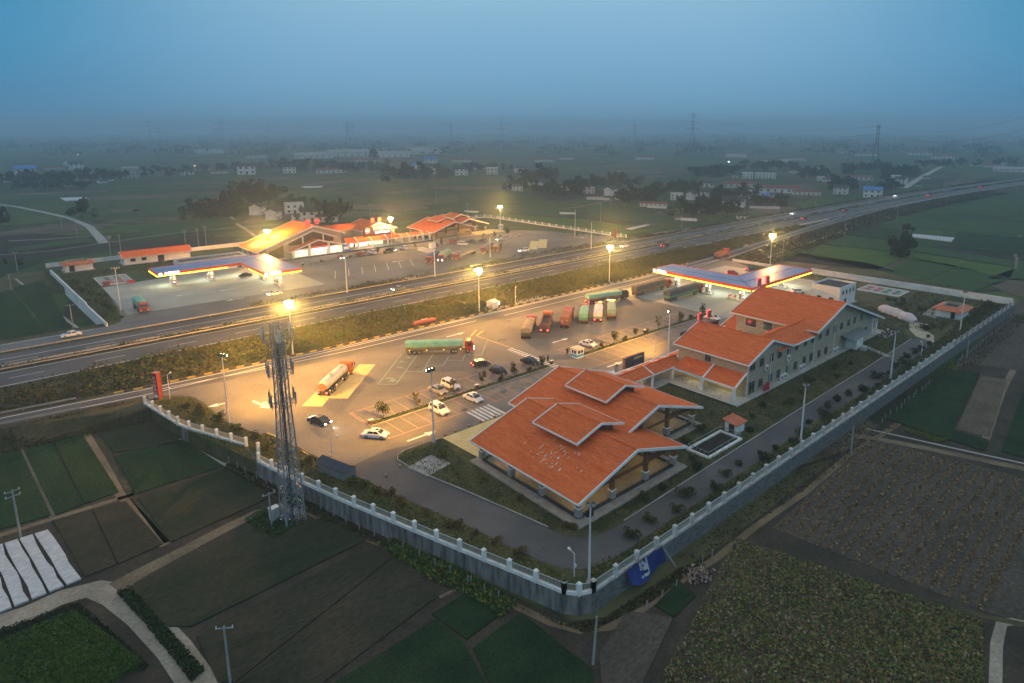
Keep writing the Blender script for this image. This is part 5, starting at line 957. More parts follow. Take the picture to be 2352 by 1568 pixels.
wall_along('boundary_wall', 'long white wall down the left edge of the far lot', [(22.0, 284.6), (23.7, 235), (24.2, 222)], -2.4, 1.45, .4, far_white); wall_along('boundary_wall', 'lower lower end of the white wall at the left edge of the far lot' .replace('lower lower', 'lower'), [(24.25, 221.6), (25.2, 197)], -2.4, .9, .4, far_white)
wall_along('boundary_wall', 'white wall along the back of the far lot behind the orange-roofed houses', [(21.9, 298.6), (60, 297.9), (100, 297.4)], -2.4, 1.6, .35, far_white)
# blue banner thrown over the wall
t = thing('blue_banner', 'dark blue cloth banner with white lettering hung over the right front wall near the corner', 'banner', (55.8, 43.0, 0))
def cloth(u, v):                                                        # u along the wall, v from top to hem
    w = 3.4 + .15 * math.sin(v * 3); x = -w + 2 * w * u; hang = 1.5 + 1.15 * math.sin(min(1, u * 1.15) * math.pi * .62) if u < .9 else 2.3
    hang = 1.25 + 1.5 * math.sin(math.pi * (.12 + .62 * u)) ** 1.0 * .85
    return (x + v * .25, -.28 - .95 * v ** 1.6 * (.6 + .5 * math.sin(u * 5 + .6)) - .08 * math.sin(u * 23 + v * 4), .42 - v * hang)
m = MB(); NU, NV = 26, 10
m.add([cloth(i / NU, j / NV) for i in range(NU + 1) for j in range(NV + 1)], [(i * (NV + 1) + j, (i + 1) * (NV + 1) + j, (i + 1) * (NV + 1) + j + 1, i * (NV + 1) + j + 1) for i in range(NU) for j in range(NV)])
m.build('cloth', mat('dark_blue_cloth', (.008, .026, .14), (.016, .045, .20), .8, .75, .4, 3), t, smooth=True)
m = MB()
def glyph(pl):
    V_ = [];
    for u, v in pl: p = cloth(u, v); V_.append((p[0], p[1] - .03, p[2] + .02))
    m.add(V_, [tuple(range(len(V_)))])
for a, b, c_, d in ((.30, .34, .02, .46), (.49, .525, .0, .62), (.36, .39, .0, .5)):  # stems of the mirrored lettering
    n = 6
    for k in range(n): glyph([(a, c_ + (d - c_) * k / n), (b, c_ + (d - c_) * k / n), (b, c_ + (d - c_) * (k + 1) / n), (a, c_ + (d - c_) * (k + 1) / n)])
for k in range(5): glyph([(.39 + .02 * k, .04 + .07 * k), (.39 + .02 * (k + 1) + .03, .04 + .07 * (k + 1)), (.39 + .02 * (k + 1), .14 + .08 * (k + 1)), (.38 + .02 * k, .14 + .08 * k)])
for k in range(5): glyph([(.40 + .018 * k, .40 - .01 * k), (.40 + .018 * (k + 1), .40 - .01 * (k + 1)), (.40 + .018 * (k + 1), .56), (.40 + .018 * k, .56)])
for k in range(8): glyph([(.28 + .03 * k, .70), (.28 + .03 * (k + 1), .70), (.28 + .03 * (k + 1), .82), (.28 + .03 * k, .82)]) if k not in (2,) else None
for k in range(4): glyph([(.50, .60 + .055 * k), (.535, .60 + .055 * k), (.535, .60 + .055 * (k + 1)), (.50, .60 + .055 * (k + 1))])
m.build('white_lettering', mat('white_print', (.42, .43, .46)), t)
MB().bar(cloth(1, 0), (4.6, -1.6, -2.4), .04, .3).build('pale_edge', mat('pale_sheet_edge', (.3, .3, .3)), t)
# concrete stakes on the fields
def stakes(name_pts, label, h=1.1, step=2.6, j=.15):
    for p in along(name_pts, step):
        o = MB().box(0, 0, 0, .13, .13, h, 0, 0, .85).build('concrete_stake', conc_pole, None, (p.x + random.uniform(-j, j), p.y + random.uniform(-j, j), LOW), random.uniform(0, 1)); o.rotation_euler.x = random.uniform(-.08, .08); o.rotation_euler.y = random.uniform(-.08, .08); STK.append((o, label))
STK = []
V2 = lambda f, *a: [f(x, y, LOW) for x, y in a]
stakes(V2(f2, (560, 905), (655, 960), (740, 1010), (840, 1060), (930, 1105), (1030, 1155), (1135, 1200)), 'of the row below the left wall', 1.3)
stakes(V2(b2, (835, 210), (1215, 410), (1430, 515), (1640, 605), (1860, 715), (2080, 830), (2330, 970)), 'of the row along the vegetable bed', 1.15)
stakes(V2(b3, (80, 770), (205, 850), (340, 900)), 'of the three below the front wall', 1.1, 3); stakes(V2(b3, (1690, 1000), (1785, 925), (1885, 860), (1965, 790)), 'of the row below the blue banner', 1.1); stakes(V2(b3, (2210, 570), (2300, 515)), 'of the pair right of the rubbish heap', 1.1, 2.5)
stakes(V2(f6, (700, 450), (750, 405), (885, 305), (975, 235), (1060, 155), (1140, 95), (1250, 10)), 'of the row beside the dark green plot', 1.2, 2.3); stakes(V2(zr2, (1585, 935), (1800, 760), (2000, 600), (2160, 480), (2340, 340)), 'of the row below the mesh fence', 1.1, 2.2)
stakes(V2(z04, (640, 1230), (860, 1150), (1000, 1110)), 'of the row at the foot of the embankment', 1.1, 6)
# ------------------------------------------------------------------ lamp masts
def mast(x, y, h, lit, label, heads=6, rot=0, aim=None, dim=1.0):
    if aim is not None: rot = aim + math.pi / 2
    t = thing('lamp_mast', label, 'street lamp', (x, y, 0), rot, 'tall floodlight masts')
    MB().tube((0, 0, .0), (0, 0, h), .17, 10, .09).build('pole', pole_m, t); MB().box(0, 0, 0, .6, .6, .3, 0, 0, .7).build('base', concrete, t)
    hd = MB()
    if lit:
        for k in range(8):
            a, b = 2 * math.pi * k / 8, 2 * math.pi * (k + 1) / 8; hd.bar((.62 * math.cos(a), .62 * math.sin(a), h), (.62 * math.cos(b), .62 * math.sin(b), h), .07, .07)
            if k % 2: hd.bar((0, 0, h), (.62 * math.cos(a), .62 * math.sin(a), h), .06, .06)
        hd.build('head_frame', steel, t); MB().tube((0, 0, h - 1.2), (0, 0, h - 1.15), .55, 20).build('light_baffle', steel_d, t)  # disc added under the lamps to block their downward light
        for k in range(8):
            a = 2 * math.pi * k / 8; MB().box(.80 * math.cos(a), .80 * math.sin(a), h - .28, .28, .5, .50, a, 0, .8).build('floodlight', sodium, t)
        l_ = bpy.data.lights.new('sodium_light', 'POINT'); l_.energy = LAMP * dim; l_.color = (1, .45, .085); l_.shadow_soft_size = .35
        o = bpy.data.objects.new('sodium_light', l_); C.objects.link(o); o.parent = t; o.location = (0, 0, h - .72)
    else:
        w = .62 * (heads - 1) / 2; hd.bar((-w - .15, 0, h), (w + .15, 0, h), .1, .1); hd.build('head_frame', steel, t)
        for k in range(heads):
            f = MB().box(-w + .62 * k, -.1, h, .46, .42, .5, 0, 0, .85).build('floodlight', steel_d, t); MB().box(-w + .62 * k, -.325, h + .06, .40, .02, .36).build('lens', lamp_off if aim is None else sodium, f)
        if aim is not None:
            l_ = bpy.data.lights.new('sodium_light', 'SPOT'); l_.energy = AWAY * dim; l_.color = (1, .46, .07); l_.shadow_soft_size = .5; l_.spot_size = rad(150); l_.spot_blend = 1
            o = bpy.data.objects.new('sodium_light', l_); C.objects.link(o); o.parent = t; o.location = (0, -.6, h + .2); o.rotation_euler = (rad(-66), 0, 0)
    return t
for x, y, h, lab, dm in ((53.0, 143.0, 12.3, 'lit floodlight mast beside the near ramp, behind the lattice tower', 1.25), (106.3, 142.9, 12.0, 'lit floodlight mast by the white cabin on the near ramp', 1.1), (160.3, 142.2, 12.0, 'lit floodlight mast on the scrub strip, the one beside the passing white car', 1.1), (223.6, 118.8, 11.7, 'lit floodlight mast behind the near fuel canopy', .45), (91.7, 264.5, 10.5, 'lit floodlight mast in front of the far restaurant gable', 1.0), (141.6, 254.0, 12.0, 'lit floodlight mast in front of the far maroon sign board', .7), (202.8, 253.5, 12.2, 'lit floodlight mast by the far blue stall', .5)):
    mast(x, y, h, True, lab, dim=dm)
for x, y, h, n, r_, lab in ((88.4, 188.3, 11.5, 3, .2, 'unlit three-headed lamp mast on the far verge left of the green lorry row'), (121.2, 188.3, 14.0, 1, 0, 'unlit single-headed lamp mast on the far verge by the pile of white sacks'), (156.7, 202.6, 8.6, 3, .3, 'unlit lamp mast in front of the two red lorries on the far lot'), (218.0, 215.8, 12.8, 1, 0, 'unlit slim lamp mast on the far grass before the white fence'), (199.9, 188.0, 11.7, 1, .8, 'slim camera mast on the far verge left of the red pillar'), (30.9, 211.9, 12.3, 4, .1, 'unlit lamp mast on the far grass by the red lorry'), (30.6, 115.5, 12.3, 3, 'A.5', 'lamp mast seen from behind at the left grass edge of the near lot'), (53.5, 85.2, 12.4, 3, 'A1.75', 'three-headed lamp mast seen from behind on the corner of the lawn before the hall'), (117.2, 85.5, 9.8, 1, 'A1.9', 'single-headed lamp mast behind the brick building by the near parking bays'), (48.0, 44.6, 9.7, 2, -.7, 'unlit two-headed lamp mast at the front corner of the wall'), (99.1, 44.9, 9.7, 2, -.8, 'unlit lamp mast on the right front verge, nearest to the tiny hut'), (138.9, 45.5, 10.0, 2, -.8, 'unlit lamp mast on the right front verge by the white puddle'), (186.8, 46.3, 10.0, 2, -.8, 'unlit lamp mast on the right front verge by the corner pump house'), (196.3, 103.2, 4.6, 3, .3, 'short three-headed lamp mast in front of the near fuel canopy')):
    mast(x, y, h, False, lab, n, 0 if isinstance(r_, str) else r_, float(r_[1:]) if isinstance(r_, str) else None)
def cam_pole(x, y, h, rot, label):
    t = thing('camera_pole', label, 'camera pole', (x, y, 0), rot, 'small white camera poles'); MB().tube((0, 0, 0), (0, 0, h), .07, 8).build('pole', pole_m, t); MB().bar((0, 0, h), (.9, 0, h + .2), .06, .06).build('arm', pole_m, t); MB().box(.95, 0, h + .02, .4, .2, .22).build('camera', white_p, t); MB().box(.0, -.12, h * .42, .3, .16, .34).build('junction_box', white_old, t)
for a in ((38.2, 90.3, 4.1, -.5, 'white camera pole on a concrete foot by the dark shed'), (25.5, 133.9, 4.9, .7, 'white camera pole beside the left red sign pillar'), (119.4, 142.6, 4.6, .7, 'white camera pole on the concrete pad by the near ramp'), (47.4, 46.4, 3.0, 1.5, 'short white camera pole inside the front corner fence'), (159.0, 46.3, 2.9, .6, 'short white camera pole by the end of the side road'), (112.2, 85.4, 4.5, 2.4, 'white camera pole behind the dark sign wall')): cam_pole(*a)
# ------------------------------------------------------------------ lattice telecom tower
T0 = (28.9, 83.0, LOW)
t = thing('telecom_tower', 'grey steel lattice telecom tower with antennas standing on the field outside the left wall', 'tower', T0)
HT = 28.6
def tw(z): return 1.3 - .55 * min(1, z / 17) - .15 * max(0, (z - 17) / 10)
m = MB(); lv = [0, 2.6, 5.0, 7.2, 9.2, 11.0, 12.7, 14.3, 15.8, 17.2, 18.6, 20, 21.4, 22.8, 24.2, 25.6, HT]
cn = [(-1, -1), (1, -1), (1, 1), (-1, 1)]
for a, b in zip(lv, lv[1:]):
    for k in range(4):
        p = lambda c_, z: (c_[0] * tw(z), c_[1] * tw(z), z); c0, c1 = cn[k], cn[(k + 1) % 4]
        m.tube(p(c0, a), p(c0, b), .095, 6, cap=False); m.bar(p(c0, b), p(c1, b), .06, .06); m.bar(p(c0, a), p(c1, b), .055, .055); m.bar(p(c1, a), p(c0, b), .055, .055)
        if a < 8: mid = tuple((u + v) / 2 for u, v in zip(p(c0, b), p(c1, b))); m.bar(p(c0, (a + b) / 2), mid, .04, .04); m.bar(p(c1, (a + b) / 2), mid, .04, .04)
m.build('lattice_frame', steel, t)
ld = MB()
for z in np.arange(.3, 26, .38): ld.bx(-.2, .2, -tw(z) - .32, -tw(z) - .28, z, z + .03)
for x in (-.2, .2): ld.bar((x, -tw(0) - .3, 0), (x, -tw(17) - .3, 17), .04, .04); ld.bar((x, -tw(17) - .3, 17), (x, -tw(26) - .3, 26), .04, .04)
for z in np.arange(9, 26, 1.1):
    for k in range(7): a, b = math.pi * (1 + k / 7), math.pi * (1 + (k + 1) / 7); ld.bar((.42 * math.cos(a), -tw(z) - .3 + .55 * math.sin(a), z), (.42 * math.cos(b), -tw(z) - .3 + .55 * math.sin(b), z), .03, .03)
ld.build('ladder', steel, t)
cb = MB(); cb.bx(-.1, .12, -.1, .1, .3, 26); cb.tube((-.25, .1, .2), (-.2, .1, 26), .06, 6); cb.build('cable_run', steel_d, t)
for zi, (z, R, pl) in enumerate(((17.6, 1.65, 0), (21.8, 1.65, 0), (26.4, 1.85, 1))):
    m = MB()
    for zz in (z, z + .55):
        for k in range(12): a, b = 2 * math.pi * k / 12, 2 * math.pi * (k + 1) / 12; m.bar((R * math.cos(a), R * math.sin(a), zz), (R * math.cos(b), R * math.sin(b), zz), .06, .06)
    for k in range(6): a = 2 * math.pi * k / 6 + .3; m.bar((.3 * math.cos(a), .3 * math.sin(a), z), (R * math.cos(a), R * math.sin(a), z), .07, .07); m.bar((.3 * math.cos(a), .3 * math.sin(a), z - 1.0), (R * math.cos(a), R * math.sin(a), z), .05, .05); m.tube((R * math.cos(a), R * math.sin(a), z - .7), (R * math.cos(a), R * math.sin(a), z + 1.9), .035, 6)
    pf_ = m.build('antenna_platform', steel, t)
    for k in range(6):
        a = 2 * math.pi * k / 6 + .3; big = pl and k % 2 == 0
        MB().box((R + .16) * math.cos(a), (R + .16) * math.sin(a), z - .2 if not big else z + .1, .12 if not big else .16, .16 if not big else .4, 1.7 if not big else 1.6, a).build('antenna', mat('antenna_white', (.58, .60, .60)) if (big or k == 1) else steel, pf_)
MB().tube((0, 0, HT), (0, 0, HT + 1.6), .04, 6, .01).build('lightning_rod', steel, t)
t = thing('equipment_cabinet', 'pale grey equipment cabinet at the foot of the lattice tower', 'cabinet', (27.0, 84.8, LOW), rad(8)); MB().box(0, 0, .15, 1.15, .8, 1.75).build('body', mat('pale_grey_cabinet', (.44, .46, .46), (.52, .54, .54), 1.5, .5), t); MB().box(0, 0, 1.9, 1.25, .9, .1).build('lid', white_old, t); MB().box(0, 0, 0, 1.3, .95, .15).build('plinth', concrete, t); MB().bx(-.5, .5, -.43, -.402, .3, 1.75).build('door', mat('grey_door', (.4, .42, .42)), t); MB().tube((0, -.431, 1.2), (0, -.44, 1.2), .13, 4).build('warning_mark', mat('dark_blue_mark', (.05, .06, .15)), t)
q = np.c_[rng.normal(0, .6, 260), rng.normal(0, .5, 260), rng.uniform(.02, .5, 260)]; o = quads('cable_heap', q, rng.uniform(.15, .4, 260), [white_old, steel, mat('lavender_plastic', (.4, .38, .5))], None, 1.0, loc=(29.1, 84.2, LOW)); tag(o, 'heap of crumpled pale cable and sheeting under the lattice tower', 'heap')
q = np.c_[rng.normal(0, .75, 420), rng.normal(0, .65, 420), np.abs(rng.normal(.25, .2, 420))]; P0 = b3(2160, 690, LOW); o = quads('rubbish_heap', q, rng.uniform(.15, .45, 420), [mat('tan_straw_bag', (.34, .24, .16)), mat('pinkish_bag', (.36, .27, .24)), grey_f], None, .8, loc=tuple(P0)); tag(o, 'heap of tan rubbish and rubble on the field edge below the blue banner', 'heap')
# utility poles
def upole(p, h, label, arms=1, z=LOW, rot=0, lean=0):
    t = thing('utility_pole', label, 'utility pole', (p[0], p[1], z), rot, 'concrete utility poles'); t.rotation_euler.y = lean
    MB().tube((0, 0, 0), (0, 0, h), .15, 8, .1).build('pole', conc_pole, t)
    for k in range(arms):
        m = MB(); m.bar((-.85, .1, h - .25 - .7 * k), (.85, .1, h - .25 - .7 * k), .09, .09); m.build('cross_arm', steel, t)
        for x in (-.75, 0, .75): MB().tube((x, .1, h - .25 - .7 * k), (x, .1, h - .02 - .7 * k), .05, 6).build('insulator', white_p, t)
    return t
upole((.3, 103.1), 7.2, 'concrete pole with a double cross-arm at the left edge, on the dark green plot', 2, rot=.2); upole((13.6, 60.4), 6.4, 'concrete pole near the bottom of the picture, left of centre', 1, rot=-.6); upole((41.8, 38.1), 5.4, 'bare concrete pole outside the front corner of the wall', 0, lean=.08); upole((26.2, 83.7), 5.0, 'thin pole with a small cross-arm left of the grey cabinet', 1); upole((27.6, 82.0), 4.4, 'bare thin pole right of the grey cabinet', 0)
po_ = f6(345, 800, LOW); upole(po_, 4.9, 'bare concrete pole below the right front wall, above the raked field', 0); po_ = f6(1680, -250 + 1120, LOW) if False else zr2(1685, 880, LOW); upole(po_, 4.8, 'bare concrete pole below the mesh fence by the row of stakes', 0)
for f, x, y, h, lab in ((zp, 235, 550, 8, 'pole on the meadow left of the pump house'), (zp, 150, 790, 6, 'pole on the plot at the left edge beyond the expressway'), (zp, 965, 1315, 7.5, 'pole by the ditch left of the white wall'), (zl, 1330, 320, 9, 'left one of the three poles behind the white fuel office'), (zl, 1620, 270, 9, 'middle one of the three poles behind the white fuel office'), (zl, 1795, 260, 10, 'right one of the three poles behind the white fuel office'), (z01, 1110, 1375, 8, 'pole behind the orange-roofed plant room'), (z01, 1025, 1465, 11, 'tall pole with a transformer right of the pump house'), (z01, 705, 1220, 9, 'pole beside the white lane at far left'), (z01, 570, 1160, 7, 'pole in the meadow left of the white lane'), (z01, 1095, 800, 9, 'distant pole before the dark hedge at left'), (z02, 1045, 1065, 9, 'pole behind the far sign board, left one of two'), (z02, 1935, 1060, 9, 'pole behind the monitor roof of the far hall'), (z02, 1650, 915, 8, 'pole on the meadow beside the thin footpath'), (z02, 1383, 850, 8, 'pole by the dark plot behind the far building'), (z02, 2052, 830, 8, 'pole at the bend of the meadow track'), (z03, 803, 1090, 10, 'pole on the green meadow left of the village'), (z03, 1545, 1150, 11, 'thick pole beside the expressway embankment before the village'), (z03, 895, 960, 7, 'pole by the white-walled farmhouse'), (z03, 2115, 1040, 9, 'pole by the small white hut above the expressway'), (z04, 420, 950, 9, 'pole in the narrow field left of the blue-roofed house'), (z04, 820, 875, 9, 'pole just left of the blue-roofed house'), (z04, 1135, 850, 8, 'pole right of the blue-roofed house'), (z04, 1165, 1090, 9, 'thick pole on the near slope of the expressway at right'), (z04, 685, 1240, 7, 'pole by the stake row at the foot of the slope'), (z04, 120, 1410, 7, 'pole behind the near boundary wall at right'), (z04, 2262, 840, 9, 'distant pole at the right edge below the expressway')):
    upole(f(x, y, LOW), h, lab, 1 if h < 9 else 2, rot=random.uniform(-.8, .8))
# guard rails
def guard(name, label, y, x0, x1, step, m_, side=1, h=.72, follow=True):
    xs = list(np.arange(x0, x1 + .01, step)); b = MB(); f = lambda x: (y(x) if callable(y) else y) + bend(x)
    for a, c_ in zip(xs, xs[1:]): b.bar((a, f(a), h), (c_, f(c_), h), .09, .3)
    t = tag(b.build(name, m_), label, 'guard rail', 'steel guard rails along the expressway')
    for k, x in enumerate(xs):
        if x > 420 and k % 2: continue
        p = MB().bx(-.06, .06, -.06, .06, 0, h - .31).build('post', steel, t, (x, f(x) + .001, -.02)) if k == 0 else None
        if p: PP = p
        else: c2 = PP.copy(); C.objects.link(c2); c2.parent = t; c2.location = (x, f(x) + .001, -.02)
    return t
rust = mat('dusty_guard_rail', (.33, .31, .28), (.42, .38, .32), .8, .5, metal=.3)
guard('guard_rail', 'steel guard rail on the near side of the median hedge', 174.1, -40, 600, 8, rust); guard('guard_rail', 'steel guard rail on the far side of the median hedge', 176.5, -40, 600, 8, rust); guard('guard_rail', 'steel guard rail between the far carriageway and the far lot', 188.0, -40, 640, 8, rust)
guard('guard_rail', 'steel guard rail on the scrub side of the near ramp at left', lambda x: ramp_far(x) + .5, -60, 14, 4, rust); guard('guard_rail', 'steel guard rail on the field side of the near ramp at left', lambda x: ramp_near(x) - .5, -60, 14, 4, rust); guard('guard_rail', 'steel guard rail above the right fields beside the merging ramp', lambda x: ramp_near(x) - .4, 225, 560, 5, rust)
# ------------------------------------------------------------------ vehicles
def wheels(t, xs, w, r, name='wheel', wd=.22, y0=None):
    for x in xs:
        for s_ in (-1, 1):
            y = s_ * (w / 2 - wd / 2 + .01); o = MB().tube((x, y - wd / 2, r), (x, y + wd / 2, r), r, 14).build(name, black_r, t); MB().tube((x, y + s_ * (wd / 2 + .002), r), (x, y + s_ * (wd / 2 + .012), r), r * .58, 10).build('rim', chrome, o)
CARP = {  # half-length-normalised: (length, width, height, lower profile, cabin profile [(x, z) base and top])
    'sedan': (4.4, 1.74, 1.42, (-1.45, -.75, .55, 1.35)), 'hatch': (4.1, 1.72, 1.48, (-1.75, -1.45, .55, 1.25)), 'suv': (4.45, 1.8, 1.68, (-2.05, -1.8, .5, 1.2)), 'van': (4.6, 1.72, 1.92, (-2.2, -2.1, 1.1, 1.85)), 'pickup': (4.9, 1.8, 1.75, (-.35, -.2, .75, 1.4))}
def car(kind, x, y, ang, paint, label, head=False, tail=False, z=0.0, name=None):
    Ln, W, Ht, (rb, rt_, ft, fb) = CARP[kind]; hl = Ln / 2; t = thing(name or {'sedan': 'sedan_car', 'hatch': 'hatchback_car', 'suv': 'estate_car', 'van': 'minibus', 'pickup': 'pickup_truck'}[kind], label, 'car' if kind != 'van' else 'van', (x, y, z + .014), ang, 'cars on the service area and expressway')
    belt = .92 if kind not in ('van', 'suv') else (1.08 if kind == 'van' else 1.02)
    b = MB(); n = 9; prof = [(-hl, .34), (-hl + .04, .72), (-hl + .18, belt - .08), (rb, belt), (fb, belt - .02), (hl - .35, belt - .2), (hl - .06, belt - .34), (hl, .5), (hl - .04, .3), (-hl + .1, .26)]
    if kind == 'van': prof[5] = (hl - .2, belt - .12); prof[6] = (hl - .04, belt - .4)
    hw = W / 2; V_ = []
    for s_ in (-1, -.93, .93, 1):
        for px, pz in prof:
            k = 1 if abs(s_) < 1 else .96; V_.append((px * k, s_ * hw, pz if abs(s_) < 1 else (pz - .07 if pz > .6 else pz + .04)))
    m_ = len(prof); F_ = [tuple(range(m_))[::-1], tuple(range(3 * m_, 4 * m_))]
    for r in range(3): F_ += [(r * m_ + i, r * m_ + (i + 1) % m_, (r + 1) * m_ + (i + 1) % m_, (r + 1) * m_ + i) for i in range(m_)]
    b.add(V_, F_); pa = mat('car_paint_' + paint, *PAINTS[paint]); b.build('body', pa, t)
    c_ = MB(); tw_ = hw * .80; bw = hw * .94
    c_.add([(rb, -bw, belt - .02), (fb, -bw, belt - .04), (fb, bw, belt - .04), (rb, bw, belt - .02), (rt_, -tw_, Ht), (ft, -tw_, Ht), (ft, tw_, Ht), (rt_, tw_, Ht)], [(4, 5, 6, 7), (0, 1, 5, 4), (1, 2, 6, 5), (2, 3, 7, 6), (3, 0, 4, 7)]); c_.build('roof', pa, t)
    def pane(a, b2, c2, d, nm, nrm, k0=.12, k1=.9, u0=.06, u1=.94):
        a, b2, c2, d = map(Vector, (a, b2, c2, d)); L_ = lambda u, v: (a.lerp(b2, u)).lerp(d.lerp(c2, u), v) + Vector(nrm) * .012
        MB().add([tuple(L_(u, v)) for u, v in ((u0, k0), (u1, k0), (u1, k1), (u0, k1))], [(0, 1, 2, 3)]).build(nm, glass_d, t)
    A_ = [(rb, -bw, belt), (fb, -bw, belt), (fb, bw, belt), (rb, bw, belt)]; B_ = [(rt_, -tw_, Ht), (ft, -tw_, Ht), (ft, tw_, Ht), (rt_, tw_, Ht)]
    pane(A_[1], A_[2], B_[2], B_[1], 'windscreen', (1, 0, .6)); pane(A_[3], A_[0], B_[0], B_[3], 'rear_window', (-1, 0, .5), .2)
    for s0, s1, nn in ((0, 1, (0, -1, .3)), (2, 3, (0, 1, .3))):
        pane(A_[s0], A_[s1], B_[s1], B_[s0], 'side_window', nn, .1, .86, .07 if s0 == 0 else .07, .47); pane(A_[s0], A_[s1], B_[s1], B_[s0], 'side_window', nn, .1, .86, .52, .92)
    if kind in ('sedan', 'suv') and paint in ('white', 'silver'): MB().bx(.0, .6, -.36, .36, Ht + .003, Ht + .015).build('sunroof', glass_d, t)
    wheels(t, (-hl * .6, hl * .62), W, .31, wd=.2)
    for s_ in (-1, 1):
        MB().box(hl - .13, s_ * hw * .72, belt - .46, .26, .36, .15).build('headlight', head_on if head else head_off, t); MB().box(-hl + .05, s_ * hw * .74, belt - .3, .14, .3, .2).build('tail_light', tail_on if tail else tail_off, t); MB().box(ft + .5 if kind != 'van' else fb - .1, s_ * (hw + .08), belt, .12, .18, .13).build('mirror', pa, t)
    MB().bx(hl - .03, hl + .012, -.4, .4, .42, .58).build('grille', black_r, t)
    MB().bx(hl + .013, hl + .02, -.22, .22, .34, .44).build('number_plate', mat('blue_plate', (.03, .08, .35)), t)
    if head:
        l_ = bpy.data.lights.new('headlamp_beam', 'SPOT'); l_.energy = 700; l_.color = (1, .97, .9); l_.spot_size = rad(60); l_.spot_blend = .8; l_.shadow_soft_size = .2
        o = bpy.data.objects.new('headlamp_beam', l_); C.objects.link(o); o.parent = t; o.location = (hl + .1, 0, .6); o.rotation_euler = (rad(84), 0, rad(-90))
    return t
PAINTS = {'white': ((.72, .71, .70), None, 1, .25), 'silver': ((.36, .35, .33), None, 1, .3, 0, None, .3), 'black': ((.012, .013, .018), None, 1, .15), 'dark': ((.03, .032, .04), None, 1, .25), 'red': ((.32, .02, .02), None, 1, .25), 'grey_blue': ((.12, .14, .17), None, 1, .3)}
NC = [('suv', 60.6, 94.3, -87, 'white', 'white estate car with a sunroof in the front bay row, left of the white sedan', 0, 0), ('sedan', 68.4, 94.4, -86, 'white', 'white sedan in the front bay row, just behind the white estate car', 0, 0), ('sedan', 65.5, 102.2, -86, 'silver', 'silver-grey sedan beside the planting strip', 0, 0), ('suv', 68.8, 102.5, -86, 'white', 'white people carrier half hidden by a small tree next to the silver sedan', 0, 0), ('hatch', 80.6, 102.0, -80, 'black', 'black hatchback parked by the planting strip, between two small trees', 0, 0), ('sedan', 89.4, 102.0, -84, 'black', 'black sedan parked at the zebra crossing end of the planting strip', 0, 0),
      ('sedan', 107.5, 101.7, -80, 'white', 'white sedan with dark tree-like blotches on its side behind the kiosk', 0, 0), ('sedan', 148.2, 94.2, -86, 'white', 'white sedan at the far end of the near bays, left of the brick building', 0, 0), ('hatch', 80.6, 108.1, -17, 'dark', 'dark car with bright red tail lights driving through the near lot', 0, 1), ('sedan', 42.4, 104.6, -70, 'dark', 'car with blazing white headlights turning into the left part of the near lot', 1, 0), ('sedan', 47.2, 93.2, -52, 'white', 'white car driving past the end of the front bay row', 0, 1), ('sedan', 211.8, 119.4, -26, 'dark', 'dark car waiting on the forecourt behind the near fuel canopy', 0, 1), ('hatch', 201.0, 120.6, -50, 'red', 'small red car crossing the forecourt behind the near fuel canopy', 0, 1), ('hatch', 193, 92.6, -40, 'white', 'white car with red lamps half hidden by the big orange gable', 0, 1),
      ('hatch', 111, 240.6, -95, 'red', 'small car with lit lamps at the left end of the far planting strip', 1, 1), ('sedan', 120, 241.5, -86, 'red', 'dark red car parked at the far planting strip, left of the white minibus', 0, 0), ('van', 125.6, 241.6, 94, 'white', 'white minibus parked at the far planting strip', 0, 0), ('sedan', 133.8, 241.2, -60, 'black', 'black car with lit yellow lamps at the far planting strip', 1, 0), ('suv', 140.2, 241.6, 96, 'white', 'white estate car at the far planting strip, left of the blue kiosk', 0, 0), ('sedan', 164.9, 240.2, -80, 'red', 'red car parked before the far open hall', 0, 0), ('van', 164.4, 232.2, -72, 'white', 'white minibus parked before the far open hall', 0, 0), ('pickup', 170.6, 234.3, -75, 'dark', 'dark pickup parked right of the white minibus at the far hall', 0, 0), ('sedan', 176.8, 233.3, -70, 'dark', 'dark sedan right of the pickup at the far hall', 0, 0),
      ('sedan', 185.2, 231.2, 172, 'white', 'white car with bluish headlights near the far planting strip end', 1, 0), ('suv', 174.6, 202.8, 170, 'white', 'white estate car with one bright headlight near the two yellow pads', 1, 0), ('sedan', 72.0, 232.8, 175, 'black', 'black car refuelling under the far fuel canopy', 0, 0), ('sedan', 70.2, 200.2, 181, 'white', 'white car with a lit lamp near the front of the far fuel canopy', 1, 0)]
for a in NC: car(a[0], a[1], a[2], rad(a[3]), a[4], a[5], a[6], a[7])
for x, y, paint, lab, hd_, tl in ((372, 185.2, 'white', 'white car with blazing headlights on the far carriageway, opposite the thick pole', 1, 0), (526, 185.4, 'white', 'car with warm headlights on the far carriageway beyond the blue-roofed house', 1, 0), (214, 181.3, 'white', 'white car with long bright headlights on the far carriageway by the lit mast', 1, 0), (355, 170.3, 'red', 'red car on the near carriageway before the striped merge nose', 0, 1), (408, 170.3, 'dark', 'dark car with tail lights on the near carriageway past the merge nose', 0, 1), (545, 170.4, 'red', 'car with red tail lights far down the near carriageway', 0, 1), (655, 170.2, 'dark', 'farthest car with red tail lights on the near carriageway', 0, 1), (228, 170.2, 'dark', 'dark car with red and green lamps on the near carriageway behind the lit mast', 0, 1), (102, 180.0, 'grey_blue', 'grey-blue car on the far carriageway before the far lot', 1, 0), (17, 193.0, 'white', 'white car on the slip road left of the far grass', 0, 0)):
    car('sedan', x, y + bend(x), math.pi if y > 176 else 0, paint, lab, hd_, tl, z=.012)
tarp = lambda n, c1, c2: mat('tarpaulin_' + n, c1, c2, .7, .75, .9, 2.5, stretch=(1, 1, 1.5))
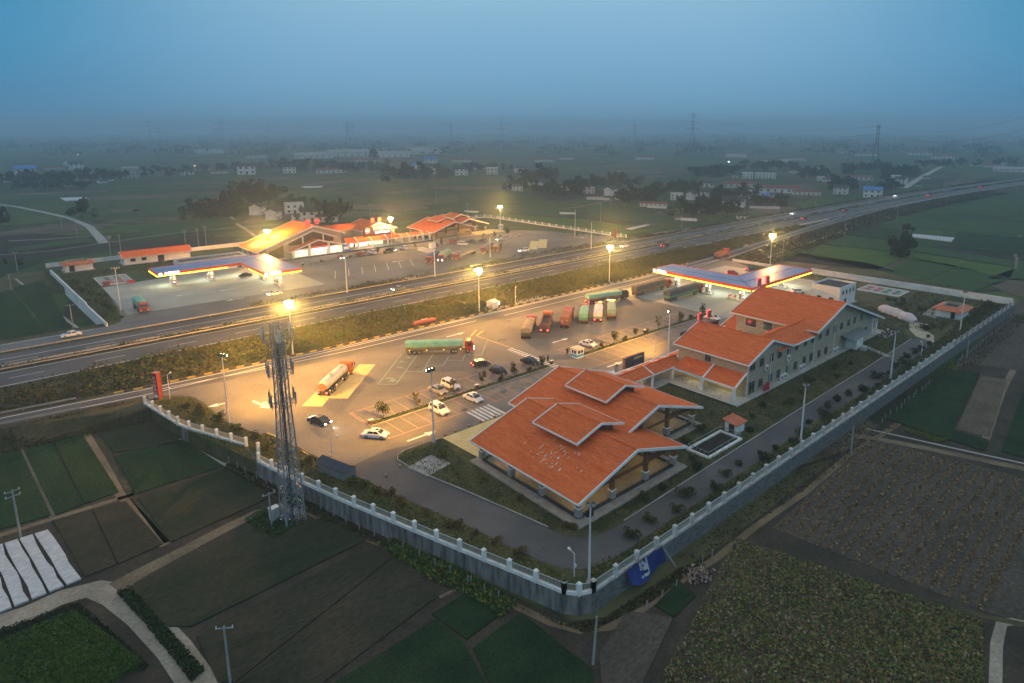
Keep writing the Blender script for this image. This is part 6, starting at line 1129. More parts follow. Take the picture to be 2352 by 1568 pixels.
TARPS = {'tan': ((.30, .235, .15), (.38, .30, .20)), 'green': ((.16, .40, .31), (.24, .50, .40)), 'white': ((.55, .58, .56), (.70, .72, .70)), 'pale_green': ((.22, .34, .25), (.32, .42, .31)), 'brown': ((.10, .085, .07), (.17, .145, .12)), 'dark': ((.075, .075, .085), (.13, .12, .125)), 'blue': ((.05, .075, .22), (.08, .11, .28)), 'grey': ((.16, .165, .175), (.24, .24, .25)), 'moss': ((.12, .16, .09), (.19, .23, .13))}
red_cab = mat('red_cab_paint', (.33, .035, .02), (.40, .05, .03), .8, .4); dk_cab = mat('black_cab_paint', (.025, .025, .028), None, rough=.35); or_cab = mat('orange_cab_paint', (.48, .13, .03), (.55, .17, .05), .8, .4)
def lorry(x, y, ang, L_, body, label, cab=red_cab, tcol='tan', H_=2.9, tail=False, head=False, scol=None, z=0.0, markers=False):
    t = thing({'tanker': 'tanker_lorry', 'dump': 'tipper_lorry', 'flat': 'flatbed_lorry', 'container': 'container_lorry'}.get(body, 'tarpaulin_lorry'), label, 'lorry', (x, y, z + .014), ang, 'lorries on the service area'); W = 2.35
    cabL = 2.0; bl = L_ - cabL - .5                               # body from x=0 (rear) to bl
    ch = MB(); ch.bx(.15, L_ - .3, -.45, .45, .62, .95); ch.bx(.3, bl - .2, -1.1, 1.1, .93, 1.08); ch.build('chassis', steel_d, t)
    wheels(t, [1.0, 2.1] + ([3.2] if L_ > 11 else []) + [bl - 2.2 if L_ > 11 else bl - .6, L_ - 1.4] + ([L_ - 4.1] if L_ > 11 else []), W, .5, wd=.32)
    if L_ > 10:
        sg = MB()
        for s_ in (-1, 1): sg.bar((4.3, s_ * 1.08, .85), (bl - 3.2, s_ * 1.08, .85), .04, .3)
        sg.build('side_guard', steel, t)
    c_ = MB(); x0 = L_ - cabL; hh = 2.75; pr = [(x0, .55), (x0, hh - .05), (x0 + .25, hh + .12), (L_ - .55, hh + .1), (L_ - .3, hh - .15), (L_ - .02, 1.55), (L_, .55)]
    c_.extr(pr, 'y', -W / 2 + .04, W / 2 - .04); c_.build('cab', cab, t)
    w_ = MB(); w_.add([(L_ - .015, -1.02, 1.62), (L_ - .015, 1.02, 1.62), (L_ - .27, .98, 2.5), (L_ - .27, -.98, 2.5)], [(0, 1, 2, 3)]); w_.build('windscreen', glass_d, t)
    for s_ in (-1, 1):
        MB().bx(x0 + .55, L_ - .5, *sorted((s_ * (W / 2 - .038), s_ * (W / 2 - .025))), 1.6, 2.35).build('side_window', glass_d, t); mi_ = MB(); mi_.box(L_ - .15, s_ * (W / 2 + .16), 1.65, .14, .1, .7); mi_.bar((L_ - .15, s_ * W / 2 - s_ * .05, 2.3), (L_ - .15, s_ * (W / 2 + .18), 2.3), .05, .05); mi_.build('mirror', black_r, t)
        MB().box(L_ + .0, s_ * .85, .75, .1, .36, .24).build('headlight', head_on if head else head_off, t); MB().box(.1, s_ * .85, .72, .1, .4, .22).build('tail_light', tail_on if tail else tail_off, t)
    MB().bx(L_ - .03, L_ + .03, -1.1, 1.1, .5, .72).build('bumper', steel_d, t); MB().bx(L_ + .0, L_ + .02, -.6, .6, .95, 1.4).build('grille', black_r, t)
    vz = MB(); vz.add([(L_ - .3, -1.0, 2.72), (L_ + .0, -1.0, 2.6), (L_ + .0, 1.0, 2.6), (L_ - .3, 1.0, 2.72)], [(0, 1, 2, 3)]); vz.build('sun_visor', cab, t); mk_ = MB()
    for k in range(5): mk_.box(L_ - .62, -.8 + .4 * k, 2.86, .14, .12, .08)
    mk_.build('roof_marker', mat('pale_marker', (.7, .55, .4)), t)
    if body == 'tarp':
        b = MB(); b.bx(.1, bl, -W / 2 + .05, W / 2 - .05, 1.09, 1.09 + (H_ - 1.09) * .42); b.build('side_boards', scol or mat('dusty_red_boards', (.20, .10, .07), (.28, .16, .11), 1, .8), t)
        N = 22; K = 8; V_ = []; zb_ = 1.15; rj = lambda s_: random.uniform(-s_, s_)
        for i in range(N + 1):
            u = i / N; xx = .04 + (bl - .02) * u; sag = .05 * math.sin(u * N * 1.1) + rj(.035); e_ = .1 if i in (0, N) else 0
            for yy, zz in ((-W / 2 - .0, zb_ + .55), (-W / 2 - .03, (zb_ + H_) / 2 + .1), (-W / 2 + .08, H_ - .16), (-.6, H_ + sag * .8 + .02), (0, H_ + .1 + sag), (.6, H_ + sag * .8 + .02), (W / 2 - .08, H_ - .16), (W / 2 + .03, (zb_ + H_) / 2 + .1), (W / 2, zb_ + .55)): V_.append((xx, yy + rj(.03), zz - e_ * (zz > 2)))
        K = 9; F_ = [(i * K + k, (i + 1) * K + k, (i + 1) * K + k + 1, i * K + k + 1) for i in range(N) for k in range(K - 1)] + [tuple(range(K)), tuple(range(N * K, N * K + K))[::-1]]
        MB().add(V_, F_).build('tarpaulin', tarp(tcol, *TARPS[tcol]), t, smooth=False)
    elif body == 'container':
        b = MB(); half = bl * .53
        b.bx(.05, half, -W / 2, W / 2, 1.1, H_)
        for k in range(int(half / .34)):
            for s_ in (-1, 1): b.bx(.2 + k * .34, .36 + k * .34, *sorted((s_ * (W / 2 + .002), s_ * (W / 2 + .035))), 1.2, H_ - .12)
        b.build('container', mat('rust_red_container', (.22, .075, .045), (.30, .12, .075), .7, .7), t); b = MB(); b.bx(half + .06, bl, -W / 2, W / 2, 1.1, H_ + .02)
        b.build('container', mat('faded_red_container', (.30, .09, .07), (.36, .13, .10), .7, .7), t); d = MB()
        for yy in (-.8, -.3, .3, .8): d.bx(.0, .045, yy - .03, yy + .03, 1.15, H_ - .1)
        d.bx(.01, .047, -.85, -.45, 2.2, 2.45); d.bx(.01, .047, .35, .9, 1.6, 2.3); d.build('door_bars', mat('pale_door_print', (.42, .28, .22)), t)
    elif body == 'dump':
        b = MB(); dm = mat('rusty_tipper_body', (.22, .10, .08), (.30, .16, .12), .9, .7)
        for a in ((.1, bl, -W / 2, -W / 2 + .1), (.1, bl, W / 2 - .1, W / 2), (.1, .2, -W / 2 + .1, W / 2 - .1), (bl - .1, bl, -W / 2 + .1, W / 2 - .1)): b.bx(*a, 1.09, H_ - .5)
        for k in range(8): b.bx(.5 + k * bl / 8.4, .62 + k * bl / 8.4, -W / 2 - .07, -W / 2 - .001, 1.1, H_ - .5); b.bx(.5 + k * bl / 8.4, .62 + k * bl / 8.4, W / 2 + .001, W / 2 + .07, 1.1, H_ - .5)
        for k in range(6): b.bx(.03, .098, -1.0 + k * .38, -.9 + k * .38, 1.1, H_ - .55)
        b.build('tipper_body', dm, t); MB().bx(.2, bl - .1, -W / 2 + .1, W / 2 - .1, 1.09, 1.35).build('tipper_floor', mat('dusty_tipper_floor', (.15, .10, .10), (.22, .15, .14), .8), t)
    elif body == 'flat':
        MB().bx(.05, bl, -W / 2, W / 2, 1.09, 1.3).build('flat_deck', mat('tan_deck', (.36, .23, .12), (.44, .29, .16), .8), t); MB().bx(bl - .12, bl, -W / 2, W / 2, 1.3, 2.1).build('head_board', steel_d, t)
    elif body == 'tanker':
        b = MB(); V_ = []; N, K = 16, 20; F_ = []
        for i in range(N + 1):
            u = i / N; s_ = 1 - max(0, abs(u - .5) * 2 - .84) / .16; k_ = math.sqrt(max(0, 1 - (1 - s_) ** 2)); xx = .25 + (bl - .3) * u
            for k in range(K): a = 2 * math.pi * k / K; V_.append((xx, 1.12 * max(.05, k_) * math.cos(a), 2.05 + 1.0 * max(.05, k_) * math.sin(a)))
        F_ = [(i * K + k, (i + 1) * K + k, (i + 1) * K + (k + 1) % K, i * K + (k + 1) % K) for i in range(N) for k in range(K)] + [tuple(range(K)), tuple(range(N * K, N * K + K))[::-1]]
        b.add(V_, F_).build('tank', mat('dusty_white_tank', (.46, .43, .38), (.58, .55, .50), .7, .45), t, smooth=True)
        o_ = MB(); o_.tube((.15, 0, 1.9), (.22, 0, 1.9), .75, 16, .8); o_.build('orange_end', mat('faded_orange_end', (.46, .16, .06)), t); q_ = MB()
        for k in range(3): q_.bar((bl - 2.6 + .35 * k, -.55, 2.985), (bl - 2.6 + .35 * k, .45, 3.01), .22, .05)
        q_.build('dark_emblem', mat('dark_emblem', (.03, .03, .06)), t); MB().tube((bl * .4, 0, 3.0), (bl * .4, 0, 3.2), .25, 12).build('manhole', steel_d, t)
    if markers:
        m2 = MB()
        for k in range(4): m2.box(1.0 + k * (bl - 1.5) / 3, -1.17, .95, .18, .06, .1)
        m2.build('marker_light', amber_on, t)
    return t
green_side = mat('green_side_sheet', (.10, .25, .14), (.16, .33, .19), .8, .8)
Ls = [(99.6, 115.2, 41, 12.2, 'tarp', 'lorry under ribbed tan tarpaulin, leftmost of the diagonal row on the near lot', dict(tcol='tan', scol=mat('dark_green_boards', (.09, .10, .06), (.14, .14, .09), 1))), (106.2, 115.6, 42, 11.6, 'dump', 'empty rusty red tipper lorry, second from left in the diagonal row', dict(tail=True, H_=3.0, cab=or_cab)), (112.6, 114.9, 39, 12.6, 'container', 'lorry carrying two rust red containers in the diagonal row', dict(cab=dk_cab, H_=3.2)), (119.2, 114.6, 41, 11.0, 'tarp', 'lorry under smooth mint green tarpaulin in the diagonal row', dict(tcol='green', H_=3.0, scol=green_side)), (123.0, 112.9, 41, 11.6, 'tarp', 'lorry under white and pale blue tarpaulin in the diagonal row', dict(tcol='white', tail=True, scol=mat('grey_green_boards', (.24, .25, .17), (.30, .31, .22), 1))), (127.7, 112.2, 42, 11.4, 'tarp', 'lorry under dull pale green tarpaulin, rightmost of the diagonal row', dict(tcol='pale_green', scol=mat('tan_boards', (.26, .22, .13), (.32, .27, .17), 1))),
      (134.6, 128.0, -14, 14.2, 'tarp', 'long lorry under crumpled green and white tarpaulin with a black cab behind the diagonal row', dict(tcol='green', cab=dk_cab, head=True, tail=True)), (152.0, 124.6, 1, 17.6, 'tarp', 'long lorry under brown tarpaulin driving in under the left end of the near fuel canopy', dict(tcol='brown', H_=3.3)), (154.2, 114.0, 0, 17.6, 'tarp', 'long lorry with green sides and dark top under the near fuel canopy', dict(tcol='dark', H_=3.3, scol=green_side)), (47.6, 115.1, 42, 13.4, 'tanker', 'white tanker lorry with an orange cab on the yellow weighing pad', dict(cab=or_cab, tail=True, head=False, markers=True)), (72.6, 126.2, -36, 15.6, 'tarp', 'long lorry under mint green tarpaulin with a red cab turning across the near lot', dict(tcol='green', head=True, markers=True, scol=mat('moss_brown_boards', (.15, .13, .07), (.2, .17, .09), 1))), (220.6, 139.9, 9, 10.4, 'dump', 'red tipper lorry on the near ramp behind the fuel canopy', dict(H_=2.9)),
      (140.6, 216.4, 222, 13.0, 'tarp', 'lorry with a red cab and blue tarpaulin, left one of the far row', dict(tcol='blue', H_=3.0)), (145.2, 215.2, 220, 11.6, 'tarp', 'lorry with a red cab and green tarpaulin behind a lamp mast on the far lot', dict(tcol='pale_green', H_=3.3, head=True)), (157.0, 214.2, 208, 17.4, 'flat', 'red lorry with an empty tan flatbed on the far lot', dict()), (168.2, 217.2, 217, 12.2, 'tarp', 'red lorry with dark grey tarpaulin on the far lot, left one of two', dict(tcol='grey', H_=3.1)), (172.4, 216.2, 222, 11.2, 'tarp', 'red lorry with moss green tarpaulin on the far lot, right one of two', dict(tcol='moss', H_=3.1)), (35.4, 213.6, -90, 9.4, 'tarp', 'red lorry with mint green cover standing alone at the left end of the far lot', dict(tcol='green', H_=3.3, scol=mat('blue_grey_boards', (.08, .12, .14), None, 1)))]
for a in Ls: lorry(a[0], a[1], rad(a[2]), a[3], a[4], a[5], **a[6])
# ------------------------------------------------------------------ people and small street things
def person(x, y, rot, label, top, legs, stride=.18, bag=False):
    t = thing('person', label, 'person', (x, y, .012), rot)
    J = [(0, 0, .92), (0, 0, 1.18), (0, 0, 1.40), (0, .01, 1.50), (0, .02, 1.60), (0, .02, 1.72), (.10, 0, .88), (.11, stride, .48), (.11, stride * .6, .07), (.11, stride * .6 + .16, .03), (-.10, 0, .88), (-.11, -stride * .4, .48), (-.11, -stride, .07), (-.11, -stride + .16, .03), (.19, 0, 1.40), (.24, -.06, 1.13), (.22, .08, .90), (.22, .12, .80), (-.19, 0, 1.40), (-.24, .03, 1.13), (-.23, .16, .92), (-.23, .2, .83)]
    E_ = [(0, 1), (1, 2), (2, 3), (3, 4), (4, 5), (0, 6), (6, 7), (7, 8), (8, 9), (0, 10), (10, 11), (11, 12), (12, 13), (2, 14), (14, 15), (15, 16), (16, 17), (2, 18), (18, 19), (19, 20), (20, 21)]
    R_ = [.15, .15, .16, .055, .09, .08, .09, .07, .05, .045, .09, .07, .05, .045, .07, .05, .04, .035, .07, .05, .04, .035]
    import bmesh
    q = bmesh.new(); ly = q.verts.layers.skin.verify(); vv = []
    for p_, r in zip(J, R_): v = q.verts.new(p_); v[ly].radius = (r, r); vv.append(v)
    vv[0][ly].use_root = True
    for i, j in E_: q.edges.new((vv[i], vv[j]))
    bm_ = bpy.data.meshes.new('body'); q.to_mesh(bm_); q.free(); o = link('body', bm_, t); o.modifiers.new('skin', 'SKIN')
    o.modifiers.new('smooth', 'SUBSURF').levels = 1; o.modifiers['smooth'].render_levels = 1
    mm = mat('person_' + top[0], top[1], None, rough=.9); bm_.materials.append(mm)
    MB().box(0, 0, .5, .33, .24, .42, 0, 0, 1.1).build('trousers', mat('person_trousers', legs), t); MB().tube((0, .02, 1.6), (0, .0, 1.74), .088, 10, .05).build('hair', black_r, t); MB().box(0, .1, 1.56, .1, .03, .1).build('face', mat('skin', (.42, .27, .19)), t)
    if bag: MB().box(-.26, .2, .5, .2, .12, .3).build('bag', mat('white_bag', (.7, .7, .7)), t)
person(99.4, 100.4, 2.2, 'person in dark clothes walking beside the blue and white kiosk', ('dark_jacket', (.03, .025, .022)), (.03, .03, .035)); person(92.9, 99.9, 3.4, 'person in a dark coat with a white bag at the zebra crossing', ('black_coat', (.015, .015, .018)), (.04, .03, .03), bag=True); person(113.8, 141.0, 1.0, 'person standing at the kerb by the lit white cabin', ('brown_coat', (.05, .04, .03)), (.03, .03, .03), .05)
for x, y, lab in ((56.3, 86.0, 'orange cone at the front end of the yellow paving, nearest the lawn'), (58.4, 86.0, 'second orange cone along the yellow paving from the lawn'), (61.2, 86.0, 'middle orange cone along the yellow paving'), (63.8, 86.0, 'orange cone at the foot of the zebra crossing'), (67, 86.0, 'orange cone half under the hall roof at the zebra crossing'), (45.2, 81.9, 'orange cone leaning at the rounded lawn kerb'), (42.2, 80.8, 'lone orange cone in the middle of the side road'), (100, 252.6, 'orange cone before the far restaurant porch, left one'), (106, 252.6, 'orange cone before the far restaurant porch, middle one'), (113, 252.8, 'orange cone before the far restaurant porch, right one'), (122.6, 253.4, 'orange cone before the far red-lit shop')):
    t = thing('traffic_cone', lab, 'traffic cone', (x, y, .014), group='orange traffic cones'); MB().tube((0, 0, .03), (0, 0, .62), .16, 12, .03).build('cone', mat('cone_orange', (.55, .10, .02)), t); MB().box(0, 0, 0, .4, .4, .03).build('foot', black_r, t); MB().tube((0, 0, .3), (0, 0, .42), .107, 12, .078).build('white_band', white_p, t)
for x, y, lab in ((48.9, 98.1, 'white-topped bin at the left end of the near planting strip'), (72.2, 98.4, 'pale bin in the near planting strip behind the people carrier'), (92.6, 98.4, 'bin with a white lid at the zebra crossing end of the strip'), (125.4, 98.9, 'bin with a white lid in the right planting strip'), (149.8, 97.6, 'bin frame by the last white sedan'), (94.5, 237.6, 'small white bin at the left end of the far strip'), (198.4, 233.4, 'green bin by the end of the far strip')):
    t = thing('litter_bin', lab, 'bin', (x, y, .12), group='litter bins'); MB().box(0, 0, 0, .7, .42, .75).build('body', mat('brown_bin', (.10, .06, .045)), t); MB().box(0, 0, .78, .85, .55, .1).build('lid', white_p, t)
o = MB().box(0, 0, .35, .55, .03, .42).bx(-.02, .02, -.02, .02, 0, .34).build('warning_board', mat('yellow_warning_board', (.6, .4, .04)), None, (264, 162.0, 0), rad(70)); tag(o, 'small yellow warning board on the shoulder of the near carriageway', 'sign')
q = np.c_[rng.normal(0, 1.2, 130), rng.normal(0, .5, 130), np.abs(rng.normal(.35, .2, 130))]; o = quads('sack_pile', q, rng.uniform(.4, .8, 130), [white_p, white_old], None, .8, loc=(112.5, 190.6, .0)); tag(o, 'pile of white sacks and sheeting on the far verge', 'sacks')
# ------------------------------------------------------------------ plants
def leafm(n, c, c2, **k): return mat('leaf_' + n, c, c2, 1.3, 1, rnd=.25, spec=.1, ramp=(.3, .7), **k)
lf_d = leafm('dark', (.012, .024, .012), (.030, .046, .018)); lf_m = leafm('mid', (.020, .038, .012), (.045, .064, .020)); lf_o = leafm('olive', (.050, .055, .014), (.10, .095, .024)); lf_b = leafm('brown', (.065, .045, .016), (.13, .085, .03)); lf_y = leafm('yellowish', (.11, .10, .022), (.17, .15, .035)); lf_g = leafm('fresh', (.03, .075, .014), (.055, .11, .022)); lf_r = leafm('rust', (.13, .06, .022), (.20, .10, .035))
bark = mat('bark', (.045, .034, .025), (.075, .058, .042), 3, 1)
def crown_pts(kind, n):
    P_ = []
    if kind == 'round': C_ = [(rng.normal(0, .24), rng.normal(0, .24), .58 + rng.normal(0, .16), rng.uniform(.16, .27)) for _ in range(9)]
    elif kind == 'wide': C_ = [(rng.normal(0, .36), rng.normal(0, .36), .60 + rng.normal(0, .12), rng.uniform(.16, .26)) for _ in range(11)]
    elif kind == 'tall': C_ = [(rng.normal(0, .07), rng.normal(0, .07), .25 + .07 * k, rng.uniform(.08, .13) * (1 - .05 * k)) for k in range(11)]
    elif kind == 'bamboo': C_ = [(rng.normal(0, .22), rng.normal(0, .22), rng.uniform(.15, .85), rng.uniform(.12, .2)) for _ in range(13)]
    elif kind == 'ragged': C_ = [(rng.normal(0, .2), rng.normal(0, .2), rng.uniform(.35, .95), rng.uniform(.08, .17)) for _ in range(10)]
    else: C_ = [(rng.normal(0, .26), rng.normal(0, .26), rng.uniform(.25, .6), rng.uniform(.2, .34)) for _ in range(8)]
    for x, y, z, r in C_:
        k = n // len(C_); d = rng.normal(size=(k, 3)); d /= np.linalg.norm(d, axis=1)[:, None]; d *= (r * rng.uniform(.45, 1.1, k) ** .6)[:, None]; P_.append(d + [x, y, z])
    P_ = np.concatenate(P_); P_[:, 2] = np.clip(P_[:, 2], .03, 1.1); return P_
def plant_proto(name, kind, n, mats, size, trunk=True):
    t = link(name, None); q = crown_pts(kind, n); quads('crown', q, rng.uniform(.6, 1.4, len(q)) * size, mats, t)
    if trunk:
        m = MB(); top = .62 if kind != 'tall' else .85; m.tube((0, 0, 0), (.01, .0, top * .55), .028, 6, .02); m.tube((.01, 0, top * .55), (-.01, .01, top), .02, 6, .008)
        for k in range(5): a = k * 1.3; m.tube((0, 0, .25 + .06 * k), (.2 * math.cos(a), .2 * math.sin(a), .48 + .07 * k), .011, 5, .004)
        m.build('trunk', bark, t)
    return t
PROTO = []
def protos(name, specs): return [plant_proto(name, *s) for s in specs]
T_far = protos('tree', [('round', 420, [lf_d, lf_d, lf_m], .13), ('wide', 460, [lf_d, lf_m], .13), ('bamboo', 430, [lf_d, lf_m, lf_m], .12), ('ragged', 360, [lf_d, lf_d, lf_o], .11), ('round', 420, [lf_m, lf_o, lf_d], .13)])
T_tall = protos('tree', [('tall', 380, [lf_d, lf_m], .07), ('ragged', 330, [lf_d], .09)])
T_big = protos('tree', [('wide', 1100, [lf_d, lf_m], .085), ('round', 1000, [lf_d, lf_d, lf_m], .08)])
T_small = protos('small_tree', [('round', 300, [lf_o, lf_m, lf_o], .11), ('ragged', 220, [lf_o, lf_b], .10), ('round', 280, [lf_m, lf_o], .12)])
S_pr = protos('shrub', [('bush', 420, [lf_d, lf_m], .14, False), ('bush', 420, [lf_m, lf_o], .14, False), ('bush', 380, [lf_r, lf_b, lf_o], .13, False), ('bush', 420, [lf_o, lf_y, lf_m], .14, False)])
B_pr = protos('shrub', [('round', 520, [lf_b, lf_m], .12, False)])
ALLP = T_far + T_tall + T_big + T_small + S_pr + B_pr
for p in ALLP: KIDS[p.name] = list(p.children)
def scr(p):
    v = Vector(p) - Vector((0, 0, CAM_H)); return CX + FPX * v.dot(RT) / v.dot(FW)
ORD = ['leftmost', 'second', 'third', 'fourth', 'fifth', 'sixth', 'seventh', 'eighth', 'ninth', 'tenth', 'eleventh', 'twelfth', 'thirteenth', 'fourteenth', 'fifteenth', 'sixteenth', 'seventeenth', 'eighteenth', 'nineteenth', 'twentieth']
def order(items, what, where, cat, group):
    """items: objects of one look in one place; each gets its rank from the left in the picture"""
    items = sorted(items, key=lambda o: scr(o.location)); n = len(items)
    for i, o in enumerate(items):
        k = '%s from left' % ORD[i] if 0 < i < len(ORD) else ('leftmost' if i == 0 else 'number %d from left' % (i + 1))
        if i == n - 1 and n > 1: k = 'rightmost'
        tag(o, ('%s %s, %s' % (what, where, k)) if n > 1 else what + ' ' + where, cat, group)
TREES = []
def plant(protos_, p, h, z=LOW, sx=1.0):
    src = random.choice(protos_); o = dup(src, (p[0], p[1], z), random.uniform(0, 6.28), scale=(h * sx, h * sx, h)); return o
def belt(a, b, n, h, where, protos_=None, jit=(10, 5), what='dark bushy tree', sx=.95, group='trees of the hamlets and field belts'):
    out = []
    for i in range(n):
        u = (i + random.random()) / n; x = a[0] + (b[0] - a[0]) * u + random.gauss(0, jit[0] * .3); y = a[1] + (b[1] - a[1]) * u + random.gauss(0, jit[1] * .35)
        out.append(plant(protos_ or T_far, PV(x, y, LOW), random.uniform(*h), sx=sx * random.uniform(.8, 1.2)))
    order(out, what, where, 'tree', group); return out
belt((-10, 424), (150, 422), 12, (9, 14), 'in the dark wood at the left edge'); belt((150, 420), (275, 413), 9, (9, 15), 'in the wood left of the tall white block'); belt((30, 436), (210, 432), 13, (5, 8), 'in the low hedge below the left wood')
belt((280, 404), (440, 398), 8, (8, 13), 'beside the tall white block'); belt((455, 400), (600, 388), 8, (7, 12), 'behind the white farmhouse row at left centre'); belt((600, 392), (770, 392), 10, (9, 15), 'in the belt before the blue sheds, left half'); belt((770, 396), (900, 392), 9, (9, 15), 'in the belt before the blue sheds, right half'); belt((885, 412), (1040, 408), 13, (9, 16), 'in the dark grove at the middle left'); belt((1040, 395), (1180, 392), 9, (8, 13), 'in the belt at the middle of the picture')
belt((443, 500), (556, 492), 12, (7, 12), 'in the grove left of the hamlet houses', sx=1.1); belt((535, 478), (620, 472), 4, (13, 18), 'over the hamlet roofs', T_big, (6, 4), 'tall broad dark tree', 1.1); belt((640, 478), (700, 474), 4, (6, 9), 'behind the two-storey hamlet house'); belt((728, 506), (790, 508), 6, (9, 15), 'right of the red restaurant letters', T_far + T_tall, sx=.7)
belt((1170, 434), (1210, 432), 3, (9, 13), 'at the left end of the village'); belt((1200, 422), (1262, 424), 5, (12, 18), 'behind the grey shed of the village'); belt((1228, 442), (1310, 450), 8, (8, 12), 'in front of the blue lean-to'); belt((1310, 446), (1350, 448), 5, (11, 17), 'left of the white farmhouses'); belt((1350, 430), (1470, 432), 8, (9, 15), 'behind the white farmhouses'); belt((1425, 466), (1500, 462), 9, (9, 13), 'right of the white farmhouses', sx=1.2); belt((1500, 448), (1600, 450), 8, (8, 13), 'between the two halves of the village'); belt((1560, 498), (1600, 500), 4, (7, 11), 'at the village corner by the thick pole'); belt((1600, 484), (1680, 500), 8, (8, 14), 'at the village edge above the expressway'); belt((1640, 462), (1740, 452), 9, (7, 11), 'in the middle of the right village'); belt((1735, 474), (1800, 474), 6, (6, 9), 'before the small farm with the blue roof')
belt((1592, 408), (1690, 404), 12, (9, 14), 'in the wood behind the village'); belt((1690, 396), (1830, 392), 10, (9, 15), 'behind the twin white houses'); belt((1830, 408), (1900, 408), 8, (8, 12), 'right of the twin white houses'); belt((1900, 430), (1960, 440), 8, (8, 13), 'left of the house with the blue roof'); belt((1930, 400), (2030, 396), 10, (10, 16), 'in the wood above the blue-roofed house'); belt((2030, 412), (2100, 404), 9, (10, 16), 'in the wood left of the straight lane'); belt((2010, 440), (2070, 432), 6, (5, 9), 'right of the house with the blue roof'); belt((2120, 385), (2340, 378), 13, (7, 13), 'in the belt at the far right'); belt((2060, 602), (2078, 565), 7, (6, 10), 'in the clump on the green fields at right', T_far + T_tall, (5, 6), sx=.75)
belt((185, 500), (198, 498), 3, (9, 13), 'in the lone group on the left meadow', T_tall + T_far[:1], (3, 2), 'slim dark tree', .8); belt((2, 516), (14, 510), 2, (7, 9), 'at the left edge beside the lane', sx=.9); belt((856, 374), (866, 374), 2, (16, 26), 'rising above the blue sheds', T_tall, (2, 1), 'very tall slim tree', .6); belt((412, 505), (435, 506), 1, (4, 5), 'by the pale heap left of the grove', what='small lone dark tree')
belt((10, 612), (60, 608), 2, (2, 3), 'on the plot at the left edge beyond the expressway', what='low dark bush-like tree')
# far-off woods that read as one mass
fw = []
for _ in range(900):
    y = 296.5 + 60 * rng.random() ** 1.7; x = rng.uniform(-120, 2470)
    if 342 < y and math.sin(x * .013 + y) < .1: continue
    p = PV(x, y + 2, LOW); 
    if p.length > 6300: continue
    k = 26; w = rng.uniform(6, 16) * (1 + p.length / 5000); h = rng.uniform(5, 13)
    q = np.c_[p.x + rng.normal(0, w, k), p.y + rng.normal(0, w * .6, k), LOW + 1.0 + h * rng.random(k) ** 1.2]; fw.append(q)
fw = np.concatenate(fw); dist = np.linalg.norm(fw[:, :2], axis=1); stuff(quads('far_wood', fw, rng.uniform(3, 6.5, len(fw)) * (1 + dist / 6000), [lf_d, lf_m, lf_d]), 'hazy woods and tree belts out to the horizon')
# young trees of the car-park strips
nt_ = []
for x, h in ((51.7, 3.1), (58.7, 3.0), (66.9, 3.2), (73.7, 3.2), (82.3, 2.9), (90.1, 2.9)): nt_.append(plant(T_small, (x, 98.7), h, .12, .62))
order(nt_, 'young round-crowned tree', 'in the left near planting strip', 'tree', 'young trees in the planting strips'); nt_ = []
for x, h in ((113.3, 3.1), (121.1, 2.2), (130.4, 3.4), (140.2, 3.2), (149.6, 3.7)): nt_.append(plant(T_small, (x, 98.5), h, .12, .55))
order(nt_, 'young thin tree', 'in the right near planting strip', 'tree', 'young trees in the planting strips'); nt_ = []
for x, h in ((120.6, 2.9), (126, 3.2), (133, 3.0), (143.5, 3.2), (157, 3.6), (165.5, 3.0), (180, 3.2), (187, 3.4), (194.5, 4.0)): nt_.append(plant(T_small, (x, 237.6 if x > 150 else 237.9), h, .12, .5))
order(nt_, 'small dark tree', 'along the far planting strips', 'tree', 'young trees in the planting strips')
nt_ = [plant(B_pr, (x, 98.2), 1.25, .1, 1.0) for x in (78.0, 85.9)] ; order(nt_, 'clipped round bush', 'in the left near planting strip', 'shrub', 'clipped bushes'); nt_ = [plant(B_pr, (x, 98.2), 1.35, .1, .95) for x in (108.7, 116.8, 125.2, 144.0)]; order(nt_, 'clipped reddish round bush', 'in the right near planting strip', 'shrub', 'clipped bushes'); nt_ = [plant(B_pr, (x, 237.7), 1.3, .1, 1.0) for x in (102, 114, 129, 154.5, 174, 190)]; order(nt_, 'clipped dark bush', 'in the far planting strips', 'shrub', 'clipped bushes')
def shrubs(spots, where, pr, what='low dark shrub', z=0.0):
    out = [plant(pr, (x, y), random.uniform(*h), z, random.uniform(.8, 1.2)) for x, y, h in spots]; order(out, what, where, 'shrub', 'shrubs on the verges')
shrubs([(x, 48.0 + random.uniform(-1.8, .9) - .8, (1, 1.7)) for x in np.linspace(58, 168, 26)], 'on the verge by the right front wall', S_pr[:2]); shrubs([(66, 51.2, (1, 1.4)), (70, 51.0, (1.2, 1.6)), (78.5, 51, (1.4, 1.9)), (80, 53, (1, 1.4)), (84, 57, (1.2, 1.6)), (96, 52.2, (.9, 1.3)), (107, 56.2, (1.1, 1.5)), (112, 53.5, (1, 1.5)), (124, 55.6, (1.3, 1.8)), (131, 53, (1, 1.4)), (136, 56, (1.4, 2.0)), (141, 54.5, (1, 1.4)), (101, 55, (1, 1.5)), (90, 58.2, (1.3, 1.9)), (98.5, 57.5, (1, 1.3)), (118, 54, (.8, 1.2))], 'on the lawn before the brick building', S_pr[:2])
shrubs([(48.6 + .4 * k, 57 + 0 * k, (1, 1.5)) for k in ()], '', S_pr) if False else None
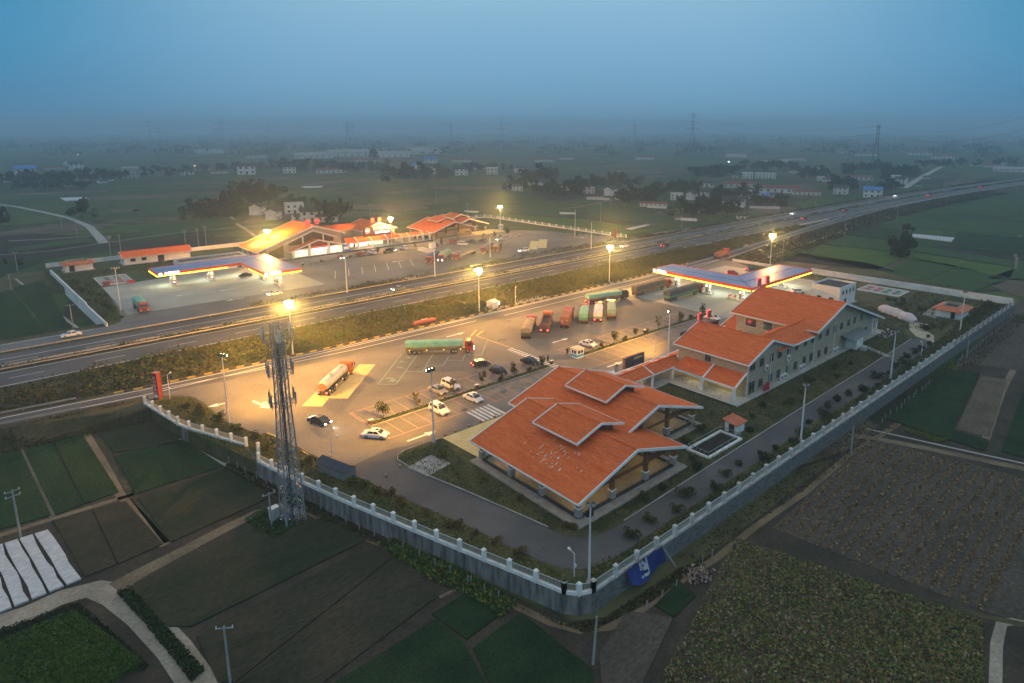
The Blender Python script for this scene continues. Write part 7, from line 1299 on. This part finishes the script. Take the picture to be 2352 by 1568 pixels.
shrubs([(44.5, 57.2, (1.0, 1.5)), (43.6, 60.5, (.8, 1.2)), (42.8, 63.6, (1.0, 1.4)), (41.2, 68.5, (.9, 1.3)), (39.9, 73, (.9, 1.3)), (45.2, 53.6, (.9, 1.3))], 'inside the left wall by the side road', S_pr[2:3], 'rusty orange shrub'); shrubs([(38.2, 80.2, (1.2, 1.8)), (38.9, 77.6, (1, 1.4)), (37.4, 82.2, (1.3, 1.7)), (40.2, 76, (.9, 1.2))], 'right of the dark shed', S_pr[1:4], 'ragged brownish shrub'); shrubs([(26.5, 127, (1, 1.5)), (27.6, 122, (1.1, 1.6)), (29.5, 117, (1.4, 2.2)), (30.5, 111, (1.2, 1.8)), (32, 106, (1, 1.4)), (31.8, 101, (1, 1.5)), (33.8, 96, (1, 1.4)), (35, 92, (1, 1.3)), (28.2, 124.6, (.9, 1.2))], 'on the grass inside the left fence', S_pr[1:4:2], 'olive shrub')
shrubs([(51.9, 80.2, (1.0, 1.4)), (52.4, 70, (.7, 1.0)), (53, 62.5, (.9, 1.2)), (53.4, 53.2, (1.2, 1.6)), (50.4, 74, (.6, .9))], 'at the plinth of the open hall', S_pr[2:], 'dry yellowish shrub'); shrubs([(205 + random.uniform(-8, 8), 60 + random.uniform(-8, 10), (.9, 1.6)) for _ in range(14)], 'on the lawn right of the covered heap', S_pr[:3]); shrubs([(180 + random.uniform(-6, 10), 50.5 + random.uniform(-2, 3), (.9, 1.5)) for _ in range(7)], 'on the rough grass before the corner pump house', S_pr[1:3], 'brown shrub')
shrubs([(24.8 + random.random() * 6, y, (.9, 1.5)) for y in np.linspace(203, 262, 22)], 'on the far grass by the white wall', S_pr[:2]); shrubs([(x, 220 - .55 * (x - 218) + random.uniform(-6, 20), (.6, 1.1)) for x in np.linspace(219, 230, 8)], 'on the far grass before the white fence', S_pr[:2])
for x, y, h in ((212, 47.5, 3.6), (216, 46.8, 2.6)): o = plant(T_small[1:2], (x, y), h, 0, .8); tag(o, 'bare twiggy tree by the far right wall corner, %s one' % ('taller' if h > 3 else 'shorter'), 'tree', 'young trees in the planting strips')
# scrub, hedge and verge ground cover
def cover_band(name, label, xs, yf0, yf1, n, hmax, mats, size, clump=.9, z=0.0, zf=None):
    x = rng.uniform(xs[0], xs[1], n * 2); u = rng.random(n * 2); y0 = np.array([yf0(v) if callable(yf0) else yf0 for v in x]); y1 = np.array([yf1(v) if callable(yf1) else yf1 for v in x]); y = y0 + (y1 - y0) * u
    d = np.sin(x * .55 + 1.7 * np.sin(y * .5)) * np.sin(y * .8 + 1.3 * np.sin(x * .21)) + .6 * np.sin(x * .13 + y * .3) + rng.normal(0, .5, len(x)); k = d > -clump; x, y, d = x[k][:n], y[k][:n], d[k][:n]
    zz = z + (zf(x, y) if zf else 0) + np.clip(.25 + .45 * d, .12, 1) * hmax * rng.random(len(x)) ** .7
    y = y + np.array([bend(v) for v in x]); return stuff(quads(name, np.c_[x, y, zz], rng.uniform(*size, len(x)), mats), label)
cover_band('scrub', 'dense olive and brown scrub between the expressway and the near ramp', (14, 235), lambda x: ramp_far(x) + 1.3, 162.2, 30000, 2.1, [lf_o, lf_b, lf_m, lf_o, lf_g], (.25, .6)); cover_band('scrub', 'dark scrub between expressway and ramp at left', (-60, 14), lambda x: ramp_far(x) + 1.3, 162.2, 6000, 1.6, [lf_o, lf_m, lf_b], (.25, .6)); cover_band('scrub', 'tapering brown scrub strip before the merge nose', (235, 330), lambda x: ramp_far(x) + 1.2, 161.8, 6000, 1.3, [lf_b, lf_o, lf_m], (.3, .6))
cover_band('median_hedge', 'clipped green hedge along the expressway median', (-60, 300), 174.5, 176.2, 16000, 1.35, [lf_m, lf_g, lf_d], (.22, .45), 3); cover_band('median_hedge', 'distant part of the green median hedge', (300, 900), 174.5, 176.2, 9000, 1.35, [lf_m, lf_d], (.4, .8), 3)
cover_band('verge_scrub', 'thin brownish bushes on the far verge before the far lot', (60, 250), 188.6, lambda x: 194 if x < 150 else 197.5, 9000, 1.5, [lf_b, lf_o, lf_m], (.2, .45), .15); cover_band('slope_scrub', 'dark brown scrub on the embankment slope above the right fields', (228, 640), lambda x: ramp_near(x) - 14, lambda x: ramp_near(x) - 1.4, 13000, 1.2, [lf_b, lf_d, lf_o], (.35, .8), .7, 0, lambda x, y: np.clip((y - np.array([ramp_near(v) - 1.4 for v in x])) * .45, LOW, 0)); cover_band('slope_scrub', 'dark weeds on the bank between the left fields and the ramp', (-50, 21), lambda x: ramp_near(x) - 7.5, lambda x: ramp_near(x) - 1.2, 4500, .7, [lf_b, lf_d, lf_o], (.2, .45), .5, 0, lambda x, y: np.clip((y - np.array([ramp_near(v) - 1.4 for v in x])) * .45, LOW, 0))
cover_band('slope_scrub', 'weeds on the far embankment side', (240, 760), 188.8, 194, 6000, 1.0, [lf_d, lf_b, lf_o], (.4, .9), .6)
def tufts(name, label, poly, n, z, hmax, mats, size):
    q = inside(poly, n); stuff(quads(name, np.c_[q, z + rng.random(n) ** 1.5 * hmax], rng.uniform(*size, n), mats, up=.8), label)
verge_l = [FL[0], FL[1], FL[2], FL[3], FL[4], FL[5], (46.8, 48), (45.2, 55.4), (43.6, 63.4), (42.2, 69), (38.6, 84.4), (37.6, 90), (35, 103), zs(1100, 1420)[:2], zs(860, 1330)[:2], zs(650, 1180)[:2], zs(470, 1040)[:2], zs(250, 1030)[:2]]
tufts('verge_grass', 'rough yellowish grass along the inside of the left fence', verge_l, 9000, 0, .32, [lf_o, lf_y, lf_y, lf_m], (.1, .26)); tufts('verge_grass', 'dark rough grass between the right front wall and the side road', [(48, 44), (226, 44), (220, 50), (176, 47.5), (140, 46), (55, 45.3), (49, 46.4)], 9000, 0, .5, [lf_d, lf_m, lf_o], (.12, .34)); tufts('verge_grass', 'patchy lawn grass round the open hall', [(51.8, 55.6), (50.6, 60.5), (46.4, 80), (46.6, 85), (55, 85.2), (53.6, 76), (53.8, 52.2), (78.2, 52.2), (92.4, 58.8), (93, 75), (103, 74), (102.5, 59), (170, 58.8), (176, 56), (170, 52.4), (75, 50.3), (56, 50.2)], 12000, 0, .22, [lf_m, lf_o, lf_g, lf_b], (.1, .26)); tufts('verge_grass', 'grass of the near right lawn', [(172, 82), (186, 74), (208, 66), (222, 68), (224, 46), (190, 47), (176, 57), (171, 60)], 6000, 0, .3, [lf_m, lf_o, lf_d], (.14, .34)); tufts('verge_grass', 'grass strip behind the near fuel canopy', [(214, 88), (223, 88), (221.5, 131), (215, 118)], 1500, 0, .3, [lf_o, lf_m], (.14, .3)); tufts('verge_grass', 'rough grass of the far lawn at left', [(24.5, 222), (25.6, 198), (28.5, 200), (31.5, 232), (31.5, 268), (45, 270), (46, 250), (60, 252), (86, 256), (86, 284), (24, 281)], 9000, 0, .4, [lf_m, lf_o, lf_d], (.16, .4))
tufts('weeds', 'weeds and earth clods at the foot of the front walls', [V2(f2, (560, 900))[0], V2(f2, (1150, 1160))[0], V2(b2, (835, 200))[0], V2(b2, (1900, 760))[0], V2(b3, (300, 900))[0], V2(b3, (1150, 1230))[0], V2(b3, (1800, 900))[0], V2(b3, (2300, 500))[0], (60, 41), (47, 41.6), (43, 44), (32, 80), (26, 104)], 9000, LOW, .3, [lf_b, lf_d, lf_m, lf_o], (.1, .3)); tufts('vegetable_leaves', 'lush green vegetable plants beside the stake row', V2(PV, (868, 1252), (920, 1232), (1080, 1322), (1190, 1388), (1150, 1420), (1060, 1362), (985, 1330)), 5200, LOW, .55, [lf_g, lf_m, lf_g, lf_y], (.15, .42)); tufts('weeds', 'bright weeds along the track left of the tower', V2(PV, (560, 1195), (610, 1165), (650, 1200), (690, 1205), (630, 1240)), 1500, LOW, .5, [lf_g, lf_m], (.12, .3)); tufts('weeds', 'weedy bank beside the gravel road', V2(PV, (268, 1362), (300, 1350), (470, 1540), (440, 1568), (330, 1430)), 3600, LOW, .5, [lf_g, lf_m, lf_d], (.12, .32)); tufts('weeds', 'dark weedy margin round the yellow-green rape bed', V2(PV, (-20, 1455), (180, 1385), (345, 1530), (320, 1545), (172, 1405), (-20, 1480)), 2600, LOW, .4, [lf_d, lf_m], (.12, .3)); tufts('weeds', 'bright climbing plants on the channel bank at right', V2(PV, (2068, 988), (2100, 990), (2180, 1012), (2150, 1018)), 700, LOW + .1, .4, [lf_g, lf_y], (.12, .3)); tufts('weeds', 'weeds at the foot of the right front wall', [(62, 42.6), (225, 42.6), (226, 39), (150, 37), (62, 40)], 5500, LOW, .35, [lf_b, lf_d, lf_m], (.12, .34))
# ------------------------------------------------------------------ village houses
tile_d = mat('dark_grey_tile', (.035, .035, .038), (.065, .062, .06), .8, .85, .4, 4, stretch=(3, .5, 1), fine=.2); tile_r = mat('dull_red_tile', (.16, .05, .035), (.22, .08, .055), .8, .8); sheet_b = mat('blue_sheet_roof', (.03, .14, .42), (.05, .18, .48), .6, .5); vwall = mat('village_whitewash', (.52, .51, .48), (.66, .65, .62), .5, .85, rnd=.12); cwall_ = mat('grey_cement_wall', (.28, .27, .26), (.36, .35, .34), .6, .9)
def house_proto(kind):
    nm = {'two': 'village_house', 'low': 'cottage', 'flat': 'flat_roofed_house', 'shed': 'long_shed', 'row': 'terrace', 'block': 'tall_house', 'blue': 'blue_roofed_house'}[kind]; t = link(nm, None)
    W, D, H_ = {'two': (11, 7.5, 5.8), 'low': (9.5, 6, 3.0), 'flat': (11, 7, 6.0), 'shed': (40, 11, 4.0), 'row': (26, 6.5, 3.4), 'block': (15, 9, 11.5), 'blue': (12, 8, 6.0)}[kind]; w, d = W / 2, D / 2
    m = MB().bx(-w, w, -d, d, 0, H_)
    if kind in ('two', 'low', 'row', 'shed', 'blue'):
        rh = D * .24; m.extr([(-d, H_), (0, H_ + rh), (d, H_)], 'x', -w, w)
    m.build('wall', cwall_ if kind == 'block' else vwall, t)
    if kind in ('two', 'low', 'row', 'shed', 'blue'):
        r = MB(); o_ = .7; s_ = rh / d
        r.slab([(-w - .5, -d - o_, H_ - s_ * o_ + .14), (w + .5, -d - o_, H_ - s_ * o_ + .14), (w + .5, 0, H_ + rh + .14), (-w - .5, 0, H_ + rh + .14)], .14); r.slab([(-w - .5, 0, H_ + rh + .14), (w + .5, 0, H_ + rh + .14), (w + .5, d + o_, H_ - s_ * o_ + .14), (-w - .5, d + o_, H_ - s_ * o_ + .14)], .14)
        r.build('roof', {'shed': cwall_, 'blue': sheet_b, 'row': tile_r}.get(kind, tile_d), t)
    else:
        r = MB()
        for a in ((-w, w, -d, -d + .2), (-w, w, d - .2, d), (-w, -w + .2, -d + .2, d - .2), (w - .2, w, -d + .2, d - .2)): r.bx(*a, H_ + .004, H_ + .8)
        r.build('parapet', vwall, t); MB().bx(-w + .2, w - .2, -d + .2, d - .2, H_ + .004, H_ + .1).build('roof', cwall_, t)
        if kind == 'flat': MB().bx(-w, w, -d - 1.4, -d - .003, 2.9, 3.1).build('balcony', vwall, t)
    fl = {'two': 2, 'flat': 2, 'block': 3, 'blue': 2}.get(kind, 1); nw = {'shed': 6, 'row': 6, 'block': 4}.get(kind, 3)
    if kind != 'block' or True:
        for f_ in range(fl):
            for k in range(nw):
                x = -w + W * (k + .5) / nw; h_ = 1.4; z = .95 + 2.9 * f_
                if f_ == 0 and k == nw // 2: MB().bx(x - .6, x + .6, -d - .04, -d + .02, .05, 2.2).build('door', glass_d, t)
                else: MB().bx(x - .65, x + .65, -d - .04, -d + .02, z, z + h_).build('window', glass_d, t)
    return t
HP = {k: house_proto(k) for k in ('two', 'low', 'flat', 'shed', 'row', 'block', 'blue')}
for p in HP.values(): KIDS[p.name] = list(p.children)
HDESC = {'two': 'white two-storey dark-roofed house', 'low': 'low white cottage', 'flat': 'white flat-roofed house', 'shed': 'long pale shed with a grey roof', 'row': 'long white red-roofed terrace', 'block': 'tall grey-white flat-roofed block', 'blue': 'white blue-roofed house'}
def village(where, lst):
    by = {}
    for kind, x, y, k, r in lst:
        p = PV(x, y, LOW); fa = math.atan2(p.y, p.x) - math.pi / 2; o = dup(HP[kind], (p.x, p.y, LOW), fa + rad(r), scale=k); by.setdefault(kind, []).append(o)
    for kind, os_ in by.items(): order(os_, HDESC[kind], where, 'house', 'village houses')
village('in the hamlet behind the far restaurant', [('two', 592, 492, .9, 70), ('two', 629, 503, .85, 70), ('flat', 676, 489, 1.0, 8), ('two', 716, 508, 1.1, 4), ('low', 753, 508, 1.2, -10), ('low', 690, 505, .9, 20), ('low', 497 - 60 + 70, 470, .01, 0)][:6]); village('among the trees at far left', [('block', 301, 409, 1.0, 12), ('two', 566, 400, 1.7, 6), ('row', 504, 398, .75, 4), ('low', 431, 401, 1.4, -8), ('row', 463, 391, .7, 5), ('blue', 60, 406, 1.6, 3), ('flat', 4, 418, 1.2, 0), ('shed', 88, 414, .4, 3), ('row', 125, 389, .8, 5), ('two', 176, 389, 1.4, 4), ('flat', 156, 381, .9, 0), ('shed', 345, 396, .5, 5), ('two', 665, 397, 1.3, 3), ('low', 235, 420, .8, 30)])
village('in the village beyond the long white fence', [('two', 1187, 438, .8, 15), ('shed', 1221, 427, .5, -10), ('blue', 1294, 436, .7, 8), ('flat', 1352, 444, .8, 8), ('row', 1366, 456, .5, 10), ('two', 1402, 448, .9, 60), ('two', 1424, 458, .8, 5), ('low', 1442, 441, 1.0, 0), ('row', 1500, 474, .7, -4), ('two', 1192, 396, 1.0, 10)])
village('in the village above the expressway', [('flat', 1553, 459, .8, 5), ('two', 1588, 458, .8, 70), ('two', 1622, 454, .85, 8), ('low', 1684, 474, 1.5, -12), ('flat', 1715, 456, 1.0, 8), ('blue', 1756, 461, .75, 40), ('two', 1780, 461, .8, 5), ('row', 1786, 442, 1.25, 6), ('row', 1851, 447, .8, 5), ('row', 1697, 430, 1.1, 5), ('low', 1623, 429, 1.3, 0), ('low', 1606, 487, .9, 40), ('low', 1704, 502, .65, 10), ('row', 1568, 504, .35, 10), ('low', 1640, 490, .7, 20)])
village('between the expressway and the straight lane', [('flat', 1716, 410, 1.0, 0), ('flat', 1745, 410, .95, 0), ('flat', 1769, 410, .9, 5), ('low', 1688, 407, .8, 0), ('two', 1930, 445, .95, -10), ('row', 1911, 418, .7, 0), ('flat', 1884, 415, .7, 0), ('low', 1884, 390, 1.2, 0), ('row', 1828, 397, .6, 0), ('blue', 2003, 453, 1.05, -6), ('row', 1972, 413, 1.0, 0), ('blue', 1997, 390, .8, 0), ('two', 2068, 422, .9, -20), ('flat', 2056, 414, .8, 0), ('low', 2037, 407, 1.1, 0), ('low', 2127, 410, .7, 0), ('low', 2108, 428, .6, 0), ('row', 2249, 381, .9, 0), ('row', 2275, 384, .8, 0), ('two', 2297, 381, 1.1, 0), ('row', 2110, 356, 1.6, 0), ('row', 2165, 364, 1.3, 0), ('shed', 2320, 394, .9, 0), ('row', 1990, 358, 1.5, 0), ('row', 1940, 352, 1.3, 0), ('row', 1760, 372, 1.0, 0), ('row', 1830, 368, 1.1, 0), ('shed', 1690, 361, .9, 0), ('flat', 1800, 376, 1.0, 0)])
village('in the hazy middle distance', [('shed', 720, 363, 1.6, 3), ('shed', 800, 358, 1.9, 2), ('shed', 900, 360, 1.6, 2), ('shed', 985, 353, 1.9, 0), ('row', 1060, 372, 1.2, 0), ('row', 1110, 388, 1.0, 0), ('two', 985, 398, 1.5, 0), ('two', 1060, 402, 1.3, 0), ('flat', 1130, 400, 1.2, 0), ('row', 760, 397, 1.3, 3), ('shed', 480, 352, 1.4, 2), ('row', 590, 362, 1.4, 0), ('row', 840, 374, 1.4, 0), ('blue', 990, 378, 1.5, 0), ('blue', 960, 390, 1.2, 0), ('row', 1250, 372, 1.2, 0), ('row', 1300, 366, 1.0, 0), ('row', 1480, 366, 1.2, 0)])
village_wall = 0
for nm, x0, x1, y, lab in (('garden_wall', 1347, 1400, 458, 'white garden wall before the white farmhouses'), ('garden_wall', 1562, 1600, 506, 'white garden wall by the thick pole above the expressway'), ('garden_wall', 1720, 1790, 478, 'white garden wall before the small blue-roofed farm'), ('garden_wall', 1486, 1530, 477, 'brownish garden wall below the right end of the white farmhouses')):
    a, b = PV(x0, y, LOW), PV(x1, y + 2, LOW); m = MB(); m.bar((0, 0, 1.6), (*(b - a).xy, 1.6), .3, 1.6); tag(m.build(nm, vwall if 'white' in lab else mat('brick_wall_red', (.16, .08, .055), (.2, .11, .08), 1), None, tuple(a)), lab, 'wall')
for x, y, h, c_, e_, lab in ((907, 360, 6, (1, 1, .95), 900, 'bright white yard lamp before the blue sheds'), (228, 400, 5, (1, .55, .2), 300, 'amber lamp in the left wood'), (448, 390, 5, (1, .5, .2), 200, 'small amber lamp at the white farmhouse row'), (180, 363, 6, (1, .8, .6), 300, 'small pale lamp in the haze at left'), (755, 503, 4, (.5, .55, 1), 60, 'small blue lamp right of the red restaurant letters'), (1672, 442 - 60, 6, (1, 1, .8), 200, 'small pale lamp beyond the right village'), (1918, 320, 8, (1, 1, 1), 700, 'left one of two white lamps in the haze at right'), (1925, 320, 8, (1, 1, 1), 700, 'right one of two white lamps in the haze at right')):
    p = PV(x, y, LOW); t = thing('yard_lamp', lab, 'lamp', tuple(p), group='distant lit lamps'); MB().tube((0, 0, 0), (0, 0, h), .08, 6).build('pole', steel_d, t); MB().box(0, 0, h, 1.0, 1.0, .8, 0, 0, .7).build('lamp_glass', mat('lamp_glass_%d' % int(x), c_, None, emit=c_, estr=e_ / 12), t)
for k, (o, lab) in enumerate(STK): pass
_by = {}
for o, lab in STK: _by.setdefault(lab, []).append(o)
for lab, os_ in _by.items(): order(os_, 'thin concrete stake', lab, 'stake', 'concrete field stakes')
# ------------------------------------------------------------------ pylons and wires
pyl_m = mat('hazy_pylon_steel', (.10, .12, .13), None, rough=.6)
def pylon(px, dist_, ytop, label, rot=0.0, wide=1.0):
    d = ray(px, 330); k = dist_ / math.hypot(d.x, d.y); P_ = Vector((d.x * k, d.y * k, LOW)); u = ray(px, ytop); h = CAM_H + u.z * (dist_ / math.hypot(u.x, u.y)) - LOW
    t = thing('pylon', label, 'pylon', tuple(P_), math.atan2(d.y, d.x) - math.pi / 2 + rot, 'high-voltage pylons'); m = MB(); r_ = .16 * max(1, dist_ / 1500)
    W_ = lambda z: (h * .075 * (1 - z / (h * .62)) + h * .022 if z < h * .62 else h * .022) * wide; lv = [h * q for q in (0, .13, .25, .36, .46, .55, .62, .7, .78, .86, .94, 1)]
    for a, b in zip(lv, lv[1:]):
        for q in range(4):
            c0, c1 = cn[q], cn[(q + 1) % 4]; p = lambda c_, z: (c_[0] * W_(z), c_[1] * W_(z), z)
            m.bar(p(c0, a), p(c0, b), r_ * 2, r_ * 2); m.bar(p(c0, a), p(c1, b), r_, r_); m.bar(p(c1, a), p(c0, b), r_, r_)
    m.build('lattice_frame', pyl_m, t)
    for zf, s_ in ((.64, .15), (.79, .135), (.95, .11)):
        c_ = MB()
        for sg in (-1, 1): c_.bar((0, 0, h * zf), (sg * h * s_ * wide, 0, h * zf + .6), r_ * 2.4, r_ * 2.4); c_.bar((0, 0, h * (zf + .035)), (sg * h * s_ * wide, 0, h * zf + .6), r_ * 1.6, r_ * 1.6); c_.bar((sg * h * s_ * wide, 0, h * zf + .4), (sg * h * s_ * wide, 0, h * zf - 2.5), r_ * 1.4, r_ * 1.4)
        c_.build('cross_arm', pyl_m, t)
    return t, P_, h
PY = [pylon(1589, 1250, 259, 'largest pylon, right of the picture centre', .2), pylon(1457, 2100, 285, 'smaller pylon left of the largest one', .3), pylon(1152, 1450, 267, 'tall pylon at the centre of the horizon'), pylon(1037, 2200, 282, 'fainter pylon left of the central one', .2), pylon(800, 1800, 279, 'wide-armed pylon left of centre, front one of a pair', -.2, 1.3), pylon(813, 2300, 284, 'faint pylon just right of the wide-armed one'), pylon(620, 2500, 284, 'very faint slim pylon in the left half'), pylon(511, 1700, 267, 'faint wide-armed pylon at left', 0, 1.3), pylon(347, 1900, 277, 'faint left pylon of the leftmost pair'), pylon(366, 2300, 285, 'fainter right pylon of the leftmost pair'), pylon(2013, 900, 286, 'narrow edge-on pylon at right', 1.45), pylon(2420, 760, 235, 'pylon just outside the right edge carrying the wires', .9)]
def wire(a, b, ha, hb, sag, label, r):
    m = MB(); N = 14; A_ = Vector((a.x, a.y, LOW + ha)); B_ = Vector((b.x, b.y, LOW + hb)); o = A_.copy(); prev = None
    for i in range(N + 1):
        u = i / N; p = A_.lerp(B_, u) - o; p.z -= 4 * sag * u * (1 - u)
        if prev is not None: m.tube(prev, p, r, 4, cap=False)
        prev = p
    tag(m.build('power_line', pyl_m, None, tuple(o)), label, 'power line', 'high-voltage power lines')
for i, j, lab in ((0, 1, 'between the largest pylon and the smaller one left of it'), (0, 10, 'from the largest pylon to the narrow one at right'), (10, 11, 'from the narrow pylon at right off the right edge'), (2, 1, 'between the central pylon and the next one right'), (2, 3, 'left of the central pylon')):
    for zf, nm in ((.97, 'top'), (.80, 'middle'), (.65, 'lower')): wire(PY[i][1], PY[j][1], PY[i][2] * zf, PY[j][2] * zf, 14, nm + ' power line ' + lab, .12)
# prototypes used for copying are moved to the place of their first copy by deleting the originals
for p in ALLP + list(HP.values()):
    for c_ in list(p.children): bpy.data.objects.remove(c_)
    bpy.data.objects.remove(p)
# ------------------------------------------------------------------ haze
hz = MB().bx(-7200, 7200, -7200, 7200, LOW - 1, 96)
hm = bpy.data.materials.new('haze'); hm.use_nodes = True; ht = hm.node_tree; ht.nodes.clear(); ho = nd(ht, 'ShaderNodeOutputMaterial'); ad_ = nd(ht, 'ShaderNodeAddShader'); ht.links.new(ad_.outputs[0], ho.inputs['Volume'])
for k, (d_, g_, c_) in enumerate(HAZE):
    pv = nd(ht, 'ShaderNodeVolumePrincipled'); pv.inputs['Color'].default_value = (*c_, 1); pv.inputs['Density'].default_value = d_; pv.inputs['Anisotropy'].default_value = g_; ht.links.new(pv.outputs[0], ad_.inputs[k])
o = hz.build('haze', hm); tag(o, 'thin blue dusk haze over the whole plain', kind='stuff'); o.display_type = 'WIRE'
